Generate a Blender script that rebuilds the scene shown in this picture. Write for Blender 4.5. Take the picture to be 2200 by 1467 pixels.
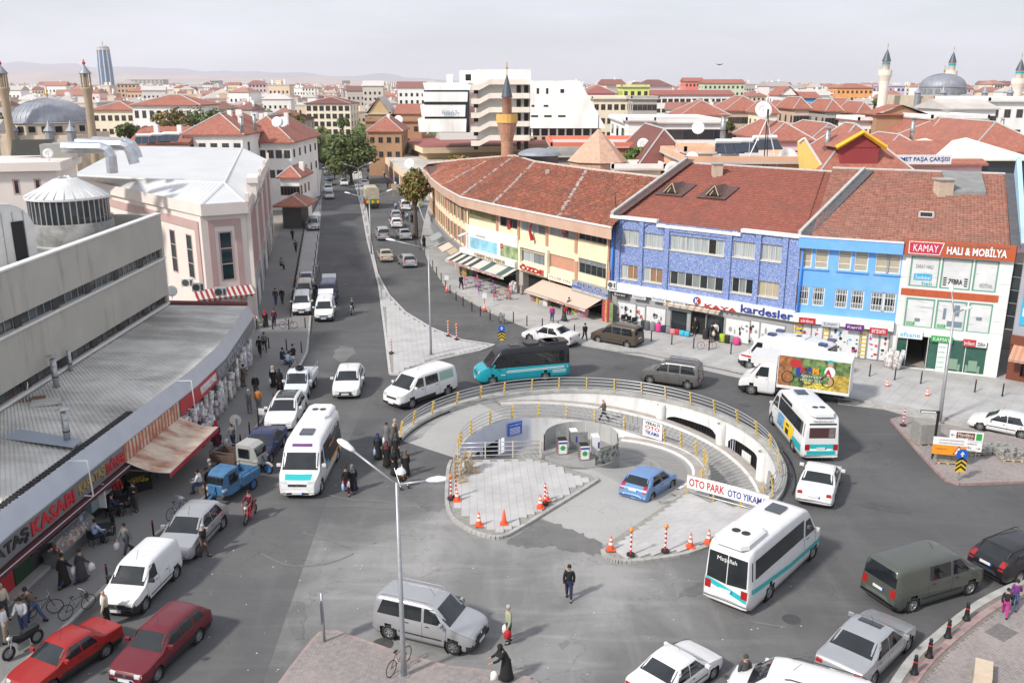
import bpy,bmesh,math,random
from math import sin,cos,pi,radians as R,hypot,atan2,sqrt
from mathutils import Vector as V,Matrix,geometry,noise as mnoise
from mathutils.bvhtree import BVHTree
S=bpy.context.scene
for o in list(bpy.data.objects):bpy.data.objects.remove(o)
COL=S.collection
# ------------------------- camera, sky, sun, exposure
F,CX,CY,HOR,CAMH=1940.0,1100.0,733.5,180.0,21.5
TH=math.atan((CY-HOR)/F)
cam=bpy.data.cameras.new('camera');camo=bpy.data.objects.new('camera',cam);COL.objects.link(camo)
camo.location=(0,0,CAMH);camo.rotation_euler=(pi/2-TH,0,0)
cam.sensor_width=36;cam.lens=36*F/2200;cam.clip_start=.2;cam.clip_end=60000
S.camera=camo
SUN_EL,SUN_AZ=40.0,232.0
w=bpy.data.worlds.new('World');S.world=w;w.use_nodes=True
nt=w.node_tree;nt.nodes.clear()
N=lambda t,k:t.nodes.new(k)
out=N(nt,'ShaderNodeOutputWorld');bg=N(nt,'ShaderNodeBackground');sky=N(nt,'ShaderNodeTexSky')
sky.sky_type='NISHITA';sky.sun_disc=False;sky.sun_elevation=R(SUN_EL);sky.sun_rotation=R(SUN_AZ)
sky.air_density=1.0;sky.dust_density=2.0;sky.ozone_density=1.5
tc=N(nt,'ShaderNodeTexCoord');mp=N(nt,'ShaderNodeMapping');mp.inputs['Scale'].default_value=(1.2,1.2,7)
nz=N(nt,'ShaderNodeTexNoise');nz.inputs['Scale'].default_value=2.2;nz.inputs['Detail'].default_value=7;nz.inputs['Roughness'].default_value=.55
cr=N(nt,'ShaderNodeMapRange');cr.inputs['From Min'].default_value=.36;cr.inputs['From Max'].default_value=.66
cr.inputs['To Min'].default_value=.58;cr.inputs['To Max'].default_value=.97
mx=N(nt,'ShaderNodeMixRGB');mx.inputs['Color2'].default_value=(7.6,7.8,8.5,1)
nt.links.new(tc.outputs['Generated'],mp.inputs['Vector']);nt.links.new(mp.outputs['Vector'],nz.inputs['Vector'])
nt.links.new(nz.outputs['Fac'],cr.inputs['Value']);nt.links.new(cr.outputs['Result'],mx.inputs['Fac'])
nt.links.new(sky.outputs['Color'],mx.inputs['Color1']);nt.links.new(mx.outputs['Color'],bg.inputs['Color'])
bg.inputs['Strength'].default_value=.10;nt.links.new(bg.outputs['Background'],out.inputs['Surface'])
sl=bpy.data.lights.new('sun','SUN');slo=bpy.data.objects.new('sun',sl);COL.objects.link(slo)
sl.energy=3.4;sl.angle=R(5);sl.color=(1,.95,.88)
az,el=R(SUN_AZ),R(SUN_EL)
sund=V((sin(az)*cos(el),cos(az)*cos(el),sin(el)))
slo.rotation_euler=sund.to_track_quat('Z','Y').to_euler();slo.location=(-60,-60,120)
vs=S.view_settings;vs.view_transform='Standard';vs.look='None';vs.exposure=.31;vs.gamma=1;vs.use_curve_mapping=False
S.render.engine='CYCLES';S.cycles.max_bounces=5;S.cycles.diffuse_bounces=2;S.cycles.glossy_bounces=2;S.cycles.transmission_bounces=2;S.cycles.volume_bounces=2
# ------------------------- helpers
rng=random.Random(7)
def ray(px,py):
 u,v=px-CX,py-CY
 return V((u,F*cos(TH)-v*sin(TH),-(F*sin(TH)+v*cos(TH))))
def at(px,py,z=0.0):
 d=ray(px,py);k=(z-CAMH)/d.z
 return V((d.x*k,d.y*k,z))
def zat(p,py):
 d=ray(CX,py);return CAMH+p[1]*d.z/d.y
def atd(px,py,y):
 d=ray(px,py);k=y/d.y;return V((d.x*k,y,CAMH+d.z*k))
class MB:
 def __init__(s):s.v=[];s.f=[];s.m=[]
 def add(s,pts,faces,mi=0):
  b=len(s.v);s.v+=[tuple(p)for p in pts]
  for f in faces:s.f.append(tuple(b+i for i in f));s.m.append(mi)
  return s
 def poly(s,pts,mi=0):return s.add(pts,[tuple(range(len(pts)))],mi)
 def box(s,c,d,rz=0,mi=0,M=None):
  x,y,z=d[0]/2,d[1]/2,d[2]/2
  p=[V((a*x,b*y,e*z))for e in(-1,1)for b in(-1,1)for a in(-1,1)]
  if M is None:M=Matrix.Translation(V(c))@Matrix.Rotation(rz,4,'Z')
  else:M=M@Matrix.Translation(V(c))@Matrix.Rotation(rz,4,'Z')
  return s.add([M@q for q in p],[(0,2,3,1),(4,5,7,6),(0,1,5,4),(1,3,7,5),(3,2,6,7),(2,0,4,6)],mi)
 def bx(s,x0,y0,z0,x1,y1,z1,mi=0):return s.box(((x0+x1)/2,(y0+y1)/2,(z0+z1)/2),(abs(x1-x0),abs(y1-y0),abs(z1-z0)),0,mi)
 def prism(s,pl,z0,z1,mi=0,mt=None,bottom=False):
  n=len(pl)
  a=sum(pl[i][0]*pl[(i+1)%n][1]-pl[(i+1)%n][0]*pl[i][1]for i in range(n))
  if a<0:pl=pl[::-1]
  lo=[(p[0],p[1],z0)for p in pl];hi=[(p[0],p[1],z1)for p in pl]
  s.add(lo+hi,[(i,(i+1)%n,n+(i+1)%n,n+i)for i in range(n)],mi)
  s.add(hi,[tuple(range(n))],mi if mt is None else mt)
  if bottom:s.add(lo,[tuple(range(n-1,-1,-1))],mi)
  return s
 def tube(s,pts,r,n=6,mi=0,caps=True,closed=False):
  pts=[V(p)for p in pts];m=len(pts);rr=r if isinstance(r,(list,tuple))else[r]*m
  base=len(s.v);up=None
  for i,p in enumerate(pts):
   if closed:t=(pts[(i+1)%m]-pts[i-1])
   else:t=pts[min(i+1,m-1)]-pts[max(i-1,0)]
   t.normalize()
   a=V((0,0,1))if abs(t.z)<.95 else V((1,0,0))
   if up is None:up=(a-t*a.dot(t)).normalized()
   else:
    up=up-t*up.dot(t)
    up=up.normalized()if up.length>1e-5 else(a-t*a.dot(t)).normalized()
   b=t.cross(up)
   for k in range(n):
    q=2*pi*k/n;s.v.append(tuple(p+(up*cos(q)+b*sin(q))*rr[i]))
  for i in range(m if closed else m-1):
   j=(i+1)%m
   for k in range(n):
    l=(k+1)%n;s.f.append((base+i*n+k,base+i*n+l,base+j*n+l,base+j*n+k));s.m.append(mi)
  if caps and not closed:
   s.f.append(tuple(base+k for k in range(n-1,-1,-1)));s.m.append(mi)
   s.f.append(tuple(base+(m-1)*n+k for k in range(n)));s.m.append(mi)
  return s
 def lathe(s,prof,n=12,c=(0,0,0),mi=0,M=None,a0=0,a1=2*pi):
  full=abs(a1-a0-2*pi)<1e-6;cnt=n if full else n+1;base=len(s.v)
  for(r,z)in prof:
   for k in range(cnt):
    q=a0+(a1-a0)*k/n;p=V((r*cos(q),r*sin(q),z))
    if M is not None:p=M@p
    s.v.append(tuple(p+V(c)))
  for i in range(len(prof)-1):
   for k in range(n):
    l=(k+1)%cnt;a,b,e,d=base+i*cnt+k,base+i*cnt+l,base+(i+1)*cnt+l,base+(i+1)*cnt+k
    s.f.append((a,b,e,d));s.m.append(mi)
  return s
 def cyl(s,c,r,h,n=10,mi=0,r2=None):
  r2=r if r2 is None else r2
  s.lathe([(0.0001,0),(r,0),(r2,h),(0.0001,h)],n,c,mi);return s
 def ball(s,c,r,n=8,mi=0,sc=(1,1,1)):
  m=n//2
  M=Matrix.Diagonal((sc[0],sc[1],sc[2],1))
  return s.lathe([(max(r*sin(pi*i/m),.0004),-r*cos(pi*i/m))for i in range(m+1)],n,c,mi,M)
 def loft(s,rings,mi=0,caps=True):
  n=len(rings[0]);base=len(s.v)
  for r_ in rings:s.v+=[tuple(p)for p in r_]
  for i in range(len(rings)-1):
   for k in range(n):
    l=(k+1)%n;s.f.append((base+i*n+k,base+i*n+l,base+(i+1)*n+l,base+(i+1)*n+k));s.m.append(mi)
  if caps:
   s.f.append(tuple(base+k for k in range(n-1,-1,-1)));s.m.append(mi)
   s.f.append(tuple(base+(len(rings)-1)*n+k for k in range(n)));s.m.append(mi)
  return s
 def xf(s,M):s.v=[tuple(M@V(p))for p in s.v];return s
 def join(s,o,M=None,mi=None):
  b=len(s.v);s.v+=[tuple(M@V(p))if M else p for p in o.v]
  s.f+=[tuple(b+i for i in f)for f in o.f];s.m+=o.m if mi is None else[mi]*len(o.m);return s
 def mesh(s,name,mats,smooth=False):
  me=bpy.data.meshes.new(name);me.from_pydata(s.v,[],s.f)
  mats=mats if isinstance(mats,(list,tuple))else[mats]
  for m in mats:me.materials.append(m)
  if len(mats)>1:me.polygons.foreach_set('material_index',s.m)
  if smooth:me.polygons.foreach_set('use_smooth',[True]*len(me.polygons))
  me.update();return me
 def build(s,name,mats,parent=None,smooth=False,loc=None,rz=0,wn=False):
  return ob(name,s.mesh(name,mats,smooth),parent,loc,rz)
def ob(name,me,parent=None,loc=None,rz=0,M=None):
 o=bpy.data.objects.new(name,me);COL.objects.link(o)
 if loc is not None:o.location=loc
 if rz:o.rotation_euler=(0,0,rz)
 if M is not None:o.matrix_world=M
 if parent is not None:o.parent=parent
 return o
def tag(o,label=None,cat=None,group=None,kind=None):
 if label:o['label']=label
 if cat:o['category']=cat
 if group:o['group']=group
 if kind:o['kind']=kind
 return o
def thing(name,label,cat,loc=(0,0,0),rz=0,group=None):
 o=bpy.data.objects.new(name,None);COL.objects.link(o);o.location=loc;o.rotation_euler=(0,0,rz);o.empty_display_size=.2
 return tag(o,label,cat,group)
KIDS={}
def copy_tree(o,parent=None):
 c=o.copy();COL.objects.link(c)
 if parent is not None:c.parent=parent
 for ch in list(o.children):copy_tree(ch,c)
 return c
def dup(o,label,loc,rz=0,sc=None,group=None):
 c=copy_tree(o);c.location=loc;c.rotation_euler=(0,0,rz)
 if sc is not None:c.scale=(sc,sc,sc)if not isinstance(sc,tuple)else sc
 if label:c['label']=label
 if group:c['group']=group
 return c
 # ------------------------- materials
MT={}
def M(name,col,rough=.7,metal=0.0,var=0.0,scale=3.0,bump=0.0,detail=4,coat=0.0,spec=.5,stain=None,emis=None,stretch=None):
 if name in MT:return MT[name]
 m=bpy.data.materials.new(name);MT[name]=m;m.use_nodes=True;t=m.node_tree;b=t.nodes['Principled BSDF']
 b.inputs['Base Color'].default_value=(*col,1);b.inputs['Roughness'].default_value=rough;b.inputs['Metallic'].default_value=metal
 b.inputs['Specular IOR Level'].default_value=spec
 if coat:b.inputs['Coat Weight'].default_value=coat;b.inputs['Coat Roughness'].default_value=.05
 if emis:b.inputs['Emission Color'].default_value=(*emis[:3],1);b.inputs['Emission Strength'].default_value=emis[3]
 if var or bump or stain:
  g=N(t,'ShaderNodeNewGeometry');n1=N(t,'ShaderNodeTexNoise');n1 .inputs['Scale'].default_value=scale;n1 .inputs['Detail'].default_value=detail
  vec=g.outputs['Position']
  if stretch:
   q=N(t,'ShaderNodeMapping');q.inputs['Scale'].default_value=stretch;t.links.new(vec,q.inputs['Vector']);vec=q.outputs['Vector']
  t.links.new(vec,n1 .inputs['Vector'])
  r=N(t,'ShaderNodeMapRange');r.inputs['From Min'].default_value=.3;r.inputs['From Max'].default_value=.7
  r.inputs['To Min'].default_value=1-var;r.inputs['To Max'].default_value=1+var
  t.links.new(n1 .outputs['Fac'],r.inputs['Value'])
  mu=N(t,'ShaderNodeVectorMath');mu.operation='SCALE';mu.inputs[0].default_value=col
  t.links.new(r.outputs['Result'],mu.inputs['Scale']);colout=mu.outputs['Vector']
  if stain:
   sc,c2,lo,hi,amt=stain[:5];st=stain[5]if len(stain)>5 else None
   n2=N(t,'ShaderNodeTexNoise');n2 .inputs['Scale'].default_value=sc;n2 .inputs['Detail'].default_value=6;n2 .inputs['Roughness'].default_value=.6
   v2=g.outputs['Position']
   if st:q=N(t,'ShaderNodeMapping');q.inputs['Scale'].default_value=st;t.links.new(v2,q.inputs['Vector']);v2=q.outputs['Vector']
   t.links.new(v2,n2 .inputs['Vector'])
   r2=N(t,'ShaderNodeMapRange');r2 .inputs['From Min'].default_value=lo;r2 .inputs['From Max'].default_value=hi;r2 .inputs['To Max'].default_value=amt
   t.links.new(n2 .outputs['Fac'],r2 .inputs['Value'])
   x=N(t,'ShaderNodeMixRGB');x.inputs['Color2'].default_value=(*c2,1);t.links.new(r2 .outputs['Result'],x.inputs['Fac']);t.links.new(colout,x.inputs['Color1']);colout=x.outputs['Color']
  t.links.new(colout,b.inputs['Base Color'])
  if bump:
   bu=N(t,'ShaderNodeBump');bu.inputs['Strength'].default_value=bump;bu.inputs['Distance'].default_value=.03
   t.links.new(n1 .outputs['Fac'],bu.inputs['Height']);t.links.new(bu.outputs['Normal'],b.inputs['Normal'])
 return m
def hexc(r,g,b):
 f=lambda c:(c/255/12.92)if c/255<=.04045 else((c/255+.055)/1.055)**2.4
 return(f(r),f(g),f(b))
WHITE=M('white_paint',(.74,.74,.73),.55,var=.06,scale=1.5)
PLASTIC=M('black_plastic',(.022,.022,.024),.55)
RUBBER=M('rubber',(.02,.02,.021),.85)
STEEL=M('galvanised_steel',(.42,.43,.44),.42,.75,var=.12,scale=5)
DARK=M('dark_interior',(.012,.012,.013),.8)
GLASS=M('window_glass',(.025,.032,.036),.06,0,spec=.6,var=.25,scale=.4)
BLACKM=M('black_metal',(.02,.02,.022),.45,.3)
CONC=M('concrete',(.36,.355,.34),.85,var=.12,scale=1.2,stain=(.6,(.22,.215,.2),.5,.75,.6))
CHROME=M('chrome',(.6,.6,.6),.2,1)
# ------------------------- lettering
def text(s,mat,parent,M4,w=None,h=None,ex=.02,name='lettering',bold=.0,align='C',sx=None):
 c=bpy.data.curves.new('txt','FONT');c.body=s;c.size=1;c.extrude=.5;c.offset=bold;c.resolution_u=2
 o=bpy.data.objects.new('txt',c);COL.objects.link(o)
 me=bpy.data.meshes.new_from_object(o.evaluated_get(bpy.context.evaluated_depsgraph_get()))
 bpy.data.objects.remove(o);bpy.data.curves.remove(c)
 xs=[v.co.x for v in me.vertices];ys=[v.co.y for v in me.vertices]
 if not xs:return None
 x0,x1,y0,y1=min(xs),max(xs),min(ys),max(ys)
 ky=(h/(y1-y0))if h else None;kx=(w/(x1-x0))if w else ky
 ky=ky or kx
 for v in me.vertices:v.co=V(((v.co.x-(x0+x1)/2)*kx,(v.co.y-(y0+y1)/2)*ky,(v.co.z+.5)*ex))
 me.materials.clear();me.materials.append(mat);me.name=name
 o=ob(name,me);o.matrix_world=M4
 if parent is not None:o.parent=parent;o.matrix_parent_inverse=Matrix.Identity(4);o.matrix_basis=M4
 return o
def frame(o,ux,uz):
 x=V(ux).normalized();y=V(uz).normalized();z=x.cross(y)
 m=Matrix((x,y,z)).transposed().to_4x4();m.translation=V(o);return m
 # ------------------------- ground, roads, pavements
RC=V((4.18,50.31,0))
def pol(r,t,z=0.0):return V((RC.x+r*cos(R(t)),RC.y+r*sin(R(t)),z))
def arc(r,a,b,n,z=0.0):return[pol(r,a+(b-a)*i/n,z)for i in range(n+1)]
HOLE=arc(11.3,-42,130,46)+arc(7.4,130,180,16)+[RC+V(q)for q in((-2.3,-.4,0),(-1.7,-1.3,0),(.5,-2.0,0),(3.6,-6.2,0),(5.4,-5.5,0))]
def sheet(name,outer,z,mat,holes=(),kind='structure',n=None):
 loops=[[V((p[0],p[1],0))for p in outer]]+[[V((p[0],p[1],0))for p in h]for h in holes]
 flat=[p for l in loops for p in l];tri=geometry.tessellate_polygon(loops)
 mb=MB();fs=[]
 for t in tri:
  a,b,c=(flat[i]for i in t)
  fs.append(t if(b-a).cross(c-a).z>0 else t[::-1])
 mb.add([(p.x,p.y,z)for p in flat],fs)
 o=mb.build(name,mat);o['kind']=kind;return o
def asphalt(name,base,dustc,dust0,dust1,centre=None,rad=18):
 m=bpy.data.materials.new(name);m.use_nodes=True;t=m.node_tree;b=t.nodes['Principled BSDF'];L=t.links.new
 g=N(t,'ShaderNodeNewGeometry')
 def noise(sc,det,rough=.55,st=None,dist=0):
  n=N(t,'ShaderNodeTexNoise');n.inputs['Scale'].default_value=sc;n.inputs['Detail'].default_value=det;n.inputs['Roughness'].default_value=rough;n.inputs['Distortion'].default_value=dist
  v=g.outputs['Position']
  if st:q=N(t,'ShaderNodeMapping');q.inputs['Scale'].default_value=st[:3];q.inputs['Rotation'].default_value=(0,0,R(st[3]));L(v,q.inputs['Vector']);v=q.outputs['Vector']
  L(v,n.inputs['Vector']);return n.outputs['Fac']
 def mr(v,a,b_,c,d):
  r=N(t,'ShaderNodeMapRange');r.inputs[1].default_value=a;r.inputs[2].default_value=b_;r.inputs[3].default_value=c;r.inputs[4].default_value=d;L(v,r.inputs[0]);return r.outputs[0]
 def mixc(f,a,c):
  x=N(t,'ShaderNodeMixRGB');L(f,x.inputs[0])
  if isinstance(a,tuple):x.inputs[1].default_value=(*a,1)
  else:L(a,x.inputs[1])
  if isinstance(c,tuple):x.inputs[2].default_value=(*c,1)
  else:L(c,x.inputs[2])
  return x.outputs[0]
 def mth(op,a,c):
  x=N(t,'ShaderNodeMath');x.operation=op;x.use_clamp=op!='ADD'
  for i,q in enumerate((a,c)):
   if isinstance(q,(int,float)):x.inputs[i].default_value=q
   else:L(q,x.inputs[i])
  return x.outputs[0]
 fine=noise(26,3,.7);big=noise(.16,6,.6,None,.6);streak=noise(.8,5,.6,(.16,1.1,1,25),.8);streak2=noise(.9,5,.6,(1.0,.12,1,12),.3)
 col=mixc(mr(fine,.3,.75,0,1),tuple(c*.78 for c in base),tuple(c*1.28 for c in base))
 d=mth('ADD',mr(big,.38,.68,0,.62),mth('ADD',mr(streak,.5,.72,0,.3),mr(streak2,.52,.72,0,.22)))
 if centre:
  dist=N(t,'ShaderNodeVectorMath');dist.operation='DISTANCE';dist.inputs[1].default_value=centre;L(g.outputs['Position'],dist.inputs[0])
  near=mr(dist.outputs['Value'],rad*.35,rad,dust1,dust0)
  d=mth('MULTIPLY',mth('ADD',d,mr(dist.outputs['Value'],rad*.3,rad,.46,0)),near)
 else:d=mth('MULTIPLY',d,dust0)
 col=mixc(d,col,dustc)
 specks=noise(5.5,2,.9);col=mixc(mr(specks,.76,.79,0,.35),col,tuple(min(1,c*1.9)for c in dustc))
 spots=noise(1.7,3,.5);col=mixc(mr(spots,.70,.80,0,.55),col,tuple(c*.5 for c in base))
 vo=N(t,'ShaderNodeTexVoronoi');vo.feature='DISTANCE_TO_EDGE';vo.inputs['Scale'].default_value=.22;wv=N(t,'ShaderNodeVectorMath');wv.operation='MULTIPLY_ADD';nn=N(t,'ShaderNodeTexNoise');nn.inputs['Scale'].default_value=.9;nn.inputs['Detail'].default_value=5;L(g.outputs['Position'],nn.inputs['Vector']);L(nn.outputs['Color'],wv.inputs[0]);wv.inputs[1].default_value=(3.5,3.5,0);L(g.outputs['Position'],wv.inputs[2]);L(wv.outputs[0],vo.inputs['Vector'])
 col=mixc(mth('MULTIPLY',mr(vo.outputs['Distance'],.0,.010,.36,0),mr(big,.4,.55,0,1)),col,tuple(c*.35 for c in base))
 col=mixc(mr(noise(3.2,6,.75,None,1.5),.55,.75,0,.28),col,tuple(c*.6 for c in base))
 L(col,b.inputs['Base Color']);b.inputs['Roughness'].default_value=.9
 bu=N(t,'ShaderNodeBump');bu.inputs['Strength'].default_value=.35;bu.inputs['Distance'].default_value=.01;L(fine,bu.inputs['Height']);L(bu.outputs['Normal'],b.inputs['Normal'])
 return m
ASPH=asphalt('asphalt',(.074,.074,.076),(.29,.287,.28),.26,.95,(-.5,36.5,0),16)
ASPH_OLD=asphalt('old_asphalt',(.088,.088,.09),(.2,.198,.192),.5,.5)
GRAVEL=asphalt('dark_rough_asphalt',(.10,.10,.10),(.27,.265,.26),.8,.5)
APRON=asphalt('dusty_concrete',(.34,.335,.325),(.47,.46,.44),.5,.5)
LOT=asphalt('grey_pavement',(.19,.187,.183),(.24,.235,.225),.45,.5)
TERR=M('city_ground',(.26,.235,.21),.95,var=.3,scale=.02,stain=(.006,(.16,.13,.11),.45,.65,.7))
PAVER=M('light_paver',(.44,.435,.43),.85,var=.10,scale=.9,stain=(.35,(.29,.28,.26),.5,.78,.5),bump=.15)
BED=M('sand_bedding',(.27,.26,.235),.95,var=.2,scale=6,bump=.4)
KERB=M('kerb_concrete',(.38,.375,.355),.85,var=.16,scale=2,stain=(1.1,(.2,.195,.18),.5,.72,.65),bump=.2)
REDP=M('red_paving_brick',(.262,.236,.228),.88,var=.16,scale=5,stain=(.4,(.36,.31,.285),.45,.72,.75))
REDK=M('red_kerb_paint',(.30,.20,.19),.8,var=.2,scale=3,stain=(.8,(.36,.33,.31),.45,.7,.7))
JOINT=M('paving_joint',(.19,.165,.15),.95,var=.15,scale=4)
sheet('ground',[(-9000,5),(9000,5),(9000,24000),(-9000,24000)],-.012,TERR,[HOLE])
ROADP=[(-30,12),(60,12),(75,60),(34,66),(10,84),(-1.5,98),(-11,150),(-24,235),(-40,420),(-100,420),(-58,260),(-41,170),(-30,120),(-23,82),(-21,40)]
sheet('road',ROADP,0,ASPH,[HOLE])
sheet('street',[(-40,420),(-100,420),(-140,640),(-96,640)],0,ASPH)
def pix(*a,z=0.0):return[at(x,y,z)for x,y in a]
def raised(name,poly,z,mat,kerb=True,kmat=None,kw=.16,kh=None,closed=True,kerblen=1.0,only=None,side=None):
 """a pavement slab with a row of kerb stones along its edge; each stone is a part"""
 mb=MB();P_=[V((p[0],p[1],0))for p in poly]
 a=sum(P_[i].x*P_[(i+1)%len(P_)].y-P_[(i+1)%len(P_)].x*P_[i].y for i in range(len(P_)))
 if a<0:P_=P_[::-1]
 mb.prism(P_,-.3,z,0);o=mb.build(name,mat);o['kind']='structure'
 return o
def kerbrow(pts,parent,z,h=.0,kw=.17,L=1.0,mat=None,closed=False,maxn=140,bot=-.05):
 pts=[V((p[0],p[1],0))for p in pts]
 seg=[];n=len(pts);pool=list(range(n if closed else n-1))
 dense=[pts[0]]
 for i in pool:
  a,b=pts[i],pts[(i+1)%n];d=(b-a).length;k=max(1,round(d/L))
  for j in range(1,k+1):dense.append(a+(b-a)*(j/k))
 rest=MB();cnt=0
 for a,b in zip(dense,dense[1:]):
  d=b-a
  if d.length<.05:continue
  m=MB();m.box((0,0,(z+h+bot)/2),(d.length-.015,kw,z+h-bot))
  mid=(a+b)/2;ang=atan2(d.y,d.x);zz=rng.uniform(-.006,.006)
  if cnt<maxn:m.build('kerb_stone',mat or KERB,parent,loc=(mid.x,mid.y,zz),rz=ang)
  else:rest.join(m,Matrix.Translation((mid.x,mid.y,zz))@Matrix.Rotation(ang,4,'Z'))
  cnt+=1
 if rest.v:rest.build('kerb_stone',mat or KERB,parent)['kind']='stuff'
def inside(p,poly):
 c=False;n=len(poly)
 for i in range(n):
  a,b=poly[i],poly[i-1]
  if(a[1]>p[1])!=(b[1]>p[1])and p[0]<(b[0]-a[0])*(p[1]-a[1])/(b[1]-a[1])+a[0]:c=not c
 return c
def smooth_line(pts,n=6):
 pts=[V(p)for p in pts];q=[pts[0]]+pts+[pts[-1]];o=[]
 for i in range(1,len(q)-2):
  a,b,c,d=q[i-1],q[i],q[i+1],q[i+2]
  for k in range(n):
   t=k/n;o.append(.5*((2*b)+(c-a)*t+(2*a-5*b+4*c-d)*t*t+(3*b-a-3*c+d)*t**3))
 return o+[pts[-1]]
PSH={}
def pavers(parent,poly,ang,pw,pl,z,mat,th=.06,limit=300,gap=.008,stag=True,name='paver',far=None,keep=lambda c:True):
 """whole pavers laid over the polygon (joints open, uneven by a few mm); past the limit they join one mesh"""
 poly=[V((p[0],p[1],0))for p in poly]
 cx=sum(p.x for p in poly)/len(poly);cy=sum(p.y for p in poly)/len(poly)
 ca,sa=cos(ang),sin(ang);ext=max((p-V((cx,cy,0))).length for p in poly)
 key=(pw,pl,th,mat.name)
 if key not in PSH:
  PSH[key]=MB().box((0,0,-th/2),(pw-gap,pl-gap,th)).mesh('paver',mat)
 L=[]
 for i in range(int(-ext/pw)-1,int(ext/pw)+2):
  for j in range(int(-ext/pl)-1,int(ext/pl)+2):
   u,v=(i+.5)*pw,(j+(.5 if(stag and i%2)else 0))*pl
   cs=[V((cx+(u+a*pw/2)*ca-(v+b*pl/2)*sa,cy+(u+a*pw/2)*sa+(v+b*pl/2)*ca,0))for a,b in((-1,-1),(1,-1),(1,1),(-1,1))]
   if all(inside(c,poly)for c in cs):
    c=sum(cs,V())/4
    if keep(c):L.append(c)
 L.sort(key=lambda c:c.length);st=MB()
 for k,c in enumerate(L):
  zz=z+rng.uniform(-.002,.002)
  if k<limit:ob(name,PSH[key],parent,(c.x,c.y,zz),ang+rng.uniform(-.006,.006))
  else:st.box((c.x,c.y,zz-th/2),(pw-gap,pl-gap,th),ang)
 if st.v:st.build(name,mat,parent)['kind']='stuff'
def herring(parent,poly,ang,z,mat,bw=.1,bl=.2):
 """herringbone bricks: thousands of them, one joined mesh"""
 poly=[V((p[0],p[1],0))for p in poly];ext=[min(p.x for p in poly),max(p.x for p in poly),min(p.y for p in poly),max(p.y for p in poly)]
 cx,cy=(ext[0]+ext[1])/2,(ext[2]+ext[3])/2;r=hypot(ext[1]-ext[0],ext[3]-ext[2])/2;ca,sa=cos(ang),sin(ang);mb=MB();g=.008
 n=int(r/bw)+4
 for i in range(-n,n):
  for j in range(-n,n):
   q=(i-j)%4
   if q==0:b=(i*bw,j*bw,bl,bw)
   elif q==2:b=(i*bw,j*bw,bw,bl)
   else:continue
   if q==0:u,v=b[0]+bl/2,b[1]+bw/2
   else:u,v=b[0]+bw/2,b[1]+bl/2-bw
   c=(cx+u*ca-v*sa,cy+u*sa+v*ca)
   if not inside(c,poly):continue
   zz=z+rng.uniform(-.003,.003);h=[(b[2]-g)/2,(b[3]-g)/2]
   pts=[(c[0]+(a*h[0])*ca-(e*h[1])*sa,c[1]+(a*h[0])*sa+(e*h[1])*ca)for a,e in((-1,-1),(1,-1),(1,1),(-1,1))]
   mb.add([(x,y,zz)for x,y in pts]+[(x,y,zz-.02)for x,y in pts],[(0,1,2,3),(0,4,5,1),(1,5,6,2),(2,6,7,3),(3,7,4,0)])
 mb.build('paving_brick',mat,parent)['kind']='stuff'
LK=pix((20,1457),(150,1340),(232,1258),(331,1154),(443,1069),(518,964),(556,913),(603,846),(638,800),(660,757),(667,681))
lp=[V((-26,18,0)),V((-18.9,18,0))]+LK+pix((627,681))+pix((658,485),(686,420),(694,352))+[V((-60,255,0)),V((-40,160,0)),V((-27,95,0)),V((-26,60,0))]
left_pv=raised('left_pavement',lp,.12,LOT);kerbrow([V((-18.9,18,0))]+LK,left_pv,.12,.012,maxn=90,mat=KERB)
kerbrow(pix((627,681),(658,485)),left_pv,.12,.012,maxn=60)
bay=sheet('parking_bay',pix((629,681),(667,681),(687,500),(692,420),(659,485)),.004,APRON)
sheet('old_asphalt_strip',pix((150,1480),(560,1480),(700,1080),(768,905),(800,838),(690,800),(640,850),(560,960),(430,1130),(235,1330)),.004,ASPH_OLD)
MED=pix((838,805),(828,720),(815,620),(803,570),(790,520),(775,440),(758,380),(752,338))+pix((770,338),(777,380),(790,470),(800,540),(811,590),(835,635),(870,672),(925,706),(990,732),(1062,743),(1030,755),(940,775),(858,806))
isl=raised('traffic_island',MED,.12,BED)
kerbrow(MED,isl,.12,.02,kw=.2,closed=True,maxn=160,L=1.0,mat=M('pale_kerb',(.47,.46,.45),.85,var=.12,scale=2))
pavers(isl,[p for p in MED],R(8),.42,.62,.165,PAVER,limit=300)
RK=pix((922,440),(912,478),(905,520),(920,560),(960,620),(1050,670),(1150,712),(1250,742),(1330,756),(1380,758),(1560,794),(1820,856),(2000,892),(2200,942))
rp=pix((838,300),(858,385),(898,440))+RK+[V((52,44,0)),V((60,60,0)),V((30,80,0)),V((8,92,0)),V((-4,112,0)),V((-9,150,0)),V((-20,240,0))]
right_pv=raised('right_pavement',rp,.12,M('pavement_slabs',(.36,.355,.345),.88,var=.12,scale=.7,stain=(.3,(.26,.25,.24),.48,.75,.55)))
kerbrow(RK,right_pv,.12,.012,maxn=110)
kerbrow(pix((838,300),(858,385),(898,440),(912,478)),right_pv,.12,.012,maxn=60)
gut=sheet('gutter_strip',pix((1330,758),(1380,766),(1560,806),(1700,836),(1810,830),(1990,868),(2210,918),(2260,960),(2000,896),(1820,860),(1560,797),(1380,760)),.004,APRON)
sheet('worn_shoulder',pix((1800,838),(1990,884),(2210,938),(2210,975),(2060,925),(1900,880),(1800,868)),.006,M('broken_concrete',(.36,.345,.32),.95,var=.22,scale=2.5,stain=(1.3,(.17,.16,.15),.55,.7,.8)))
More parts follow.
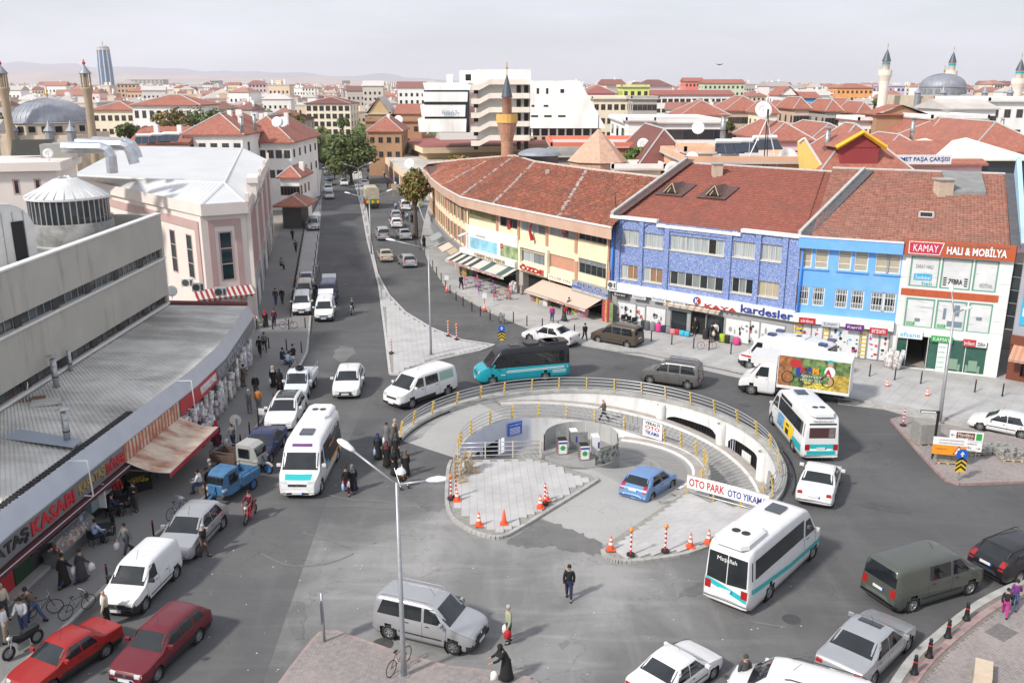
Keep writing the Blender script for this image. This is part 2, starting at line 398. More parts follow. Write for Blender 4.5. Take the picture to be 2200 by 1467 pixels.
pavers(right_pv,[p for p in rp],atan2(-.6,.8),.8,.8,.130,M('pavement_slab',(.40,.395,.385),.88,var=.12,scale=.7,stain=(.3,(.29,.28,.27),.48,.75,.5)),limit=300,keep=lambda c:c.x>-6 and c.y<105,name='paving_slab',stag=False,gap=.010)
RB=pix((596,1480),(625,1440),(672,1380),(690,1362),(720,1360),(870,1412),(960,1436),(1060,1448),(1140,1462),(1200,1500),(596,1560))
rb=raised('near_corner_pavement',RB,.10,JOINT);kerbrow(RB[:9],rb,.10,.03,kw=.14,mat=M('brick_kerb',(.33,.25,.23),.85,var=.15,scale=3),L=.8)
herring(rb,RB,R(40),.135,REDP)
RI=pix((1915,905),(1945,897),(2010,912),(2100,930),(2260,960),(2330,1035),(2200,1037),(2062,1042),(2030,1032),(1985,985))
ri=raised('right_island_pavement',RI,.12,JOINT);kerbrow(RI,ri,.12,.03,kw=.18,mat=REDK,closed=True,L=.9)
herring(ri,RI,R(20),.155,REDP)
RR_=smooth_line(pix((1905,1500),(1960,1420),(2030,1356),(2090,1310),(2150,1276),(2230,1240),(2330,1200)),5)
rr=raised('near_right_pavement',RR_+[V((40,36,0)),V((40,20,0)),V((13,22,0))],.12,JOINT)
kerbrow(RR_,rr,.12,.03,kw=.34,mat=KERB,L=1.0)
kerbrow([p+V((.35,-.38,0))for p in RR_],rr,.12,.035,kw=.3,mat=REDK,L=.7)
herring(rr,[p+V((.6,-.62,0))for p in RR_]+[V((30,31,0)),V((26,24,0)),V((14,22,0))],R(35),.155,REDP)
MB().bx(-.55,-.4,-.02,.55,.4,.012).build('drain_cover',M('drain_iron',(.2,.19,.18),.7,.4,var=.2,scale=8),rr,loc=at(2150,1365)+V((0,0,.158)),rz=.6)
def blob(cx,cy,rx,ry,n=26,seed=1,rot=0):
 r_=random.Random(seed);P0=at(cx,cy);ph=[r_.uniform(0,6.28)for _ in range(4)]
 o=[]
 for i in range(n):
  a=2*pi*i/n;k=1+.16*sin(2*a+ph[0])+.12*sin(3*a+ph[1])+.10*sin(5*a+ph[2])+r_.uniform(-.07,.07)
  x,y=rx*k*cos(a),ry*k*sin(a);o.append((P0 .x+x*cos(rot)-y*sin(rot),P0 .y+x*sin(rot)+y*cos(rot)))
 return o
def rag(pl,n=6,a=.16):
 r_=random.Random(len(pl));o=[]
 for i,p in enumerate(pl):
  q=pl[(i+1)%len(pl)]
  for k in range(n):o.append(p.lerp(q,k/n)+V((r_.uniform(-a,a),r_.uniform(-a,a),0)))
 return o
sheet('rough_asphalt_patch',rag(pix((868,1035),(900,1050),(955,1048),(962,1075),(948,1098),(915,1096),(890,1080),(862,1062),(848,1040))),.008,GRAVEL)
sheet('rough_asphalt_patch',rag(pix((1108,1150),(1155,1115),(1200,1128),(1246,1143),(1290,1165),(1296,1190),(1230,1185),(1180,1172),(1130,1176),(1085,1163))),.008,GRAVEL)
sheet('ramp_apron',arc(11.24,125,168,12)+arc(7.64,182,125,12),.005,APRON)
sheet('concrete_apron',[RC+V(q)for q in((-1.4,-1.9,0),(.5,-2.0,0),(3.6,-6.2,0),(5.4,-5.5,0))]+pix((1475,1062),(1302,1172),(1230,1140),(1160,1112),(1285,1032)),.006,APRON)
TARM=asphalt('tar_repair',(.062,.062,.064),(.17,.17,.165),.8,.4)
for i,(x,y,a,b,r_)in enumerate(((1500,1265,1.2,.35,.5),(1900,1090,1.5,.4,-.4),(640,1330,.4,1.4,.3),(1450,1392,.8,.3,.7),(740,760,.8,2.6,.1),(760,560,.7,5,.25),(1120,770,2.4,.6,0),(1860,960,1.2,.8,.4))):sheet('tar_patch',rag([V((p[0],p[1],0))for p in blob(x,y,a,b,9,i,r_)],3,.1),.012+i*.0003,TARM if i%2 else GRAVEL)
for x,y in((1700,1330),(980,1290),(770,930),(742,610),(1330,790),(1600,870)):MB().lathe([(.0001,.018),(.36,.018),(.38,.01)],20).build('manhole_cover',M('manhole_iron',(.10,.10,.10),.6,.5,var=.2,scale=9),loc=at(x,y))['kind']='structure'
DST=M('pale_dust',(.165,.163,.158),.95,var=.15,scale=3)
for i,q in enumerate((((704,1064),(760,1075),(820,1078),(860,1085)),((730,1085),(800,1092),(845,1094)),((560,1190),(620,1215),(700,1212),(760,1190)),((650,1145),(700,1160),(755,1180)),((1500,1265),(1580,1325),(1690,1350)))):
 L_=smooth_line(pix(*q),5);L2=[p+V((rng.uniform(-.02,.02),.10+rng.uniform(-.05,.05),0))for p in L_];sheet('dust_streak',L_+L2[::-1],.0155+i*.0003,DST)
mh=MB().lathe([(.0001,.004),(.42,.004),(.44,0)],20).build('manhole_cover',M('manhole_iron',(.13,.13,.13),.6,.5,var=.2,scale=9),loc=at(822,1383,.004));mh['kind']='structure'
for q in((1815,857),(895,790)):
 mh=MB().bx(-.5,-.35,0,.5,.35,.012).build('drain_cover',MT['drain_iron'],loc=at(*q,.14));mh['kind']='structure'
 # ------------------------- the roundabout with its two sunken ramps
def z_in(t):return-2.6*min(1,max(0,(t+60)/225))
def z_out(t):return-2.6*min(1,max(0,(130-t)/160))
WHW=M('white_washed_wall',(.70,.70,.69),.75,var=.06,scale=1.2,stain=(1.4,(.36,.34,.31),.53,.75,.6,(1,1,.22)))
RAMP=asphalt('ramp_concrete',(.29,.285,.275),(.38,.37,.355),.6,.6)
def band(mb,r0,r1,a,b,zf0,zf1,n,mi=0):
 pa=[pol(r0,a+(b-a)*i/n,zf0(a+(b-a)*i/n))for i in range(n+1)];pb=[pol(r1,a+(b-a)*i/n,zf1(a+(b-a)*i/n))for i in range(n+1)]
 mb.add(pa+pb,[(i,i+1,n+2+i,n+1+i)if b<a else(i+1,i,n+1+i,n+2+i)for i in range(n)],mi)
mb=MB();band(mb,7.4,11.4,-60,131,z_out,z_out,60);o=mb.build('outer_ramp',RAMP);o['kind']='structure';outer_ramp=o
mb=MB();band(mb,.4,7.45,-84,184,lambda q:z_in(q)-.004,lambda q:z_in(q)-.004,76);o=mb.build('inner_ramp',RAMP);o['kind']='structure';inner_ramp=o
GRV=M('ramp_groove',(.20,.195,.19),.9)
mb=MB()
for i in range(75):
 t=-40+i*2.1
 for r0,r1 in((7.75,9.1),(9.25,10.7)):mb.add([pol(r0,t,z_out(t)+.012),pol(r1,t+3,z_out(t+3)+.012),pol(r1,t+3.3,z_out(t+3.3)+.012),pol(r0,t+.3,z_out(t+.3)+.012)],[(3,2,1,0)])
mb.build('groove',GRV,outer_ramp)['kind']='stuff'
mb=MB()
for i in range(70):
 t=-30+i*3.0
 for r0,r1 in((3.2,4.6),(4.75,6.3)):mb.add([pol(r0,t,z_in(t)+.012),pol(r1,t-3,z_in(t-3)+.012),pol(r1,t-2.6,z_in(t-2.6)+.012),pol(r0,t+.4,z_in(t+.4)+.012)],[(0,1,2,3)])
mb.build('groove',GRV,inner_ramp)['kind']='stuff'
ring=thing('ring_wall','white curved retaining wall with barred openings around the sunken ramp','wall',RC)
WR={ring.name:RC.copy()}
def wob(mb,name,mat,par,smooth=False,kind=None):
 o=mb.build(name,mat,par,smooth)
 if par.parent is None and par.type=='EMPTY':o.matrix_parent_inverse=Matrix.Translation(-par.location)
 if kind:o['kind']=kind
 return o
OPN=[(9,27),(33,54),(-24,1)];top=lambda t:.28;zlow=lambda t:z_out(t)-.25
def beam(t):
 for a,b in OPN:
  if a<=t<=b:
   k=(t-a)/(b-a);return max(z_out(t)+.2,-.78-.35*(2*k-1)**8)
 return None
mb=MB();st=1.5;t=-42.0
while t<137:
 u=t+st;b0=beam(t+st/2)
 zb=(lambda q:beam(min(max(q,t+.01),u-.01))or z_out(q)-.25)if b0 is not None else zlow
 band(mb,11.3,11.3,u,t,zb,top,1)
 if b0 is not None:band(mb,11.3,11.9,t,u,zb,zb,1)
 t=u
wob(mb,'wall_face',WHW,ring)
mb=MB();band(mb,11.24,11.85,-42,169,lambda q:.30,lambda q:.30,80);band(mb,11.85,11.85,-42,169,lambda q:.30,lambda q:-.05,80);band(mb,11.24,11.24,169,-42,lambda q:.30,lambda q:.12,80)
wob(mb,'coping',KERB,ring)
for t in(4.6,30,-27,56):
 m=MB();m.lathe([(.33,z_out(t)-.2),(.33,-.2),(.3,-.1)],14,pol(11.2,t));wob(m,'pillar',WHW,ring,True)
for a,b in OPN:
 m=MB();band(m,12.3,12.3,b+2,a-2,lambda q:-3.2,lambda q:.1,12);wob(m,'recess',DARK,ring)
 t=a+.4
 while t<b:
  zt=beam(t);p0=pol(11.55,t,z_out(t)-.1)
  if zt-z_out(t)>.3:
   m=MB().bx(-.04,-.03,0,.04,.03,zt-z_out(t)+.12);o=wob(m,'bar',BLACKM,ring)
   o.location=p0-RC+RC;o.rotation_euler=(0,0,R(t))
  t+=1.15
m=MB()
for i in range(6):t=15+i*.9;m.bx(0,0,0,.03,.14,.75);m.v[-8:]=[tuple(Matrix.Translation(pol(11.4,t,-2.0))@Matrix.Rotation(R(t),4,'Z')@V(q))for q in m.v[-8:]]
wob(m,'white_sheet',WHITE,ring)
iw=thing('inner_ring_wall','pale inner ring wall between the two ramps with a dark garage opening','wall',RC)
WALLB=M('pale_blue_wall',(.56,.59,.68),.75,var=.06,scale=1.5,stain=(1,(.4,.4,.42),.55,.78,.5,(1,1,.3)))
ztop=lambda q:max(z_in(q),z_out(q))+.16
OP2=[(130,146),(149.5,163)]
ot=lambda t:-1.05-.30*(t-130)/33
mb=MB();t=58.0
while t<184:
 u=t+1;o2=[1 for a,b in OP2 if a<=t+.5<=b]
 zb=(lambda q:ot(q))if o2 else(lambda q:z_in(q)-.2)
 band(mb,7.3,7.3,u,t,zb,ztop,1,1 if t>112 else 0)
 if o2:band(mb,7.3,8.0,t,u,zb,zb,1,0)
 t=u
band(mb,7.3,7.3,58,-60,lambda q:z_in(q)-.2,ztop,40,0);band(mb,7.62,7.62,-60,66,lambda q:z_out(q)-.2,ztop,40,0)
wob(mb,'wall_face',[WHW,WALLB],iw)
mb=MB();band(mb,7.3,7.64,-60,182,ztop,ztop,90);wob(mb,'coping',KERB,iw)
for a,b in OP2:
 m=MB();band(m,7.95,7.95,b,a,lambda q:-3,lambda q:-.2,6);wob(m,'recess',DARK,iw)
 t=a+.6
 while t<b:
  wob(MB().bx(-.02,-.02,0,.02,.02,1.6),'bar',BLACKM,iw).location=pol(7.6,t,-2.6);t+=1.1
m=MB();band(m,6.55,6.72,-40,62,lambda q:z_in(q)+.1,lambda q:z_in(q)+.1,40);band(m,6.55,6.55,62,-40,lambda q:z_in(q),lambda q:z_in(q)+.1,40);wob(m,'kerb_line',WHW,iw)
m=MB();band(m,6.72,7.31,-48,62,lambda q:z_in(q)+.085,lambda q:z_in(q)+.085,40);wob(m,'kerb_band',M('pinkish_concrete',(.36,.33,.305),.9,var=.14,scale=2),iw)
m=MB();band(m,10.55,10.7,-42,118,lambda q:z_out(q)+.14,lambda q:z_out(q)+.14,50);band(m,10.55,10.55,118,-42,lambda q:z_out(q),lambda q:z_out(q)+.14,50);wob(m,'kerb_line',WHW,ring)
m=MB();band(m,10.7,11.32,-42,118,lambda q:z_out(q)+.12,lambda q:z_out(q)+.12,50);wob(m,'kerb_band',MT['pinkish_concrete'],ring)
YEL=M('yellow_post_paint',(.62,.42,.10),.55,var=.12,scale=6,stain=(4,(.4,.34,.2),.55,.7,.6));RAILM=M('rail_steel',(.52,.53,.54),.4,.6,var=.1,scale=4)
def railing(name,label,ts,rf,zf,h=.95,lean=.16,nr=4):
 rt=thing(name,label,'railing',RC)
 pm=MB();pm.bx(-.035,-.05,0,.035,.05,h)
 for k in range(3):z=.22+k*.27;pm.add([(-.035,-.05,z),(-.035,-.16,z+.05),(-.035,-.05,z+.22),(.035,-.05,z),(.035,-.16,z+.05),(.035,-.05,z+.22)],[(0,1,2),(5,4,3),(0,3,4,1),(1,4,5,2)])
 pm.v=[(x,y-lean*(z/h)**2*1.0,z)for x,y,z in pm.v];pme=pm.mesh('post',YEL)
 for t in ts:
  p=pol(rf(t),t,zf(t));o=ob('post',pme,rt,p-RC,R(t-90))
 a,b=min(ts),max(ts);n=max(8,int((b-a)/2.5))
 for k in range(nr):
  hh=.18+k*(h-.2)/(nr-1);off=lean*(hh/h)**2
  m=MB().tube([pol(rf(q)-off,q,zf(q)+hh)for q in[a+(b-a)*i/n for i in range(n+1)]],.028,6);wob(m,'rail',RAILM,rt,True)
 return rt
tso=[-38,-31,-19,-10,2,13,24,35,45,55,64,74,84,94,104,114.5,124,134,146,157,167]
railing('ring_railing','long curved railing with yellow posts around the outer edge of the roundabout',tso,lambda q:11.5,lambda q:.3)
tsi=[179,171,156,139,124,109,94,79,63]
railing('ring_railing','curved railing with yellow posts on the inner ring wall above the garage opening',tsi,lambda q:7.47,ztop,.95,.05)
tsi2=[50,39,27,13,1,-8,-19,-30]
railing('ring_railing','short curved railing with yellow posts between car wash board and entrance banner',tsi2,lambda q:7.47,ztop,.95,.05)
def straight_rail(label,pts,z,h=1.0,nr=4,posts=None,pm=None):
 rt=thing('guard_rail',label,'railing',pts[0]+V((0,0,z)))
 n=len(pts)
 for p in pts:wob(MB().bx(p.x-.035,p.y-.035,z,p.x+.035,p.y+.035,z+h),'post',pm or YEL,rt)
 for k in range(nr):wob(MB().tube([p+V((0,0,z+.2+k*(h-.24)/(nr-1)))for p in pts],.03,6),'rail',RAILM,rt,True)
 return rt
a,b=RC+V((-7.4,-.75,0)),RC+V((-2.5,-.35,0))
straight_rail('straight white rail in front of the dark garage opening',[a+(b-a)*k/3 for k in range(4)],.1,1.05,4,pm=M('pale_post',(.55,.52,.42),.5))
PL=smooth_line(pix((970,992),(963,1010),(960,1050),(960,1080),(968,1108),(990,1130),(1025,1148),(1065,1157),(1090,1152)),4)+pix((1140,1123),(1284,1034),(1276,1026),(1150,986))
pl=raised('left_platform',PL,.10,BED);kerbrow(PL[:-1],pl,.10,.05,kw=.2,L=1.0)
pavers(pl,[p+(RC+V((-1.5,-6,0))-p)*.035 for p in PL],R(3),.42,.62,.165,PAVER)
PR_=pix((1650,1102),(1476,1058),(1302,1172))+smooth_line(pix((1295,1184),(1300,1196),(1318,1206),(1345,1209),(1400,1204),(1480,1190),(1560,1157),(1640,1112),(1664,1096)),4)
pr=raised('right_platform',PR_,.10,BED);kerbrow(PR_[3:],pr,.10,.05,kw=.22,L=1.1)
pavers(pr,[p+(RC+V((7,-10,0))-p)*.03 for p in PR_],R(33),.62,.42,.165,PAVER)
# ------------------------- building helpers
class Fac:
 """a vertical facade plane from A to B (left to right seen from outside)"""
 def __init__(s,A,B):
  s.A=V((A[0],A[1],0));s.B=V((B[0],B[1],0));s.L=(s.B-s.A).length;s.u=(s.B-s.A)/s.L;s.n=V((s.u.y,-s.u.x,0));s.inw=-s.n
 def p(s,px,py,off=0.0):
  d=ray(px,py);o=s.A+s.n*off;k=(o.dot(s.n))/d.dot(s.n);P_=V((d.x*k,d.y*k,CAMH+d.z*k))
  return(P_-s.A).dot(s.u),P_.z
 def P(s,u,z,off=0.0):q=s.A+s.u*u+s.n*off;return V((q.x,q.y,z))
 def rect(s,x0,y0,x1,y1,off=0.0):
  a=s.p(x0,y0,off);b=s.p(x1,y1,off);return(min(a[0],b[0]),min(a[1],b[1]),max(a[0],b[0]),max(a[1],b[1]))
 def box(s,mb,u0,z0,u1,z1,d0,d1,mi=0):
  pts=[s.P(u,z,d)for d in(d0,d1)for u,z in((u0,z0),(u1,z0),(u1,z1),(u0,z1))]
  return mb.add(pts,[(3,2,1,0),(4,5,6,7),(0,1,5,4),(1,2,6,5),(2,3,7,6),(3,0,4,7)],mi)
 def quad(s,mb,u0,z0,u1,z1,d=0.0,mi=0):return mb.add([s.P(u0,z0,d),s.P(u1,z0,d),s.P(u1,z1,d),s.P(u0,z1,d)],[(0,1,2,3)],mi)
 def frm(s,u,z,off=0.0):return frame(s.P(u,z,off),s.u,(0,0,1))
def bld(name,label,cat,loc,group=None):
 return thing(name,label,cat,V((loc[0],loc[1],0)),0,group)
def part(mb,name,mat,par,smooth=False,kind=None,label=None):
 o=mb.build(name,mat,par,smooth)
 root=par
 if par.parent is None:o.matrix_parent_inverse=Matrix.Translation(-par.location)
 if kind:o['kind']=kind
 if label:o['label']=label
 return o
def fwall(mb,F_,u0,u1,z0,z1,ops=(),depth=.2,mi=0,mr=None):
 ops=[(max(a,u0),max(b,z0),min(c,u1),min(d,z1))for a,b,c,d in ops]
 us=sorted({u0,u1}|{o[0]for o in ops}|{o[2]for o in ops});zs=sorted({z0,z1}|{o[1]for o in ops}|{o[3]for o in ops})
 for a,b in zip(us,us[1:]):
  if b-a<1e-4:continue
  for c,d in zip(zs,zs[1:]):
   if d-c<1e-4:continue
   m,k=(a+b)/2,(c+d)/2
   if any(o[0]<m<o[2]and o[1]<k<o[3]for o in ops):continue
   F_.quad(mb,a,c,b,d,0,mi)
 mr=mi if mr is None else mr
 for a,b,c,d in ops:
  for(p,q)in(((a,b),(a,d)),((a,d),(c,d)),((c,d),(c,b)),((c,b),(a,b))):
   mb.add([F_.P(*p),F_.P(*q),F_.P(*q,-depth),F_.P(*p,-depth)],[(0,1,2,3)],mr)
FRW=M('white_window_frame',(.70,.70,.68),.5,var=.08,scale=4)
FRC=M('cream_window_frame',(.62,.58,.48),.55,var=.08,scale=4)
FRA=M('aluminium_frame',(.40,.40,.40),.4,.5)
FRB=M('brown_window_frame',(.16,.10,.075),.6)
CURT=M('pale_curtain',(.36,.39,.40),.35,var=.35,scale=1.2,stretch=(9,9,.3))
CURT2=M('grey_curtain',(.20,.22,.225),.2,var=.4,scale=1.5,stretch=(8,8,.3))
BLIND=M('beige_blind',(.42,.37,.27),.4,var=.06,scale=2)
GLB=M('bluish_glass',(.05,.075,.085),.08,var=.3,scale=.5)
WOODB=M('brown_board',(.27,.155,.085),.5,var=.12,scale=2)
def fwin(par,F_,r,cols=2,rows=1,fm=None,gm=None,depth=.14,fw=.07,name='window',sill=None,bars=0,off=0.0,rowfr=None,single=False):
 u0,z0,u1,z1=r;fm=fm or FRW;mb=MB();d0,d1=-depth-.05+off,-depth+.03+off
 F_.box(mb,u0,z0,u0+fw,z1,d0,d1);F_.box(mb,u1-fw,z0,u1,z1,d0,d1);F_.box(mb,u0+fw,z0,u1-fw,z0+fw,d0,d1);F_.box(mb,u0+fw,z1-fw,u1-fw,z1,d0,d1)
 us=[u0+fw+(u1-u0-2*fw)*i/cols for i in range(cols+1)]
 rf=rowfr or[i/rows for i in range(1,rows)];zs=[z0+fw]+[z0+fw+(z1-z0-2*fw)*t for t in rf]+[z1-fw]
 for u in us[1:-1]:F_.box(mb,u-fw*.4,z0+fw,u+fw*.4,z1-fw,d0+.003,d1-.003)
 for z in zs[1:-1]:F_.box(mb,u0+fw,z-fw*.35,u1-fw,z+fw*.35,d0+.006,d1-.006)
 for b in range(bars):u=u0+fw+(u1-u0-2*fw)*(b+.5)/bars;F_.box(mb,u-.018,z0+fw,u+.018,z1-fw,d1+.02,d1+.05)
 w_=part(mb,name,fm,par)
 g=gm if isinstance(gm,(list,tuple))else[gm or GLASS]
 k=0
 for i in range(cols):
  for j in range(len(zs)-1):
   m=MB();F_.quad(m,us[i],zs[j],us[i+1],zs[j+1],-depth-.02+off);m.build('pane',g[k%len(g)],w_);k+=1
 if sill:m=MB();F_.box(m,u0-.06,z0-.08,u1+.06,z0-.002,-depth*.5,.10);m.build('sill',sill,w_)
 return w_
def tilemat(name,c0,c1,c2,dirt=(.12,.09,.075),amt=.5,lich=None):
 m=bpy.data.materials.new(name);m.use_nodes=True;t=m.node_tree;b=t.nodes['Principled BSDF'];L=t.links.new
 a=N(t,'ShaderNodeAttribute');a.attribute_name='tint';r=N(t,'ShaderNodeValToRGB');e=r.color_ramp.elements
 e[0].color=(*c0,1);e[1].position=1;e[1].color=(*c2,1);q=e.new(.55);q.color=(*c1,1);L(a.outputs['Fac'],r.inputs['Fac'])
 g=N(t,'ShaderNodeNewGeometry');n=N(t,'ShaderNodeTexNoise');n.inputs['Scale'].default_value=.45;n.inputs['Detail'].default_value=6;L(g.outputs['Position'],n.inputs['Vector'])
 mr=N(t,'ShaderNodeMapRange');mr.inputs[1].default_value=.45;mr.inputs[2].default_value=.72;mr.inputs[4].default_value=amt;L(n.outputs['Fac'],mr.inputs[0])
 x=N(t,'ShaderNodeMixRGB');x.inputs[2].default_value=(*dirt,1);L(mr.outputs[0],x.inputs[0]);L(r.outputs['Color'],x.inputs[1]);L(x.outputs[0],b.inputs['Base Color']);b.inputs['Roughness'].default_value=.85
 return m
def tiles(par,P00,P10,P11,P01,mat,tw=.27,tl=.36,th=.095,seed=1,name='roof_tile',mess=.0):
 """courses of overlapping pantiles laid over a roof slope; thousands, so one joined part"""
 r_=random.Random(seed);P00,P10,P11,P01=map(V,(P00,P10,P11,P01))
 nr=max(2,round(((P01-P00).length+(P11-P10).length)/2/tl));v=[];f=[];tn=[]
 nrm=(P10-P00).cross(P01-P00).normalized()
 if nrm.z<0:nrm=-nrm
 for j in range(nr):
  a0,b0=P00 .lerp(P01,j/nr),P10 .lerp(P11,j/nr);a1,b1=P00 .lerp(P01,(j+1.12)/nr),P10 .lerp(P11,(j+1.12)/nr)
  nc=max(1,round((b0-a0).length/tw));n0=len(f)
  for i in range(nc):
   sh=(j%2)*.0;k=.5+r_.uniform(-.5,.5)*r_.random()**.5;lift=th+r_.uniform(-.01,.01)*(1+mess*3)
   b=len(v)
   for(aa,bb,h)in((a0,b0,lift),(a1,b1,.004)):
    for s_,hz in((0,0),(.36,.045),(.74,0),(1,0)):v.append(tuple(aa.lerp(bb,(i+s_)/nc)+nrm*(h+hz)))
   for s_ in(0,.36,.74,1):v.append(tuple(a0 .lerp(b0,(i+s_)/nc)+nrm*-.02))
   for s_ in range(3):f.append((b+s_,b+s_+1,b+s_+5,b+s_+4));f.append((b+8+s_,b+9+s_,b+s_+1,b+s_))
   tn+=[k,k*.35]*3  # lip faces get a darker tint: painted shade that marks out each course
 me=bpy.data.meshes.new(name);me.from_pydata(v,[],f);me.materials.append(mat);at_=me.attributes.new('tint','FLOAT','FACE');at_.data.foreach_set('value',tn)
 o=ob(name,me,par)
 if par.parent is None:o.matrix_parent_inverse=Matrix.Translation(-par.location)
 o['kind']='stuff';return o
def sign(name,label,F_,r,mat,off0=.02,off1=.16,cat='sign',group=None):
 """a flat sign box standing off a facade; returns root so that lettering can be its children"""
 u0,z0,u1,z1=r;root=thing(name,label,cat,F_.P((u0+u1)/2,z0,off0),0,group)
 mb=MB();F_.box(mb,u0,z0,u1,z1,off0,off1);part(mb,'sign_board',mat,root);return root
def ftext(root,F_,s,r,mat,off,ex=.03,bold=.0,name='letters',fit=True):
 u0,z0,u1,z1=r
 o=text(s,mat,None,F_.frm((u0+u1)/2,(z0+z1)/2,off),u1-u0 if fit else None,z1-z0,ex,name,bold)
 if o:o.parent=root;o.matrix_parent_inverse=Matrix.Translation(-root.location)if root.parent is None else Matrix.Identity(4);o.matrix_basis=F_.frm((u0+u1)/2,(z0+z1)/2,off)
 return o
def sub(r,a,b,c,d):
 u0,z0,u1,z1=r;return(u0+(u1-u0)*a,z0+(z1-z0)*b,u0+(u1-u0)*c,z0+(z1-z0)*d)
C_RED=M('sign_red',(.45,.03,.035),.4);C_BLUE=M('sign_blue',(.03,.05,.26),.4);C_BLK=M('sign_black',(.02,.02,.02),.45);C_WHT=M('sign_white',(.75,.75,.75),.45)
C_GRN=M('sign_green',(.03,.33,.07),.4);C_PUR=M('sign_purple',(.12,.02,.16),.4);C_CYA=M('sign_cyan',(.04,.38,.62),.4);C_ORG=M('sign_orange',(.75,.30,.02),.45);C_YEL=M('sign_yellow',(.75,.52,.03),.45)
C_GLD=M('sign_gold',(.33,.24,.10),.5);C_GRY=M('sign_grey',(.30,.31,.32),.5);C_PNK=M('hot_pink',(.62,.05,.22),.5);C_TEA=M('teal_print',(.02,.40,.42),.4);C_LIM=M('lime_green',(.38,.52,.03),.5)
AWN={}
def awning(name,label,F_,u0,u1,z0,out,drop,stripes,val=.35,n=24,group=None,sag=.1,vmat=None):
 """a sloping cloth awning: alternating strips of cloth, a valance along the front, two arms"""
 root=thing(name,label,'awning',F_.P((u0+u1)/2,z0),0,group);mb=MB();k=5
 for i in range(n):
  a,b=u0+(u1-u0)*i/n,u0+(u1-u0)*(i+1)/n
  for j in range(k):
   s0,s1=j/k,(j+1)/k;q=lambda u,s_:F_.P(u,z0-drop*(s_**1.15)-sag*sin(pi*s_)*.5,.05+out*s_)
   mb.add([q(a,s0),q(b,s0),q(b,s1),q(a,s1)],[(3,2,1,0)],i%len(stripes))
  zb=z0-drop-val*(1-.12*(i%2))
  mb.add([F_.P(a,z0-drop,.05+out),F_.P(b,z0-drop,.05+out),F_.P(b,zb,.05+out),F_.P(a,zb,.05+out)],[(3,2,1,0)],(i%len(stripes))if vmat is None else len(stripes))
 part(mb,'cloth',list(stripes)+([vmat]if vmat else[]),root)
 m=MB()
 for u in(u0+.1,u1-.1):m.tube([F_.P(u,z0-.5,.03),F_.P(u,z0-drop-.02,out)],.025,5)
 m.tube([F_.P(u0,z0-drop,.05+out),F_.P(u1,z0-drop,.05+out)],.03,5);part(m,'arm',STEEL,root)
 return root
def chimney(par,c,w,z0,z1,mat,cap=True):
 m=MB().box((c[0],c[1],(z0+z1)/2),(w,w,z1-z0));o=part(m,'chimney',mat,par)
 if cap:MB().box((c[0],c[1],z1+.06),(w*1.25,w*1.25,.1)).build('chimney_cap',CONC,o)
 return o
def dish(label,c,r,yaw,z,group='satellite dishes on the roofs',h=.7):
 t=thing('satellite_dish',label,'satellite dish',(c[0],c[1],z),yaw,group)
 Mx=Matrix.Translation((0,-.12,h))@Matrix.Rotation(R(72),4,'X')
 m=MB().lathe([(.001,-.16*r),(r*.5,-.12*r),(r,0),(r*.98,.02),(r*.5,-.1*r)],16,(0,0,0),0,Mx);m.build('dish',WHITE,t,True)
 MB().tube([(0,0,0),(0,0,h),(0,-.1,h)],.03,5).build('mount',STEEL,t)
 MB().tube([(0,-.1,h-r*.8),(0,-.7*r-.2,h-.05)],.018,4).build('feed_arm',STEEL,t)
 return t
def aircon(label,F_,u,z,off=.05,group='air conditioning units on the walls',w=.9,h=.65):
 t=thing('air_conditioner',label,'air conditioner',F_.P(u,z,off),0,group);m=MB();F_.box(m,u,z,u+w,z+h,off,off+.32);part(m,'casing',WHITE,t)
 c=F_.P(u+w*.36,z+h/2,off+.325);m=MB().lathe([(.001,0),(h*.4,0),(h*.41,.012)],14,c,0,frame((0,0,0),F_.u,(0,0,1)));part(m,'fan_grille',M('ac_grille',(.10,.10,.10),.6),t)
 m=MB();F_.box(m,u+w*.75,z+.1,u+w*.95,z+h-.1,off+.31,off+.328);part(m,'vent',MT['ac_grille'],t)
 return t
 # ------------------------- shop row on the right: yellow, mosaic blue, sky blue, showroom
TILE1=tilemat('clay_tile_red',hexc(142,86,74),hexc(156,96,82),hexc(170,108,92),(.17,.10,.085),.35)
TILE2=tilemat('clay_tile_mixed',hexc(142,98,84),hexc(170,122,106),hexc(194,146,126),(.20,.15,.13),.4)
TILE3=tilemat('clay_tile_weathered',hexc(136,82,66),hexc(164,104,84),hexc(194,130,98),(.14,.095,.08),.5)
def mosaic():
 m=bpy.data.materials.new('blue_mosaic');m.use_nodes=True;t=m.node_tree;b=t.nodes['Principled BSDF'];L=t.links.new;g=N(t,'ShaderNodeNewGeometry')
 v=N(t,'ShaderNodeTexVoronoi');v.inputs['Scale'].default_value=15;L(g.outputs['Position'],v.inputs['Vector'])
 r=N(t,'ShaderNodeValToRGB');e=r.color_ramp.elements;e[0].color=(*hexc(104,122,172),1);e[1].color=(*hexc(166,176,200),1)
 for p,c in((.35,hexc(106,126,180)),(.6,hexc(118,138,188)),(.72,hexc(142,158,196))):q=e.new(p);q.color=(*c,1)
 s=N(t,'ShaderNodeSeparateColor');L(v.outputs['Color'],s.inputs[0]);L(s.outputs[0],r.inputs['Fac']);L(r.outputs['Color'],b.inputs['Base Color']);b.inputs['Roughness'].default_value=.45;return m
MOS=mosaic()
LBLUE=M('sky_blue_plaster',hexc(108,168,236),.8,var=.05,scale=.8,stain=(.5,hexc(150,185,230),.5,.75,.5))
CREAM=M('cream_plaster',hexc(238,220,186),.85,var=.05,scale=.8,stain=(.8,hexc(205,175,130),.52,.75,.5,(1,1,.35)))
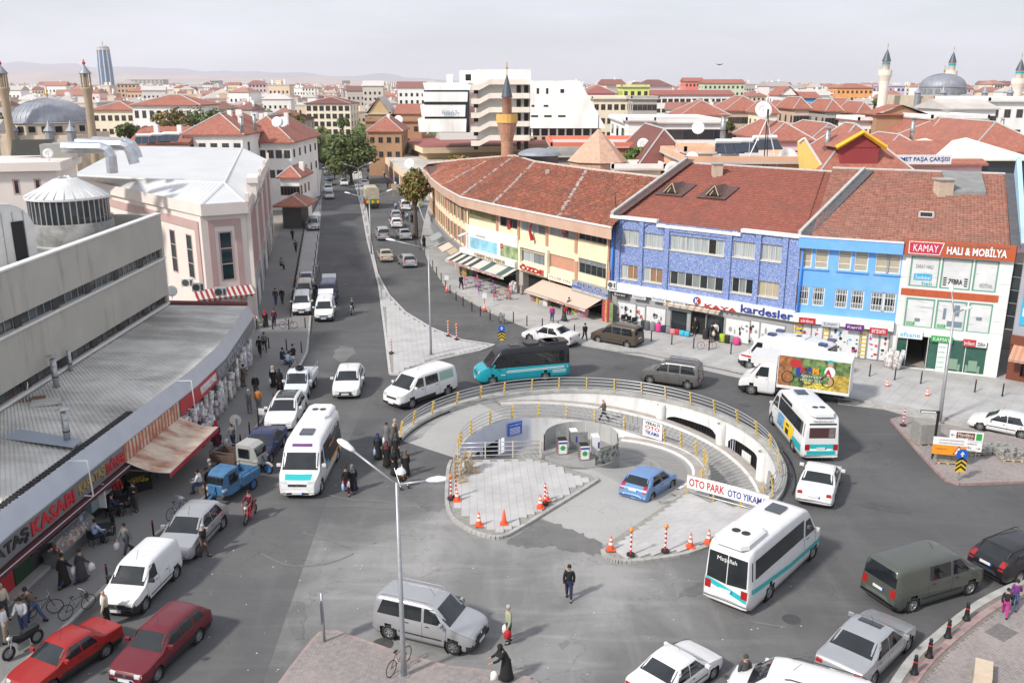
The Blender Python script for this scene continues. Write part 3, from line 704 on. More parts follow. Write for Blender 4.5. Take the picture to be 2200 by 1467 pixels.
TAN=M('tan_fascia',hexc(196,164,144),.8,var=.06,scale=.8,stain=(.6,hexc(170,130,108),.5,.75,.5,(1,1,.4)))
GREYW=M('grey_shopfront',(.33,.33,.33),.5,var=.06,scale=2);ROOFW=M('pale_cement',(.44,.42,.40),.85,var=.12,scale=2)
LEADG=M('dark_flashing',(.085,.085,.09),.6,var=.2,scale=2);BROWNF=M('brown_flashing',(.10,.055,.05),.7,var=.2,scale=1.5)
K0,K1,K2=at(1312,690),at(1700,765),at(2140,815)
FK=Fac(K0,K1);FB=Fac(K1,K2);KAMU=FB.p(1922,700)[0]
def slab_roof(par,F_,u0,u1,ze,zr,dep,mat,tl,seed,over=.25,tw=.27,und=None):
 a,b=F_.P(u0,ze,over),F_.P(u1,ze,over);c,d=F_.P(u1,zr,-dep),F_.P(u0,zr,-dep)
 m=MB().add([a,b,c,d,F_.P(u1,ze,-2*dep),F_.P(u0,ze,-2*dep)],[(0,1,2,3),(3,2,4,5)]);part(m,'roof',und or BROWNF,par)
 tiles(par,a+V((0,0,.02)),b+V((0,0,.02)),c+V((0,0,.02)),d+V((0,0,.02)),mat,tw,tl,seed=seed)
 m=MB().tube([d+V((0,0,.05)),c+V((0,0,.05))],.14,6);part(m,'ridge',ROOFW,par)
def body(par,F_,u0,u1,z,dep,mat,name='side_wall',zg=None,dp=None):
 m=MB()
 for u in(u0,u1):
  p=[F_.P(u,0,0),F_.P(u,0,-2*dep),F_.P(u,z,-2*dep),F_.P(u,zg,-dep)if zg else F_.P(u,z,-dep),F_.P(u,z,0)]
  m.poly(p if u==u1 else p[::-1])
 m.add([F_.P(u0,0,-2*dep),F_.P(u1,0,-2*dep),F_.P(u1,z,-2*dep),F_.P(u0,z,-2*dep)],[(3,2,1,0)]);part(m,name,mat,par)
kb=bld('shop_building','three storey building clad in blue mosaic with white windows and red tiled roof','building',K0)
kw=[((1337,492,1373,530),3,0),((1385,500,1424,536),3,0),((1441,504,1555,551),7,0),((1577,517,1621,557),3,0),((1635,523,1680,564),3,0),((1335,567,1372,603),3,1),((1383,573,1422,610),3,1),((1439,581,1552,628),7,2),((1572,595,1616,634),3,2),((1629,602,1675,642),3,3)]
rects=[]
for(x0,y0,x1,y1),c,k in kw:rects.append(FK.rect(x0,y0,x1,y1))
ze=10.0;m=MB();fwall(m,FK,-.25,FK.L-.05,3.55,ze-.25,rects,.2)
for a,b in(((1330,1),(1378,1)),):pass
part(m,'wall',MOS,kb);body(kb,FK,-.25,FK.L-.05,ze-.3,13,M('party_wall',(.5,.44,.38),.9,var=.1,scale=.6),zg=13.7)
for(r,(q,c,k))in zip(rects,kw):fwin(kb,FK,r,c,1,FRC,[[CURT],[CURT,WOODB,WOODB],[GLASS,CURT2],[BLIND]][k]if k!=0 else[CURT,CURT,CURT,CURT,CURT,CURT if c==3 else DARK,CURT],sill=FRC)
for x in(1328,1377,1432,1566,1628,1686):m=MB();u=FK.p(x,560)[0];FK.box(m,u-.22,3.6,u+.22,ze-.35,0,.16);part(m,'pilaster',MOS,kb)
m=MB()
FK.box(m,FK.p(1432,560)[0]+.22,ze-.9,FK.p(1566,560)[0]-.22,ze-.35,0,.10);part(m,'parapet_band',MOS,kb)
m=MB()
for r in(rects[0],rects[1],rects[3],rects[4]):
 c=(r[0]+r[2])/2;w_=(r[2]-r[0])/2*1.12
 m.tube([FK.P(c+w_*cos(pi*t/14),r[3]+.12+.75*sin(pi*t/14),.02)for t in range(15)],.05,5)
part(m,'blind_arch',M('dark_blue_trim',(.06,.09,.22),.6),kb)
m=MB();st=[(-.3,4.6,ze),(4.6,12.6,ze-.35),(12.6,FK.L+.05,ze)]
for a,b,z in st:FK.box(m,a,z-.28,b,z,-.3,.2)
part(m,'parapet',FRW,kb)
slab_roof(kb,FK,-.1,FK.L-.6,ze-.3,13.75,13.1,TILE1,.37,3,over=-.25)
for u,mt_,w_ in((-.3,ROOFW,.3),(FK.L-.3,ROOFW,.26)):
 m=MB()
 for(d,z)in((0,ze+.15),):pass
 a,b=FK.P(u,ze-.05,.1),FK.P(u,14.05,-13.2);x=FK.u*w_
 m.add([a,a+x,b+x,b,a+V((0,0,.35)),a+x+V((0,0,.35)),b+x+V((0,0,.35)),b+V((0,0,.35))],[(0,1,5,4),(1,2,6,5),(3,0,4,7),(4,5,6,7)]);part(m,'verge',mt_,kb)
 m=MB();y=x+FK.u*.75;m.add([a+x+V((0,0,.12)),a+y+V((0,0,.1)),b+y+V((0,0,.12)),b+x+V((0,0,.14))],[(0,1,2,3)]);part(m,'flashing',BROWNF if u<0 else LEADG,kb)
def roof_pt(F_,px,py,u=None,ze=9.7,zr=13.75,dep=13.1):
 d=ray(px,py);n=V((F_.n.x*(zr-ze),F_.n.y*(zr-ze),dep));o=F_.P(0,ze);k=(o-V((0,0,CAMH))).dot(n)/d.dot(n);return V((0,0,CAMH))+d*k
for px,py in((1450,412),(1541,418)):
 p=roof_pt(FK,px,py);q=FK.u*.75;f=FK.n*1.0;m=MB();t=V((0,0,.85))
 m.add([p-q+f,p+q+f,p+t+f*.5,p+t-f*1.6,p-q-f*1.3+V((0,0,.35)),p+q-f*1.3+V((0,0,.35))],[(0,2,3,4),(1,5,3,2)]);o=part(m,'dormer',BROWNF,kb)
 m=MB();m.add([p-q*.9+f*.93+V((0,0,.05)),p+q*.9+f*.93+V((0,0,.05)),p+t*.92+f*.5],[(0,1,2)]);m.build('dormer_opening',DARK,o)
 m=MB()
 for a,b in((p-q*.85+f,p+t*.98+f*.55),(p+q*.85+f,p+t*.98+f*.55),(p-q*.3+f,p+t*.5+f*.8)):m.tube([a,b],.05,4)
 m.build('dormer_frame',M('light_wood',(.45,.32,.18),.7),o)
 m=MB();m.add([p-q*1.9+f*1.35-V((0,0,.22)),p+q*1.9+f*1.35-V((0,0,.22)),p+q*1.9-f*1.6+V((0,0,.66)),p-q*1.9-f*1.6+V((0,0,.66))],[(0,1,2,3)]);m.build('apron',BROWNF,o)
c=roof_pt(FK,1540,378);chimney(kb,c,.9,c.z-.4,c.z+1.1,M('beige_chimney',(.48,.38,.30),.85,var=.1,scale=3))
gz=.13;SHOPF=M('shop_print',(.66,.67,.67),.35,var=.06,scale=3)
m=MB();fwall(m,FK,-.2,FK.L-.05,gz,3.55,[FK.rect(1441,665,1474,724),FK.rect(1485,668,1515,722),FK.rect(1518,674,1553,735)],.25);part(m,'shop_wall',GREYW,kb)
for(x0,y0,x1,y1),mt_ in(((1326,645,1366,690),SHOPF),((1368,655,1386,694),SHOPF),((1388,655,1430,704),SHOPF),((1441,665,1474,724),GLASS),((1518,674,1553,735),GLASS),((1559,680,1610,740),SHOPF),((1612,686,1630,742),SHOPF),((1634,690,1684,750),SHOPF)):
 r=FK.rect(x0,y0,x1,y1);r=(r[0],max(r[1],gz+.1),r[2],r[3]);fwin(kb,FK,r,1,1,FRA,mt_,-.03 if mt_ is SHOPF else .1,.06,'shop_window')
r=FK.rect(1485,668,1515,722);m=MB();FK.quad(m,r[0],gz,r[2],r[3],-.24);part(m,'doorway',DARK,kb)
m=MB();FK.box(m,r[0]-.05,gz,r[0]+.03,r[3],-.1,.05);FK.box(m,r[2]-.03,gz,r[2]+.05,r[3],-.1,.05);part(m,'door_frame',FRA,kb)
sg=sign('shop_sign','long white shop sign reading KAYA kardesler with red and blue letters',FK,(-.2,3.02,FK.L+.1,3.86),C_WHT,.02,.42)
ftext(sg,FK,'KAYA',FK.rect(1514,652,1583,672,.44),C_RED,.43,.06,.02);ftext(sg,FK,'kardesler',(FK.p(1591,672,.44)[0],3.1,FK.p(1703,690,.44)[0],3.76),C_BLUE,.43,.06,.02)
u,z=FK.p(1497,655,.44);Mx=frame((0,0,0),FK.u,(0,0,1));m=MB().lathe([(.001,.05),(.36,.05),(.36,0)],20,FK.P(u,3.42,.43),0,Mx,pi*.5,pi*1.5);part(m,'emblem',C_BLUE,sg);m=MB().lathe([(.001,.05),(.36,.05),(.36,0)],20,FK.P(u,3.42,.43),0,Mx,-pi*.5,pi*.5);part(m,'emblem',C_RED,sg);ftext(sg,FK,'K',(u-.16,3.2,u+.18,3.64),C_WHT,.485,.02,.02)
for s_,(x0,y0,x1,y1),bm,tm,lab in(('Evren',(1318,626,1347,640),C_BLK,C_WHT,'black brand board at the left end of the white sign'),('monami',(1359,631,1388,645),C_GRY,C_BLK,'grey board reading monami above the shop window'),('Fujika',(1401,636,1431,651),C_GRY,C_BLUE,'grey board reading Fujika above the shop window'),('gülsan',(1443,643,1473,658),C_GRY,C_WHT,'grey oval-logo board left of the round KAYA emblem')):
 r=FK.rect(x0,y0,x1,y1,.44);b=sign('brand_board',lab,FK,r,M('board_pale',(.56,.57,.58),.45)if bm is C_GRY else bm,.425,.50);ftext(b,FK,s_,sub(r,.12,.25,.88,.72),tm if bm is not C_GRY or tm is not C_WHT else C_BLK,.502,.01)
AWS=M('awning_beige',(.60,.50,.40),.8);AWR=M('awning_brown_stripe',(.42,.27,.18),.8)
awning('awning','short beige striped awning under the KAYA sign',FK,FK.p(1433,660)[0],FK.p(1551,680)[0],3.0,.6,.25,[AWS,AWR,AWS],.18)
aircon('white air conditioner on the corner between yellow and mosaic buildings',FK,FK.p(1315,610)[0]-.1,FK.p(1315,618,.3)[1],.3)
bb=bld('shop_building','sky blue rendered building with narrow white windows and barred lower windows','building',K1)
zb=10.1;bw=[(1722,527,1743,572),(1753,530,1778,577),(1803,536,1827,582),(1838,538,1863,587),(1883,543,1907,590),(1909,546,1932,593)]
bl=[(1715,609,1736,653),(1747,614,1769,657),(1795,620,1818,663),(1829,623,1853,668),(1872,627,1897,674),(1897,631,1921,677)]
rs=[FB.rect(*q)for q in bw+bl];hw=(rs[0][2]-rs[0][0]);z0,z1=rs[2][1],rs[2][3];y0,y1=rs[8][1],rs[8][3]
rs=[(r[0],(z0 if i<6 else y0),r[2],(z1 if i<6 else y1))for i,r in enumerate(rs)]
m=MB();fwall(m,FB,.05,KAMU,3.5,zb-.2,rs,.18);part(m,'wall',LBLUE,bb);m=MB();FB.box(m,-.15,zb-1.05,KAMU-.02,zb-.2,.02,.5);part(m,'eave_band',LBLUE,bb)
m=MB();FB.box(m,-.15,zb-.2,KAMU-.02,zb-.08,-.1,.56);part(m,'gutter',FRW,bb)
for i,r in enumerate(rs):
 o=fwin(bb,FB,r,1,3,FRW,BLIND if i<6 else[CURT2,GLASS,CURT2],.1,.085,rowfr=[.28,.74],bars=0 if i<6 else 4)
m=MB()
for i in(0,2,4):FB.box(m,rs[i][0]-.08,z0-.12,rs[i+1][2]+.08,z0-.01,.0,.13)
part(m,'sill',LBLUE,bb)
PIPEB=M('blue_pipe',hexc(60,130,220),.5)
for x,lab in((1325,'blue rain pipe'),(1703,'blue rain pipe')):
 u=FB.p(x,560)[0]if x>1500 else 0
 if x>1500:part(MB().tube([FB.P(.2,zb-1.2,.15),FB.P(.2,3.4,.15)],.09,8),'rain_pipe',PIPEB,bb,True)
part(MB().tube([FK.P(.12,8.7,.2),FK.P(.12,3.9,.2)],.09,8),'rain_pipe',PIPEB,kb,True)
body(bb,FB,.05,FB.L,zb-.3,13.2,MT['party_wall'],zg=13.9)
slab_roof(bb,FB,.75,FB.L-.4,zb-.15,14.1,13.2,TILE2,.33,5,over=.35,tw=.25)
c=roof_pt(FB,2025,418,None,zb,14.1,13.2);chimney(bb,c,1.15,c.z-.5,c.z+1.2,MT['beige_chimney'])
p=roof_pt(FB,1990,466,None,zb,14.1,13.2);sl_=V((-FB.n.x*13.2,-FB.n.y*13.2,3.95)).normalized();m=MB();m.add([p+FB.u*a+sl_*b+V((0,0,h))for a,b,h in((-.45,-.45,.12),(.45,-.45,.12),(.45,.45,.12),(-.45,.45,.12))],[(0,1,2,3)]);o=part(m,'skylight',DARK,bb)
m=MB()
for a,b in(((-.5,-.5),(.5,-.5)),((.5,-.5),(.5,.5)),((.5,.5),(-.5,.5)),((-.5,.5),(-.5,-.5))):m.tube([p+FB.u*a[0]+sl_*a[1]+V((0,0,.15)),p+FB.u*b[0]+sl_*b[1]+V((0,0,.15))],.08,4)
m.build('skylight_frame',ROOFW,o)
q=[roof_pt(FB,*a,None,zb,14.1,13.2)for a in((2042,422),(2118,421),(2106,377),(2022,376))];m=MB();m.add([a+V((0,0,.35))for a in q]+[a-V((0,0,.2))for a in q],[(0,1,2,3),(4,5,1,0),(5,6,2,1),(7,4,0,3)]);part(m,'roof_patch',M('grey_felt',(.22,.225,.22),.8,var=.15,scale=1.5),bb)
a,b=FB.P(FB.L-.4,zb+.1,.3),FB.P(FB.L-.4,14.25,-13.2);x=FB.u*.7
m=MB().add([a,a+x,b+x,b],[(0,1,2,3)]);part(m,'flashing',LEADG,bb)
a,b=FB.P(FB.L+.25,zb+.1,.3),FB.P(FB.L+.25,14.3,-13.2)
up=V((0,0,1.35));m=MB().add([a-V((0,0,.4)),b-V((0,0,.4)),b+up,a+V((0,0,.25)),a+FB.u*.35+V((0,0,.25)),b+up+FB.u*.35],[(3,2,1,0),(2,3,4,5)]);part(m,'gable_wall',M('pale_blue_plaster',hexc(168,200,226),.85,var=.06,scale=1,stain=(.6,hexc(130,150,165),.5,.75,.5)),bb)
ORNG=M('orange_cladding',hexc(178,84,48),.45,var=.05,scale=1);CLADW=M('white_cladding',(.70,.70,.68),.4,var=.05,scale=.7);GRNF=M('green_frame',hexc(100,150,130),.5)
sh=bld('furniture_showroom','white clad furniture showroom with orange band and green framed display panels','building',FB.P(KAMU+3.7,0))
ds=[(1950,546,2009,617),(2014,553,2079,626),(2083,561,2145,640),(1935,633,1997,705),(2003,643,2066,713),(2070,655,2137,725)]
dr=[FB.rect(*q)for q in ds]
zz=[(dr[1][1]+.05,dr[1][3]),(dr[4][1],dr[4][3])];us=[KAMU+.55,KAMU+.55+2.15,KAMU+.55+4.35,FB.L-.85]
m=MB();fwall(m,FB,KAMU,FB.L,3.45,zb-.1,[(us[i]+.06,zz[0][0],us[i+1]-.06,zz[0][1])for i in range(3)]+[(us[i]+.06,zz[1][0],us[i+1]-.06,zz[1][1])for i in range(3)],.12)
for u in(KAMU,FB.L):pass
part(m,'wall',CLADW,sh)
PRNT=M('display_print',(.62,.63,.63),.3,var=.10,scale=.9,stain=(1.1,(.25,.27,.28),.60,.68,.6,(.6,.6,5)))
for i in range(3):
 for j in range(2):fwin(sh,FB,(us[i]+.06,zz[j][0],us[i+1]-.06,zz[j][1]),1,1,GRNF,PRNT,.06,.1,'display_panel')
n=8
for i in range(n):
 a,b=us[0]-.4+(us[3]-us[0]+.6)*i/n,us[0]-.4+(us[3]-us[0]+.6)*(i+1)/n;m=MB();FB.box(m,a+.01,zz[1][1]+.18,b-.01,zz[0][0]-.18,.003,.06);part(m,'cladding_panel',ORNG,sh)
n=9;kt=[]
for i in range(n):
 a,b=KAMU+(FB.L-KAMU)*i/n,KAMU+(FB.L-KAMU)*(i+1)/n;m=MB();FB.box(m,a+.008,zz[0][1]+.12,b-.008,zb+.12,.003,.34);part(m,'cladding_panel',ORNG,sh)
zs0,zs1=zz[0][1]+.12,zb+.12
for i in range(5):
 for(a,b)in((KAMU+.02,us[0]-.02),(us[3]+.05,FB.L-.02)):
  z=3.5+i*.95
  if z+.9<zz[0][1]:m=MB();FB.box(m,a,z,b,z+.93,.003,.03);part(m,'cladding_panel',CLADW,sh)
sg=thing('shop_sign','red KAMAY logo and white HALI & MOBİLYA letters on the orange band','sign',FB.P(KAMU+3,zs0,.36))
r=FB.rect(1950,517,2022,547,.36);r=(KAMU+.35,zs0+.1,KAMU+2.75,zs1-.1);m=MB();m.add([FB.P(r[0],r[1],.38),FB.P(r[2]-.25,r[1]-.0,.38),FB.P(r[2],r[3],.38),FB.P(r[0]-.03,r[3],.38),FB.P(r[0],r[1],.345),FB.P(r[2]-.25,r[1],.345),FB.P(r[2],r[3],.345),FB.P(r[0]-.03,r[3],.345)],[(0,1,2,3),(4,5,1,0),(5,6,2,1),(6,7,3,2),(7,4,0,3)]);part(m,'logo_plate',C_WHT,sg)
m=MB();m.add([FB.P(r[0]+.06,r[1]+.06,.39),FB.P(r[2]-.3,r[1]+.06,.39),FB.P(r[2]-.09,r[3]-.06,.39),FB.P(r[0]+.03,r[3]-.06,.39)],[(0,1,2,3)]);part(m,'logo_plate',M('logo_crimson',(.48,.03,.07),.4),sg)
ftext(sg,FB,'KAMAY',sub(r,.13,.22,.84,.78),C_WHT,.395,.015,.0);ftext(sg,FB,'HALI & MOBİLYA',(KAMU+2.95,zs0+.22,FB.L-.55,zs1-.16),C_WHT,.345,.06,.03)
def fprint(par,F_,s_,r,mt_,off,bold=0):return ftext(par,F_,s_,r,mt_,off,.008,bold,'print')
f2=lambda i,j,a,b,c,d:sub((us[i]+.16,zz[j][0]+.1,us[i+1]-.16,zz[j][1]-.1),a,b,c,d)
fprint(sh,FB,'SARAY HALI',f2(0,0,.15,.62,.8,.76),C_GRY,-.04);r=f2(0,0,.12,.2,.8,.42);m=MB();FB.box(m,*r,-.06,-.045);part(m,'print',C_CYA,sh);fprint(sh,FB,'İstikbal',sub(r,.08,.15,.92,.85),C_WHT,-.04);fprint(sh,FB,'halı',f2(0,0,.45,.03,.82,.16),C_CYA,-.04)
fprint(sh,FB,'ZEBRA',f2(1,0,.24,.14,.76,.32),C_BLK,-.04,.02);fprint(sh,FB,'FESTİVAL',f2(2,0,.28,.10,.9,.28),C_GRY,-.04)
m=MB()
for k in range(4):
 for a,b in((.06,.18),(.82,.94)):q=f2(1,0,a,.08+k*.08,b,.12+k*.08);FB.box(m,*q,-.06,-.045)
part(m,'print',C_BLK,sh)
m=MB()
for q in(f2(1,1,.22,.35,.32,.75),f2(1,1,.62,.5,.8,.9),f2(2,1,.35,.42,.62,.54),f2(0,1,.35,.18,.55,.3),f2(1,1,.4,.1,.95,.3)):FB.box(m,*q,-.06,-.045)
part(m,'print',M('blue_grey_print',(.16,.22,.27),.4),sh)
for i in(0,1):q=f2(i,1,.05,.04,.36,.15);m=MB();FB.box(m,*q,-.06,-.04);part(m,'print',C_GRN,sh);fprint(sh,FB,'KAMAY',sub(q,.1,.2,.85,.8),C_WHT,-.035)
g0=.13;dx=[FB.rect(1926,733,1944,782),FB.rect(1948,733,1988,793),FB.rect(1993,738,2014,792),FB.rect(2029,742,2114,806)]
dr=[(r[0],g0+.05,r[2],2.75)for r in dx]
m=MB();fwall(m,FB,KAMU,FB.L,g0,3.45,dr,.15);part(m,'shop_wall',CLADW,sh)
SGL=M('green_shop_glass',(.03,.10,.075),.06,spec=.6,var=.3,scale=.8)
for i,r in enumerate(dr):
 if i!=1:fwin(sh,FB,r,1 if i!=3 else 2,1,FRW,SGL,.08,.06,'shop_window')
m=MB();r=dr[1];m.add([FB.P(r[0],g0,-.14),FB.P(r[2],g0,-.14),FB.P(r[2]-.3,g0+.02,-5),FB.P(r[0]+.3,g0+.02,-5)],[(0,1,2,3)],0);m.add([FB.P(r[0]+.3,g0,-5),FB.P(r[2]-.3,g0,-5),FB.P(r[2]-.3,2.75,-5),FB.P(r[0]+.3,2.75,-5),FB.P(r[0],g0,-.14),FB.P(r[2],g0,-.14),FB.P(r[2],2.75,-.14),FB.P(r[0],2.75,-.14)],[(0,1,2,3),(4,0,3,7),(1,5,6,2),(7,3,2,6)],1);part(m,'open_interior',[M('shop_floor',(.42,.39,.34),.3),M('shop_interior',(.10,.10,.09),.8)],sh)
for k in range(2):
 u=dr[3][0]+.75+k*1.35;t=thing('armchair','pale green armchair behind the glass, %s one'%('left' if k==0 else 'right'),'armchair',FB.P(u,g0+.1,.0),0,'armchairs in the showroom window')
 Mx=frame(FB.P(u,g0+.12,-.055),FB.u,(0,0,1));SG=M('sage_upholstery',(.20,.30,.22),.8)
 MB().bx(-.32,.15,-.02,.32,.42,.03).xf(Mx).build('seat',SG,t).matrix_parent_inverse=Matrix.Translation(-t.location)
 for q in((-.30,.42,-.03,.30,.98,.02,'backrest'),(-.5,.05,-.02,-.33,.6,.035,'armrest'),(.33,.05,-.02,.5,.6,.035,'armrest')):MB().bx(*q[:6]).xf(Mx).build(q[6],SG,t).matrix_parent_inverse=Matrix.Translation(-t.location)
for s_,(x0,y0,x1,y1),bm,tm,lab in(('efsane',(1930,708,1981,730),C_WHT,C_CYA,'white sign with turquoise script efsane above the showroom doors'),('KAMAY',(2001,721,2046,738),C_GRN,C_WHT,'green KAMAY sign above the showroom entrance'),('brillant',(2070,729,2096,746),C_RED,C_WHT,'red sign reading brillant on the showroom front'),('ZEBRA',(2098,733,2119,748),C_WHT,C_BLK,'small white ZEBRA sign next to the red sign')):
 r=FB.rect(x0,y0,x1,y1,.2);b=sign('brand_board',lab,FB,r,bm,.05,.18);ftext(b,FB,s_,sub(r,.1,.2,.9,.8),tm,.182,.02)
r=FB.rect(2016,740,2028,801);m=MB();FB.box(m,r[0],g0,r[2],2.8,.003,.04);part(m,'print_column',C_WHT,sh)
for k in range(6):fprint(sh,FB,'KAMAY',(r[0]+.06,.4+k*.4,r[2]-.06,.55+k*.4),C_GRN,.042)
m=MB();fwall(m,FB,.05,KAMU,g0,3.5,[],.2);part(m,'shop_wall',GREYW,bb)
sg=sign('shop_sign','white fascia with red, white and purple brand boards under the sky blue wall',FB,(-.05,3.0,KAMU-.05,3.75),C_WHT,.02,.40)
for s_,(x0,y0,x1,y1),bm,tm,lab in(('sinbo',(1717,681,1751,697),C_RED,C_WHT,'red board reading sinbo'),('SUNNY',(1766,689,1803,704),M('board_pale',(.56,.57,.58),.45),C_BLUE,'pale board reading SUNNY in blue'),('KapriS',(1817,695,1855,712),C_PUR,C_WHT,'purple board reading KapriS'),('arzum',(1869,703,1906,720),C_RED,C_WHT,'red board reading arzum')):
 r=FB.rect(x0,y0,x1,y1,.42);b=sign('brand_board',lab,FB,r,bm,.405,.48);ftext(b,FB,s_,sub(r,.12,.22,.88,.78),tm,.482,.012)
pr=[(1704,698,1722,742,1),(1709,696,1740,750,0),(1743,703,1765,756,0),(1767,708,1779,762,1),(1781,707,1847,768,0),(1847,718,1860,775,1),(1862,722,1886,777,0),(1888,727,1905,780,0)]
rr2=random.Random(5);PC=[C_RED,C_BLK,C_GRY,C_GRY,C_CYA,C_BLK,C_PNK,C_BLUE]
for x0,y0,x1,y1,k in pr:
 r=FB.rect(x0,y0,x1,y1);r=(r[0],g0+.35,r[2],2.85);o=fwin(bb,FB,r,1,1,FRA if not k else C_GRY,C_WHT if k else SHOPF,-.03,.05,'shop_window')
 if k:
  for q in range(7):m=MB();z=r[1]+.2+q*.33;FB.box(m,r[0]+.07,z,r[2]-.07,z+.15,.02,.035);m.build('print',C_YEL,o)
 else:
  for q in range(int(8*(r[2]-r[0]))):
   u,z,w_,h_=rr2 .uniform(r[0]+.1,r[2]-.35),rr2 .uniform(r[1]+.15,r[3]-.4),rr2 .uniform(.08,.3),rr2 .uniform(.06,.32)
   m=MB().add([FB.P(u+w_/2+w_/2*cos(a),z+h_/2+h_/2*sin(a),.032+q*.0002)for a in[i*pi/4+.3 for i in range(8)]],[tuple(range(8))]);m.build('print',rr2 .choice(PC),o)
for(x0,y0,x1,y1)in((1326,645,1366,690),(1388,655,1430,704),(1559,680,1610,740),(1634,690,1684,750),(1368,655,1386,694),(1612,686,1630,742)):
 r=FK.rect(x0,y0,x1,y1);r=(r[0],max(r[1],.3),r[2],r[3])
 for q in range(9):
  u,z,w_,h_=rr2 .uniform(r[0]+.1,r[2]-.3),rr2 .uniform(r[1]+.15,r[3]-.5),rr2 .uniform(.05,.16),rr2 .uniform(.05,.3);m=MB().add([FK.P(u+w_*cos(a),z+h_*sin(a),.06+q*.0002)for a in[i*pi/3 for i in range(6)]],[tuple(range(6))]);part(m,'print',rr2 .choice([C_BLK,C_GRY,C_GRY,C_BLK,C_RED]),kb)
K3=FB.P(FB.L+.6,0);K4=at(2330,850);FD=Fac(K3,K4)
db=bld('office_building','grey panelled building with dark ribbon glass at the right edge of the row','building',K3)
GRP=M('grey_panel',(.36,.37,.40),.4,.1,var=.06,scale=1);m=MB();gl=FD.rect(2165,545,2195,720);ur=(gl[0]+.25,3.9,gl[0]+1.15,8.9)
fwall(m,FD,0,FD.L,3.6,10.4,[ur],.15);m.add([FD.P(0,10.4),FD.P(FD.L,10.4),FD.P(FD.L,10.4,-20),FD.P(0,10.4,-20),FD.P(0,0),FD.P(0,0,-20)],[(0,1,2,3),(4,0,3,5)]);part(m,'wall',GRP,db);fwin(db,FD,ur,1,5,FRA,GLASS,.06,.05)
m=MB();fwall(m,FD,0,FD.L,.13,3.6,[(.9,.5,6,2.4)],.5);FD.box(m,0,2.9,FD.L,3.6,.003,.2);part(m,'shop_wall',M('red_brown_shopfront',(.16,.045,.025),.5),db);m=MB();FD.quad(m,.9,.5,6,2.4,-.45);part(m,'shop_window',GLASS,db)
awning('awning','salmon striped awning at the right edge of the picture',FD,.25,5,3.0,1.2,1.0,[M('salmon_cloth',(.48,.27,.18),.85),M('salmon_stripe',(.40,.21,.13),.85)],.15)
sg=sign('banner','bright blue banner hanging on the grey panelled building',FD,(ur[2]+.3,4.4,ur[2]+5,7.3),C_CYA,.02,.08);ftext(sg,FD,'Royal',(ur[2]+.45,4.9,ur[2]+3.4,5.7),C_WHT,.082,.01)
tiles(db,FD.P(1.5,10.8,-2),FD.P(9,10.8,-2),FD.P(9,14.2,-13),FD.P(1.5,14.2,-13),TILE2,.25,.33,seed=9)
m=MB().add([FD.P(1.4,10.7,-1.9),FD.P(9,10.7,-1.9),FD.P(9,14.1,-13),FD.P(1.4,14.1,-13),FD.P(1.4,10.4,-13),FD.P(1.4,10.4,-1.9)],[(0,1,2,3),(5,0,3,4)]);part(m,'roof',BROWNF,db)
ZY=9.1;E_=[at(x,y,ZY)for x,y in((910,363),(926,383),(950,402),(990,424),(1060,440),(1200,468),(1314,490))]
def offset_line(pts,d):
 o=[]
 for i,p in enumerate(pts):
  a=pts[max(i-1,0)];b=pts[min(i+1,len(pts)-1)];t=(b-a);t.z=0;t.normalize();o.append(V((p.x-t.y*d,p.y+t.x*d,0)))
 return o
W_=offset_line(E_,.85);W_[-1]=FK.P(-.35,0,0)
yb=bld('corner_building','cream three storey building curving round the corner with weathered tiled roof','building',W_[3])
PINKC=M('pink_pilaster',hexc(190,140,116),.85,var=.06,scale=1)
segs=[Fac(W_[i],W_[i+1])for i in range(6)];FY=Fac(W_[3],W_[6])
m=MB();opn=[]
for i,s_ in enumerate(segs[:3]):
 k=max(1,round(s_.L/2.1));ops=[]
 for q in range(k):
  a,b=s_.L*q/k+.22,s_.L*(q+1)/k-.22;ops+=[(a,5.9,b,7.7),(a,3.2,b,5.0)]
 fwall(m,s_,0,s_.L,2.9,8.3,ops,.2);opn.append((s_,ops))
rects=[(FY.rect(1007,446,1066,482),2,1,'y'),(FY.rect(1073,458,1112,494),3,1,'d'),(FY.rect(1119,467,1172,508),3,2,'c'),(FY.rect(1180,474,1235,517),4,2,'c'),(FY.rect(1243,482,1307,528),5,2,'d'),(FY.rect(1119,536,1170,573),2,1,'c'),(FY.rect(1180,544,1234,588),1,1,'b'),(FY.rect(1243,553,1306,602),5,2,'d')]
zt=[sum(r[0][1]for r in rects[:5])/5,sum(r[0][3]for r in rects[:5])/5]
ops=[(r[0][0],r[0][1],r[0][2],r[0][3])for r in rects]
fwall(m,FY,0,FY.L,2.6,8.3,ops,.2)
part(m,'wall',CREAM,yb)
GY=M('yellowish_pane',(.26,.24,.13),.25,var=.4,scale=.7)
for s_,ops in opn:
 for j,r in enumerate(ops):fwin(yb,s_,r,2,1,FRA if j%3 else FRB,[[GY],[CURT2],[GLASS],[WOODB]][(j*7+int(s_.L*10))%4],.12,.05)
 k=max(1,round(s_.L/2.1))
 for q in range(k+1):
  for z_ in(5.8,3.1):mm=MB();u=s_.L*q/k;s_.box(mm,u-.16,z_,u+.16,z_+2,0,.08);part(mm,'pilaster',PINKC,yb)
for r,c,rw,k in rects:fwin(yb,FY,r,c,rw,FRA if k in 'yd' else FRW,{'y':GY,'d':[GLASS,CURT2],'c':[CURT,CURT2,CURT],'b':PINKC}[k],.14,.06,rowfr=[.7]if rw==2 else None)
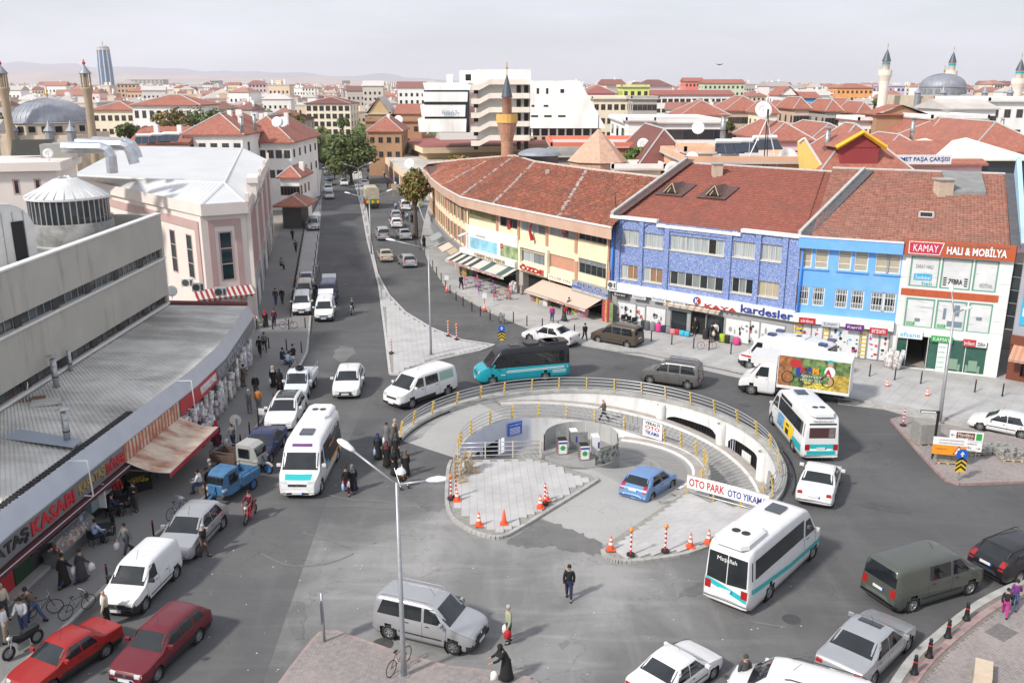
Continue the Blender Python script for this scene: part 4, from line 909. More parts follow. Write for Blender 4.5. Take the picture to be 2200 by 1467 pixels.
for x,z_,h_ in((1069,5.7,2.3),(1115,5.7,2.3),(1176,5.7,2.3),(1239,5.7,2.3),(1309,5.7,2.3),(1176,2.8,2.1),(1239,2.8,2.1),(1309,2.8,2.1)):m=MB();u=FY.p(x,500 if z_>3 else 570)[0];FY.box(m,u-.2,z_,u+.2,z_+h_,.0,.1);part(m,'pilaster',PINKC,yb)
part(MB().tube([FY.P(.1,8.2,.15),FY.P(.1,3,.15)],.08,8),'rain_pipe',CREAM,yb,True);part(MB().tube([FY.P(FY.L-.15,8.2,.15),FY.P(FY.L-.15,3,.15)],.08,8),'rain_pipe',CREAM,yb,True)
m=MB();n=len(E_);lo=[V((p.x,p.y,8.05))for p in E_];hi=[V((p.x,p.y,ZY))for p in E_];wl=[V((p.x,p.y,8.3))for p in W_];wl2=[V((p.x,p.y,8.05))for p in W_]
m.add(lo+hi,[(i,i+1,n+i+1,n+i)for i in range(n-1)]);m.add(lo+wl2,[(i+1,i,n+i,n+i+1)for i in range(n-1)]);part(m,'fascia',TAN,yb)
m=MB().tube([p+V((0,0,.03))for p in hi],.11,6);part(m,'gutter',FRW,yb)
RD=[at(x,y,12.6)for x,y in((921,351),(1000,341),(1106,336),(1150,349),(1262,366),(1345,378),(1418,384))]
RY=[at(921,353,10.4),at(985,346,11.3),at(1060,340,12.2),at(1106,337,12.6),at(1150,350,12.6),at(1262,366,12.6),at(1418,384,12.6)]
m=MB();m.add([p-V((0,0,.3))for p in hi+RY],[(i,i+1,n+i+1,n+i)for i in range(n-1)]);bk=[p+V((2.5,14,0))for p in RY];m.add(RY+[V((p.x,p.y,8))for p in bk],[(i,i+1,n+i+1,n+i)for i in range(n-1)]);m.add([V((hi[0].x,hi[0].y,8)),hi[0],RY[0],V((bk[0].x,bk[0].y,8))],[(3,2,1,0)]);part(m,'roof',BROWNF,yb)
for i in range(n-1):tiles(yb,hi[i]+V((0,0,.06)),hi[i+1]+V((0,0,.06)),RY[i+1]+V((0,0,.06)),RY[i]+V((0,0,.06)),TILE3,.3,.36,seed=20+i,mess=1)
m=MB()
for i in range(1,n-1):
 if i in(2,3,4,5):
  a,b=hi[i],RY[i];k=int((b-a).length/.42);r3=random.Random(i)
  for q in range(k):
   if r3 .random()<.88:p=a.lerp(b,(q+.5)/k);m.box((p.x+r3 .uniform(-.06,.06),p.y,p.z+.12),(.34,.3,.12+r3 .uniform(0,.08)),r3 .uniform(-.5,.5))
part(m,'hip_mortar',ROOFW,yb,kind='stuff');part(MB().tube([p+V((0,0,.1))for p in RY],.16,6),'ridge',M('mortar_ridge',(.50,.42,.36),.9,var=.2,scale=4),yb)
for px,py in((1176,372),(1274,376),(1352,392)):c=at(px,py,12.0);chimney(yb,c,.42,c.z-1.5,c.z+.35,ROOFW,px>1300)
p=at(1326,478,9.2);t=thing('roof_antenna','thin leaning antenna pole where cream and mosaic roofs meet','antenna',p);MB().tube([(0,0,0),(-.3,0,2.7)],.035,5).tube([(-.5,0,2.6),(-.1,0,2.75)],.02,4).build('pole',BLACKM,t)
SG_=thing('shop_sign','white fascia panel with two picture panels above the CEMRE sign','sign',FY.P(3,4,.1))
r=FY.rect(1001,470,1115,570);u0,u1=FY.p(1003,500)[0],FY.p(1114,540)[0];m=MB();FY.box(m,u0,3.25,u1,6.0,.02,.14);part(m,'sign_board',C_WHT,SG_)
for(x0,y0,x1,y1),mt_ in(((1009,508,1068,548),M('sky_picture',(.30,.58,.72),.4,var=.3,scale=.8)),((1075,524,1112,560),M('curtain_picture',(.30,.38,.20),.4,var=.5,scale=1.5))):q=FY.rect(x0,y0,x1,y1,.15);m=MB();FY.box(m,*q,.145,.16);part(m,'picture',mt_,SG_)
ftext(SG_,FY,'ARTEMİS',(FY.p(1025,528)[0],4.9,FY.p(1045,532)[0],5.1),C_GRY,.165,.01);m=MB();q=FY.rect(1075,526,1085,540,.15);m.lathe([(.001,.02),(.3,.02),(.3,0)],14,FY.P(q[0]+.3,q[3]-.1,.165),0,frame((0,0,0),FY.u,(0,0,1)));part(m,'picture',C_RED,SG_);ftext(SG_,FY,'TAÇ',(q[0]+.1,q[3]-.2,q[0]+.5,q[3]),C_WHT,.19,.01)
s2=sign('shop_sign','white sign reading CEMRE HALI PERDE in pale gold letters',FY,(u0-.9,2.62,u1,3.2),C_WHT,.05,.5);ftext(s2,FY,'CEMRE HALI PERDE',(FY.p(1020,575,.5)[0],2.72,FY.p(1085,590,.5)[0],3.08),C_GLD,.5,.06,.015)
AWD=M('awning_dark',(.045,.045,.045),.85);AWL=M('awning_pale',(.55,.54,.48),.85);AWG=M('awning_green',(.07,.12,.11),.85)
aw=awning('awning','striped cream and black awning over the curtain shop tables',FY,u0-1.6,u0+4.0,2.6,2.0,.75,[AWL,AWL,AWL,AWD,AWD,AWD],.3,24,vmat=AWL);aw2=awning('awning','striped cream and green awning next to the arched entrance',FY,u0+4.1,u1+.2,2.6,2.0,.75,[AWL,AWL,AWL,AWG,AWG,AWL],.3,12,vmat=AWL)
for a_,b_,rt in((u0-1.4,u0+3.8,aw),(u0+4.3,u1,aw2)):ftext(rt,FY,'CEMRE HALI PERDE',(a_+.5,1.56,b_-.4,1.8),C_RED,2.06,.01)
oz=FY.rect(1117,520,1173,600);m=MB();uo0,uo1=FY.p(1114,560,.3)[0],FY.p(1176,570,.3)[0]
fwall(m,FY,uo0,uo1,2.3,5.35,[],.2);m=MB();FY.box(m,uo0,2.55,uo1,3.35,.05,.35);FY.box(m,uo0,5.0,uo1,5.35,.05,.35);FY.box(m,uo0,3.35,uo0+.3,5.0,.05,.35);FY.box(m,uo1-.3,3.35,uo1,5.0,.05,.35);part(m,'shop_surround',M('ivory_panel',hexc(240,230,200),.6,var=.04,scale=1),yb)
so=thing('shop_sign','big red ÖZDE letters on the ivory shop surround','sign',FY.P((uo0+uo1)/2,2.5,.36));ftext(so,FY,'ÖZDE',(uo0+.35,2.65,uo1-.5,3.3),C_RED,.36,.08,.04);ftext(so,FY,'HALI PERDE MOBİLYA',(uo0+.4,2.36,uo1-.2,2.5),C_GLD,.3,.02)
m=MB();fwall(m,FY,0,FY.L,.13,2.6,[(uo0+.4,.13,uo1-.1,2.3),(u0+1,.13,u1-.5,2.3),(FY.p(1180,640)[0],.13,FY.L-.9,2.4)],.8);part(m,'shop_wall',M('pale_shop_wall',(.45,.42,.37),.7,var=.08,scale=1),yb)
for a_,b_ in((uo0+.4,uo1-.1),(u0+1,u1-.5),(FY.p(1180,640)[0],FY.L-.9)):m=MB();FY.quad(m,a_,.13,b_,2.4,-.75);part(m,'doorway',DARK,yb)
for s_ in segs[:3]:
 m=MB();fwall(m,s_,0,s_.L,.13,2.9,[],.2);s_.box(m,0,2.3,s_.L,2.85,.02,.35);part(m,'shop_wall',M('silver_shopfront',(.30,.31,.32),.45,.3),yb);m=MB()
 k=max(1,int(s_.L/3))
 for q in range(k):s_.quad(m,s_.L*q/k+.2,.2,s_.L*(q+1)/k-.2,2.2,.01)
 part(m,'shop_window',GLASS,yb)
so=sign('shop_sign','cream sign reading ÖLÇER HALI in brown letters',FY,(*[FY.p(1177,605,.3)[0],2.42],FY.p(1229,610,.3)[0],3.0),M('ivory_panel',(.8,.7,.6)),.05,.3);ftext(so,FY,'ÖLÇER HAL',(FY.p(1178,605,.3)[0]+.1,2.6,FY.p(1228,610,.3)[0]-.1,2.92),C_RED,.3,.02)
ub0,ub1=FY.p(1229,612,.4)[0],FY.p(1306,640,.4)[0];so=sign('shop_sign','grey sign reading BEKO with a blue stripe',FY,(ub0,2.05,ub1,3.12),C_GRY,.05,.42);m=MB();FY.box(m,ub0,2.42,ub1,2.62,.42,.43);part(m,'stripe',M('stripe_blue',(.04,.10,.40),.4),so);ftext(so,FY,'BEKO',(ub0+.9,2.7,ub1-.9,3.02),MT['stripe_blue'],.42,.02);ftext(so,FY,'KAMAY  HALI ve MOBİLYA',(ub0+.2,2.12,ub1-.2,2.34),C_WHT,.42,.02)
ftext(so,FY,'Dünya Markası',(ub0+1.6,2.46,ub1-.3,2.58),C_WHT,.432,.01)
aw=awning('awning','long pink and beige striped awning over the bedding shop',FY,FY.p(1170,630)[0]-.3,FY.L-.5,2.1,2.3,.8,[M('awning_pinkish',(.58,.42,.35),.85),AWS],.25,40);ftext(aw,FY,'KAMAY  HALI MOBİLYA',(FY.p(1215,650)[0]+.3,1.12,FY.L-1.4,1.3),C_RED,2.36,.01)
for s_,(a,b,d,o_,lab,sts)in((segs[2],(.3,3.6,.7,1.6,'beige sloping awning on the curved side, nearest the striped one',[AWS])),(segs[1],(2.5,6.5,.8,1.7,'grey sheet awning on the curved side of the cream building',[M('awning_grey',(.30,.32,.33),.8)])),(segs[2],(3.8,6.6,.6,1.2,'small tan awning on the curved side',[M('awning_tan',(.46,.36,.24),.85)]))):awning('awning',lab,s_,a,b,2.3,o_,d,sts,.15,6)
# ------------------------- left side: low shop arcade, grey hall above it, pink hall
RIBS=M('ribbed_metal_sheet',(.56,.545,.51),.65,.05,var=.16,scale=.7,stain=(.35,(.22,.21,.19),.47,.66,.75,(.25,1,1)))
GREYP=M('weathered_plaster',(.41,.395,.35),.9,var=.07,scale=.5,stain=(1.0,(.22,.15,.10),.56,.80,.6,(1.2,1.2,.16)))
PALEM=M('pale_metal_fascia',(.44,.47,.52),.4,.2,var=.06,scale=1)
ZS=4.2;Q_=[at(x,y,ZS)for x,y in((-160,1232),(0,1103),(409,799),(469,745),(532,658))]
Q_=[V((p.x,p.y,0))for p in Q_];B_=[at(-160,1000,4.6),at(0,887,4.6),at(365,655,4.6)]
ar=bld('shop_arcade','long low shop arcade with ribbed grey metal roof and pale fascia','building',Q_[2])
def ribbed(mb,a0,a1,b0,b1,n,h=.035):
 for i in range(n):
  t=[(i+k)/n for k in(0,.18,.5,.68,1)];hs=(0,h,h,0,0)
  A_=[a0 .lerp(a1,q)+V((0,0,g))for q,g in zip(t,hs)];C_=[b0 .lerp(b1,q)+V((0,0,g))for q,g in zip(t,hs)]
  mb.add(A_+C_,[(k,k+1,6+k,5+k)for k in range(4)])
m=MB();top_=[V((p.x,p.y,ZS+.05))for p in Q_];bt=[B_[0],B_[1],B_[1].lerp(B_[2],.62),B_[1].lerp(B_[2],.78),B_[2]]
for i in range(4):ribbed(m,top_[i],top_[i+1],bt[i],bt[i+1],max(4,int((top_[i+1]-top_[i]).length/.42)))
part(m,'roof',RIBS,ar,kind='stuff')
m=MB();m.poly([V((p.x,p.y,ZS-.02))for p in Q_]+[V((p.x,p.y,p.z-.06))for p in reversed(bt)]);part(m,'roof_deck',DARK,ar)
QO=offset_line(Q_,-.45);arF=[Fac(QO[i],QO[i+1])for i in range(4)];wl=[Fac(a.P(0,0,-.9),a.P(a.L,0,-.9))for a in arF];ZC=zat(QO[2],825);ZB=ZC-1.08
m=MB();b2=MB();d2=MB();gz=.13;w2=MB()
for i,f in enumerate(arF):
 q0,q1=V((Q_[i].x,Q_[i].y,ZS+.1)),V((Q_[i+1].x,Q_[i+1].y,ZS+.1));m.add([f.P(0,ZC),f.P(f.L,ZC),q1,q0,f.P(0,ZC-.07),f.P(f.L,ZC-.07),q0-V((0,0,.2)),q1-V((0,0,.2))],[(0,1,2,3),(4,5,1,0),(3,2,7,6)]);f.box(b2,0,ZB,f.L,ZC-.07,-.12,-.02)
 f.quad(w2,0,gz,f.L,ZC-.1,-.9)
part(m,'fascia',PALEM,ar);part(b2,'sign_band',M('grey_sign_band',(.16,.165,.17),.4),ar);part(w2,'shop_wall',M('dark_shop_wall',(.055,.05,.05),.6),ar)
e=Fac(B_[2],Q_[4]);m=MB();m.add([B_[2]-V((0,0,4)),V((Q_[4].x,Q_[4].y,0)),V((Q_[4].x,Q_[4].y,ZS+.2)),B_[2]+V((0,0,.25))],[(3,2,1,0)]);m.tube([B_[2]+V((0,0,.15)),V((Q_[4].x,Q_[4].y,ZS+.15))],.22,5);part(m,'end_parapet',M('oxblood_paint',(.13,.03,.025),.7,var=.15,scale=2),ar)
f=arF[1];m=MB();k=int(f.L*.62/.25)
for i in range(k):f.box(m,i*.25,ZS+.09,i*.25+.14,ZS+.16,-.85,-.5)
part(m,'roof_edge',PLASTIC,ar,kind='stuff')
def slant(f,u0,u1,s_,mat,nm,lab=None,z0=.18,z1=.86,root=None):
 M4=frame(f.P((u0+u1)/2,ZB+(z0+z1)/2,-.018),f.u,(0,0,1));o=text(s_,mat,None,M4,u1-u0,z1-z0,.06,nm,.03);o.parent=root;o.matrix_parent_inverse=Matrix.Translation(-root.location);o.matrix_basis=M4;return o
px2u=lambda f,x,y:f.p(x,y)[0]
s1=thing('shop_sign','grey butcher sign with dark KARATAŞ and red KASABI letters','sign',f.P(4,2.6,0));slant(f,px2u(f,-85,1172),px2u(f,57,1116),'KARATAŞ',C_BLK,'letters',root=s1);slant(f,px2u(f,63,1110),px2u(f,158,1050),'KASABI',C_RED,'letters',root=s1)
s1=thing('shop_sign','grey grill sign with gold KARATAŞ and red DÖNER letters','sign',f.P(11,2.6,0));slant(f,px2u(f,167,1038),px2u(f,223,993),'KARATAŞ',C_GLD,'letters',root=s1);slant(f,px2u(f,226,990),px2u(f,264,962),'DÖNER',C_RED,'letters',root=s1)
u0,u1=px2u(f,386,858),px2u(f,462,795);u1=min(u1,f.L-.1)
s1=thing('shop_sign','red carpet shop sign reading KOYUNLU HALI in white','sign',f.P(u0,2.6,0));m=MB();g_=arF[2];ue=px2u(g_,464,795);f.box(m,u0,ZB+.04,f.L,ZC-.1,-.02,.02);g_.box(m,0,ZB+.04,ue,ZC-.1,-.02,.02);part(m,'sign_board',C_RED,s1);slant(g_,.15,ue-.3,'KOYUNLU HALI',C_WHT,'letters',root=s1,z0=.3,z1=.8).location+=g_.n*.042
for q,(s_,a_,b_)in enumerate(((arF[2],ue+.3,ue+4),(arF[3],.5,7))):s1=thing('shop_sign',('grey letters on the pale fascia past the red carpet sign','grey KOYUNLU letters at the far end of the pale fascia')[q],'sign',s_.P(2,3,0));slant(s_,a_,min(b_,s_.L-.3),('HALI SARAYI','KOYUNLU')[q],C_GRY,'letters',root=s1)
for q,u in enumerate((px2u(f,175,1040),px2u(f,400,860))):
 t=thing('sign_lamp_frame',('white tube bracket over the grill sign','white tube bracket over the red carpet sign')[q],'bracket',f.P(u,3.5,0));part(MB().tube([f.P(u,ZS+.05,-.6),f.P(u,ZS+.1,.45),f.P(u+.1,ZB+.1,.45),f.P(u+.1,ZB+.1,0)],.035,5),'tube',WHITE,t)
w1=wl[1]
awning('awning','dark maroon scalloped awning lip under the butcher signs',w1,px2u(f,-80,1230),px2u(f,268,975),ZB+.02,1.1,.12,[M('maroon_cloth',(.085,.018,.022),.85)],.22,40)
def wrect(x0,y0,x1,y1):return w1 .rect(x0,y0,x1,y1)
uA=w1 .p(163,1171)[0]
for a_,b_,mt_,nm in((-6.2,-4.9,C_RED,'wall_panel'),(-4.8,-3.6,M('green_fringe_curtain',(.015,.05,.02),.7),'door_curtain'),(-3.5,-2.9,GLASS,'shop_window'),(-2.8,.05,GLASS,'shop_window'),(.1,.75,M('dark_red_panel',(.2,.02,.02),.5),'wall_panel'),(1.6,4.4,GLASS,'shop_window'),(4.5,5.4,DARK,'doorway')):
 m=MB();w1 .box(m,uA+a_,gz if nm!='shop_window' else 1.0,uA+b_,2.2,.0,.04);part(m,nm,mt_,ar)
m=MB();w1 .box(m,uA+1.5,.95,uA+4.5,1.12,.0,.2);w1 .box(m,uA+4.35,.95,uA+4.5,2.45,.0,.12);part(m,'window_ledge',FRW,ar)
for k in range(5):m=MB();w1 .box(m,uA+1.0,gz+k*.17,uA+4.5,gz+k*.17+.12,.02,.06);part(m,'wall_plank',M('dark_cladding',(.07,.07,.075),.4,.3),ar)
m=MB();w1 .box(m,uA-6.3,gz,uA+1,gz+.16,.05,.55);part(m,'step',CONC,ar)
mc=thing('meat_counter','glass fronted butcher counter full of meat in front of the shop','display counter',w1 .P(uA-1.6,gz,.9));STS=M('counter_steel',(.35,.36,.37),.3,.8,var=.1,scale=3)
m=MB();w1 .box(m,uA-3.0,gz,uA+.1,.75,.25,.95);part(m,'base',STS,mc);m=MB();w1 .box(m,uA-3.05,.75,uA+.15,.85,.2,1.15);part(m,'tray',STS,mc)
m=MB();w1 .box(m,uA-3.05,1.42,uA+.15,1.5,.2,.65);part(m,'top_shelf',STS,mc)
m=MB();r3=random.Random(2)
for k in range(90):m.ball(w1 .P(uA-2.9+r3 .random()*2.9,.9,.3+r3 .random()*.75),r3 .uniform(.05,.10),6,r3 .randrange(3))
part(m,'meat',[M('meat_red',(.26,.05,.04),.4),M('meat_pink',(.45,.22,.18),.4),M('meat_pale',(.5,.36,.28),.4)],mc,True,'stuff')
gm=bpy.data.materials.new('counter_glass');gm.use_nodes=True;b=gm.node_tree.nodes['Principled BSDF'];b.inputs['Base Color'].default_value=(.8,.85,.85,1);b.inputs['Roughness'].default_value=.03;b.inputs['Alpha'].default_value=.16;MT['counter_glass']=gm
m=MB();pr_=[(1.15,.85),(1.12,1.1),(.95,1.32),(.65,1.46)]
for k in range(3):a,b=uA-3.0+k*1.03,uA-3.0+(k+1)*1.03;[m.add([w1 .P(a,p[1],p[0]),w1 .P(b,p[1],p[0]),w1 .P(b,q[1],q[0]),w1 .P(a,q[1],q[0])],[(0,1,2,3)])for p,q in zip(pr_,pr_[1:])]
part(m,'glass',gm,mc)
sd=sign('pillar_sign','blue vertical DÖNER sign on the pillar',w1,(uA+.25,.4,uA+.62,1.9),M('döner_blue',(.02,.16,.40),.4),.06,.2)
for k,ch in enumerate('DÖNER'):ftext(sd,w1,ch,(uA+.33,1.62-k*.27,uA+.54,1.8-k*.27),C_WHT,.205,.01)
bx_=thing('wall_cabinet','open pale grill cabinet hanging between the two shops','cabinet',w1 .P(uA+.9,1.2,.1));m=MB();w1 .box(m,uA+.8,1.0,uA+1.5,2.2,.05,.6);part(m,'box',M('cabinet_grey',(.2,.25,.27),.4),bx_);m=MB();w1 .box(m,uA+1.5,.95,uA+1.56,2.25,.05,.95);part(m,'door',FRW,bx_)
OAW=M('orange_stripe_cloth',hexc(178,100,78),.9,var=.1,scale=2);OAP=M('faded_cream_cloth',hexc(196,178,160),.9,var=.14,scale=1.5,stain=(.9,hexc(150,95,70),.45,.62,.85,(.5,1,1)))
a0,a1=px2u(f,266,968),px2u(f,382,868)
t=awning('awning','big faded orange striped awning sagging out over the pavement',f,a0,a1,ZB+.06,2.3,.55,[OAP],.3,30,sag=.45,vmat=C_RED)
m=MB();k=34
for i in range(k):f.box(m,a0+(a1-a0)*i/k,ZB,a0+(a1-a0)*(i+1)/k,ZC-.08,-.02,.015+.02*(i%2),i%2)
part(m,'striped_panel',[OAW,OAP],t)
def flue(label,px,py,z,h,r=.16,cap=True,M_=STEEL):
 p=at(px,py,z);t=thing('flue_pipe',label,'flue',p,0,'flue pipes on the roofs');MB().cyl((0,0,-.1),r,h,12).build('pipe',M_,t,True)
 for k in(.35,.7):MB().lathe([(r,0),(r*1.1,.01),(r*1.1,.06),(r,.07)],12,(0,0,h*k)).build('joint_ring',PLASTIC if k<.5 else STEEL,t)
 if cap:MB().lathe([(.001,.22),(r*1.9,.12),(r*1.9,.1),(.001,.1)],12,(0,0,h-.05)).build('cap',M_,t)
 return t
flue('tall steel flue with flat cap standing on the blue-grey roof strip',146,952,4.3,1.75);flue('steel flue against the grey wall, shorter and capped, left of a plain pipe',122,834,4.5,1.9,.17);flue('thin plain steel pipe against the grey wall',153,800,4.5,1.5,.12,False)
m=MB().add([p+V((0,0,.11))for p in pix((0,918),(178,948),(158,966),(0,945),z=4.4)],[(3,2,1,0)]);part(m,'roof_patch',M('blue_grey_sheet',(.32,.36,.42),.5,.2),ar)
p=at(100,868,4.5);m=MB().box((p.x,p.y,4.62),(1.5,.9,.14),.4);part(m,'roof_hatch',RIBS,ar);p=at(70,860,4.5);m=MB().box((p.x,p.y,4.58),(1.3,.8,.06),.4);part(m,'rust_sheet',M('rust',(.16,.085,.05),.9,var=.3,scale=6),ar)
dish('white satellite dish on the arcade roof by the grey wall',at(43,850,4.5),.5,.5,4.45);dish('small satellite dish at the end of the grey building',at(370,640,4.6),.45,.6,4.5)
G1=B_[2]+V((0,0,0));G0=B_[1];dgx=(G1-G0);dgx.z=0;dgx.normalize();GA=V((G0 .x,G0 .y,0))-dgx*14
FG=Fac(GA,G1);ZG=zat(G1,460);gb=bld('market_hall','weathered grey concrete hall with two long strips of dark windows','building',G1)
z=[FG.p(345,535)[1],FG.p(347,555)[1],FG.p(357,634.5)[1],FG.p(364,652)[1]];z1,z0=FG.p(170,609)[1],FG.p(170,637)[1]
ops=[];m=MB()
for(zb_,zt_,sh_)in((z[1],z[0],.3),(z[3]+.15,z[2],1.0)):
 u=FG.L-.4-sh_*0;k=0
 while u>2:w_=3.5;ops.append((u-w_,zb_,u,zt_));u-=w_+.75
pl_=[(min(q[0]for q in ops if q[1]==b),b,max(q[2]for q in ops if q[1]==b),[q[3]for q in ops if q[1]==b][0])for b in sorted({q[1]for q in ops})];fwall(m,FG,0,FG.L,0,ZG,pl_,.3);inn=V((FG.inw.x,FG.inw.y,0));bk=22
m.add([FG.P(FG.L,0),FG.P(FG.L,0,-bk),FG.P(FG.L,ZG,-bk),FG.P(FG.L,ZG)],[(0,1,2,3)]);m.add([FG.P(0,ZG),FG.P(FG.L,ZG),FG.P(FG.L-.35,ZG,-.35),FG.P(0,ZG,-.35)],[(0,1,2,3)])
m.add([FG.P(0,ZG,-.35),FG.P(FG.L-.35,ZG,-.35),FG.P(FG.L-.35,ZG-1.5,-.35),FG.P(0,ZG-1.5,-.35),FG.P(FG.L-.35,ZG,-bk),FG.P(FG.L-.35,ZG-1.5,-bk),FG.P(FG.L,ZG,-bk)],[(3,2,1,0),(2,5,4,1)]);m.add([FG.P(FG.L,ZG),FG.P(FG.L,ZG,-bk),FG.P(FG.L-.35,ZG,-bk),FG.P(FG.L-.35,ZG,-.35)],[(0,1,2,3)])
part(m,'wall',GREYP,gb);m=MB();FG.box(m,0,ZG,FG.L+.05,ZG+.1,-.42,.06);part(m,'coping',FRW,gb);m=MB();m.add([FG.P(0,ZG-1.4,-.35),FG.P(FG.L-.3,ZG-1.4,-.35),FG.P(FG.L-.3,ZG-1.4,-bk),FG.P(0,ZG-1.4,-bk)],[(0,1,2,3)]);part(m,'roof',RIBS,gb)
for q in ops:fwin(gb,FG,q,4,1,FRA if q[1]>6 else FRB,[GLASS,GLB,GLASS],.2,.045)
for q in ops:m=MB();FG.box(m,q[0]-.75,q[1],q[0],q[3],-.28,-.12);part(m,'window_pillar',PLASTIC,gb)
for zb_ in(z[1],z[3]+.15):m=MB();FG.box(m,0,zb_-.12,FG.L,zb_-.003,-.1,.12);part(m,'sill',FRW,gb)
D_=at(152,470,ZG+.2);RD_=83*D_.y/1990
dr=thing('roof_lantern','round black-glazed lantern with white conical roof on the grey hall','roof lantern',V((D_.x,D_.y,ZG-1.4)))
MB().lathe([(RD_*1.06,0),(RD_*1.06,1.5),(RD_,1.52)],40).build('drum',M('mottled_concrete',(.25,.25,.24),.9,var=.25,scale=1.5,stain=(.7,(.08,.08,.08),.5,.7,.7)),dr,True)
MB().lathe([(RD_*.97,1.5),(RD_*.97,3.2)],40).build('glazing',GLASS,dr)
for k in range(40):MB().bx(-.04,-.03,1.5,.04,.05,3.2).build('glazing_bar',FRA,dr,loc=(RD_*.97*cos(k*pi/20),RD_*.97*sin(k*pi/20),0),rz=k*pi/20-pi/2)
MB().lathe([(RD_*1.04,3.15),(RD_*1.04,3.3),(RD_*.3,4.5),(.25,4.6),(.001,4.75)],40).build('cone_roof',M('white_sheet_metal',(.62,.62,.61),.5,.1,var=.1,scale=1.2),dr)
for k in range(26):a=k*2*pi/26;MB().tube([(RD_*1.04*cos(a),RD_*1.04*sin(a),3.33),(.3*cos(a),.3*sin(a),4.66)],.035,4).build('seam',STEEL,dr)
BV=at(22,572,ZG-1.4);bv=thing('barrel_vault','white ribbed barrel vault with tall dark opening on the grey hall roof','roof structure',V((BV.x,BV.y,ZG-1.4)),R(62));bv.scale=(.66,.8,.8)
WSM=MT['white_sheet_metal'];m=MB();prof=[(-3,0)]+[(-3*cos(pi*i/12),2.6+2.2*sin(pi*i/12))for i in range(13)]+[(3,0)]
m.loft([[(x,y_,z_)for x,z_ in prof]for y_ in(0,9)],caps=True);m.build('vault',WSM,bv)
for k in range(7):MB().tube([(-3.03*cos(pi*i/12),.1+k*1.4,2.6+2.25*sin(pi*i/12))for i in range(13)],.09,4).build('rib',WHITE,bv)
for k in range(5):MB().bx(-2.4+k*1.1,-.06,0,-2.35+k*1.1,0,4.2).build('seam',STEEL,bv)
MB().bx(.7,-.1,.3,1.9,0,3.4).build('opening',DARK,bv)
PNKW=M('pink_cladding',hexc(186,156,152),.6,var=.05,scale=.8);IVW=M('ivory_cladding',hexc(222,212,204),.55,var=.04,scale=.6);WROOF=M('white_roof_sheet',(.60,.61,.61),.45,.05,var=.05,scale=.3,stain=(.2,(.5,.5,.5),.5,.8,.5));TGL=M('teal_dark_glass',(.008,.03,.036),.06,var=.3,scale=.4)
C4=[at(x,y,10.2)for x,y in((150,398),(433,465),(534,458),(611,366))];C4[3]=V((C4[2].x-11.0,C4[2].y+50,10.2))
IN=[p.copy()for p in C4];cc=V((-45,110,10.2))
IN=[p+(cc-p).normalized()*.6 for p in C4];PF=[Fac(IN[i],IN[i+1])for i in range(3)]
ph=bld('white_roofed_hall','pink and ivory clad hall with a large white metal roof and tall dark windows','building',IN[1])
m=MB();tl=[PF[0].rect(363,491,387,588),PF[0].rect(397,495,424,596)];zt_,zb_=tl[0][3],tl[0][1]
lo=[(PF[0].p(375,540)[0]-.75,zb_,PF[0].p(375,540)[0]+.55,zt_),(PF[0].p(410,545)[0]-.75,zb_,PF[0].p(410,545)[0]+.55,zt_)]
u=lo[0][0]-4
while u>2:lo.append((u,zb_,u+1,zt_));u-=4
fwall(m,PF[0],0,PF[0].L,0,10.2,lo,.25);cw=PF[1].rect(480,497,509,601);cw=(PF[1].L/2-.62,cw[1],PF[1].L/2+.62,cw[3]);fwall(m,PF[1],0,PF[1].L,0,10.2,[cw],.25)
st=PF[2];so_=[];zt2=9.2;zb2=4.2
for g in range(4):
 for k in range(8):u=1.6+g*12.6+k*1.3;so_.append((u,zb2,u+.62,zt2))
fwall(m,st,0,st.L,0,10.2,so_,.3);part(m,'wall',IVW,ph)
for q in lo:fwin(ph,PF[0],q,1,3,PNKW,TGL,.0,.11)
fwin(ph,PF[1],cw,1,3,PNKW,TGL,.0,.13)
for q in so_:fwin(ph,st,q,1,1,PNKW,TGL,.12,.05)
m=MB()
def ring_(F_,a,b,c,d,w_):F_.box(m,a,d-w_,c,d,.003,.1);F_.box(m,a,b,a+w_,d-w_,.003,.1);F_.box(m,c-w_,b,c,d-w_,.003,.1)
ring_(PF[1],PF[1].L*.14,2,PF[1].L*.86,9.7,.55);ring_(PF[0],1,2,PF[0].L-.5,9.6,.8)
for g in range(4):a=1.0+g*12.6;st.box(m,a,9.3,a+11,9.9,.003,.12);st.box(m,a,3.5,a+11,4.15,.003,.12)
for g in range(4):
 for k in range(9):a=1.13+g*12.6+k*1.3;st.box(m,a,4.15,a+.36,9.3,.003,.2)
part(m,'pink_frame',PNKW,ph,kind='stuff')
m=MB()
for g in range(5):a=-.1+g*12.6;st.box(m,a+.05,0,a+1.0,11.9,.003,.32)
part(m,'pier',IVW,ph)
T4=[V((p.x,p.y,11.25))for p in C4];m=MB();m.add([V((p.x,p.y,10.2))for p in C4]+T4+[V((p.x,p.y,10.2))for p in IN],[(0,1,5,4),(1,2,6,5),(2,3,7,6),(1,0,8,9),(2,1,9,10),(3,2,10,11)]);part(m,'cornice',IVW,ph)
RE=[at(*q,12.25)for q in((153,377),(482,394),(576,309))];RE[2]=RE[1]+(C4[3]-C4[2])*1.0+V((-1.6,0,0));R3=RE[0]+(RE[2]-RE[1])*.75+V((0,0,.6));gut_=[V((p.x,p.y,11.0))+(cc-p).normalized()*.35 for p in C4]
m=MB();m.add([*RE,R3],[(0,1,2,3)]);part(m,'roof_top',WROOF,ph)
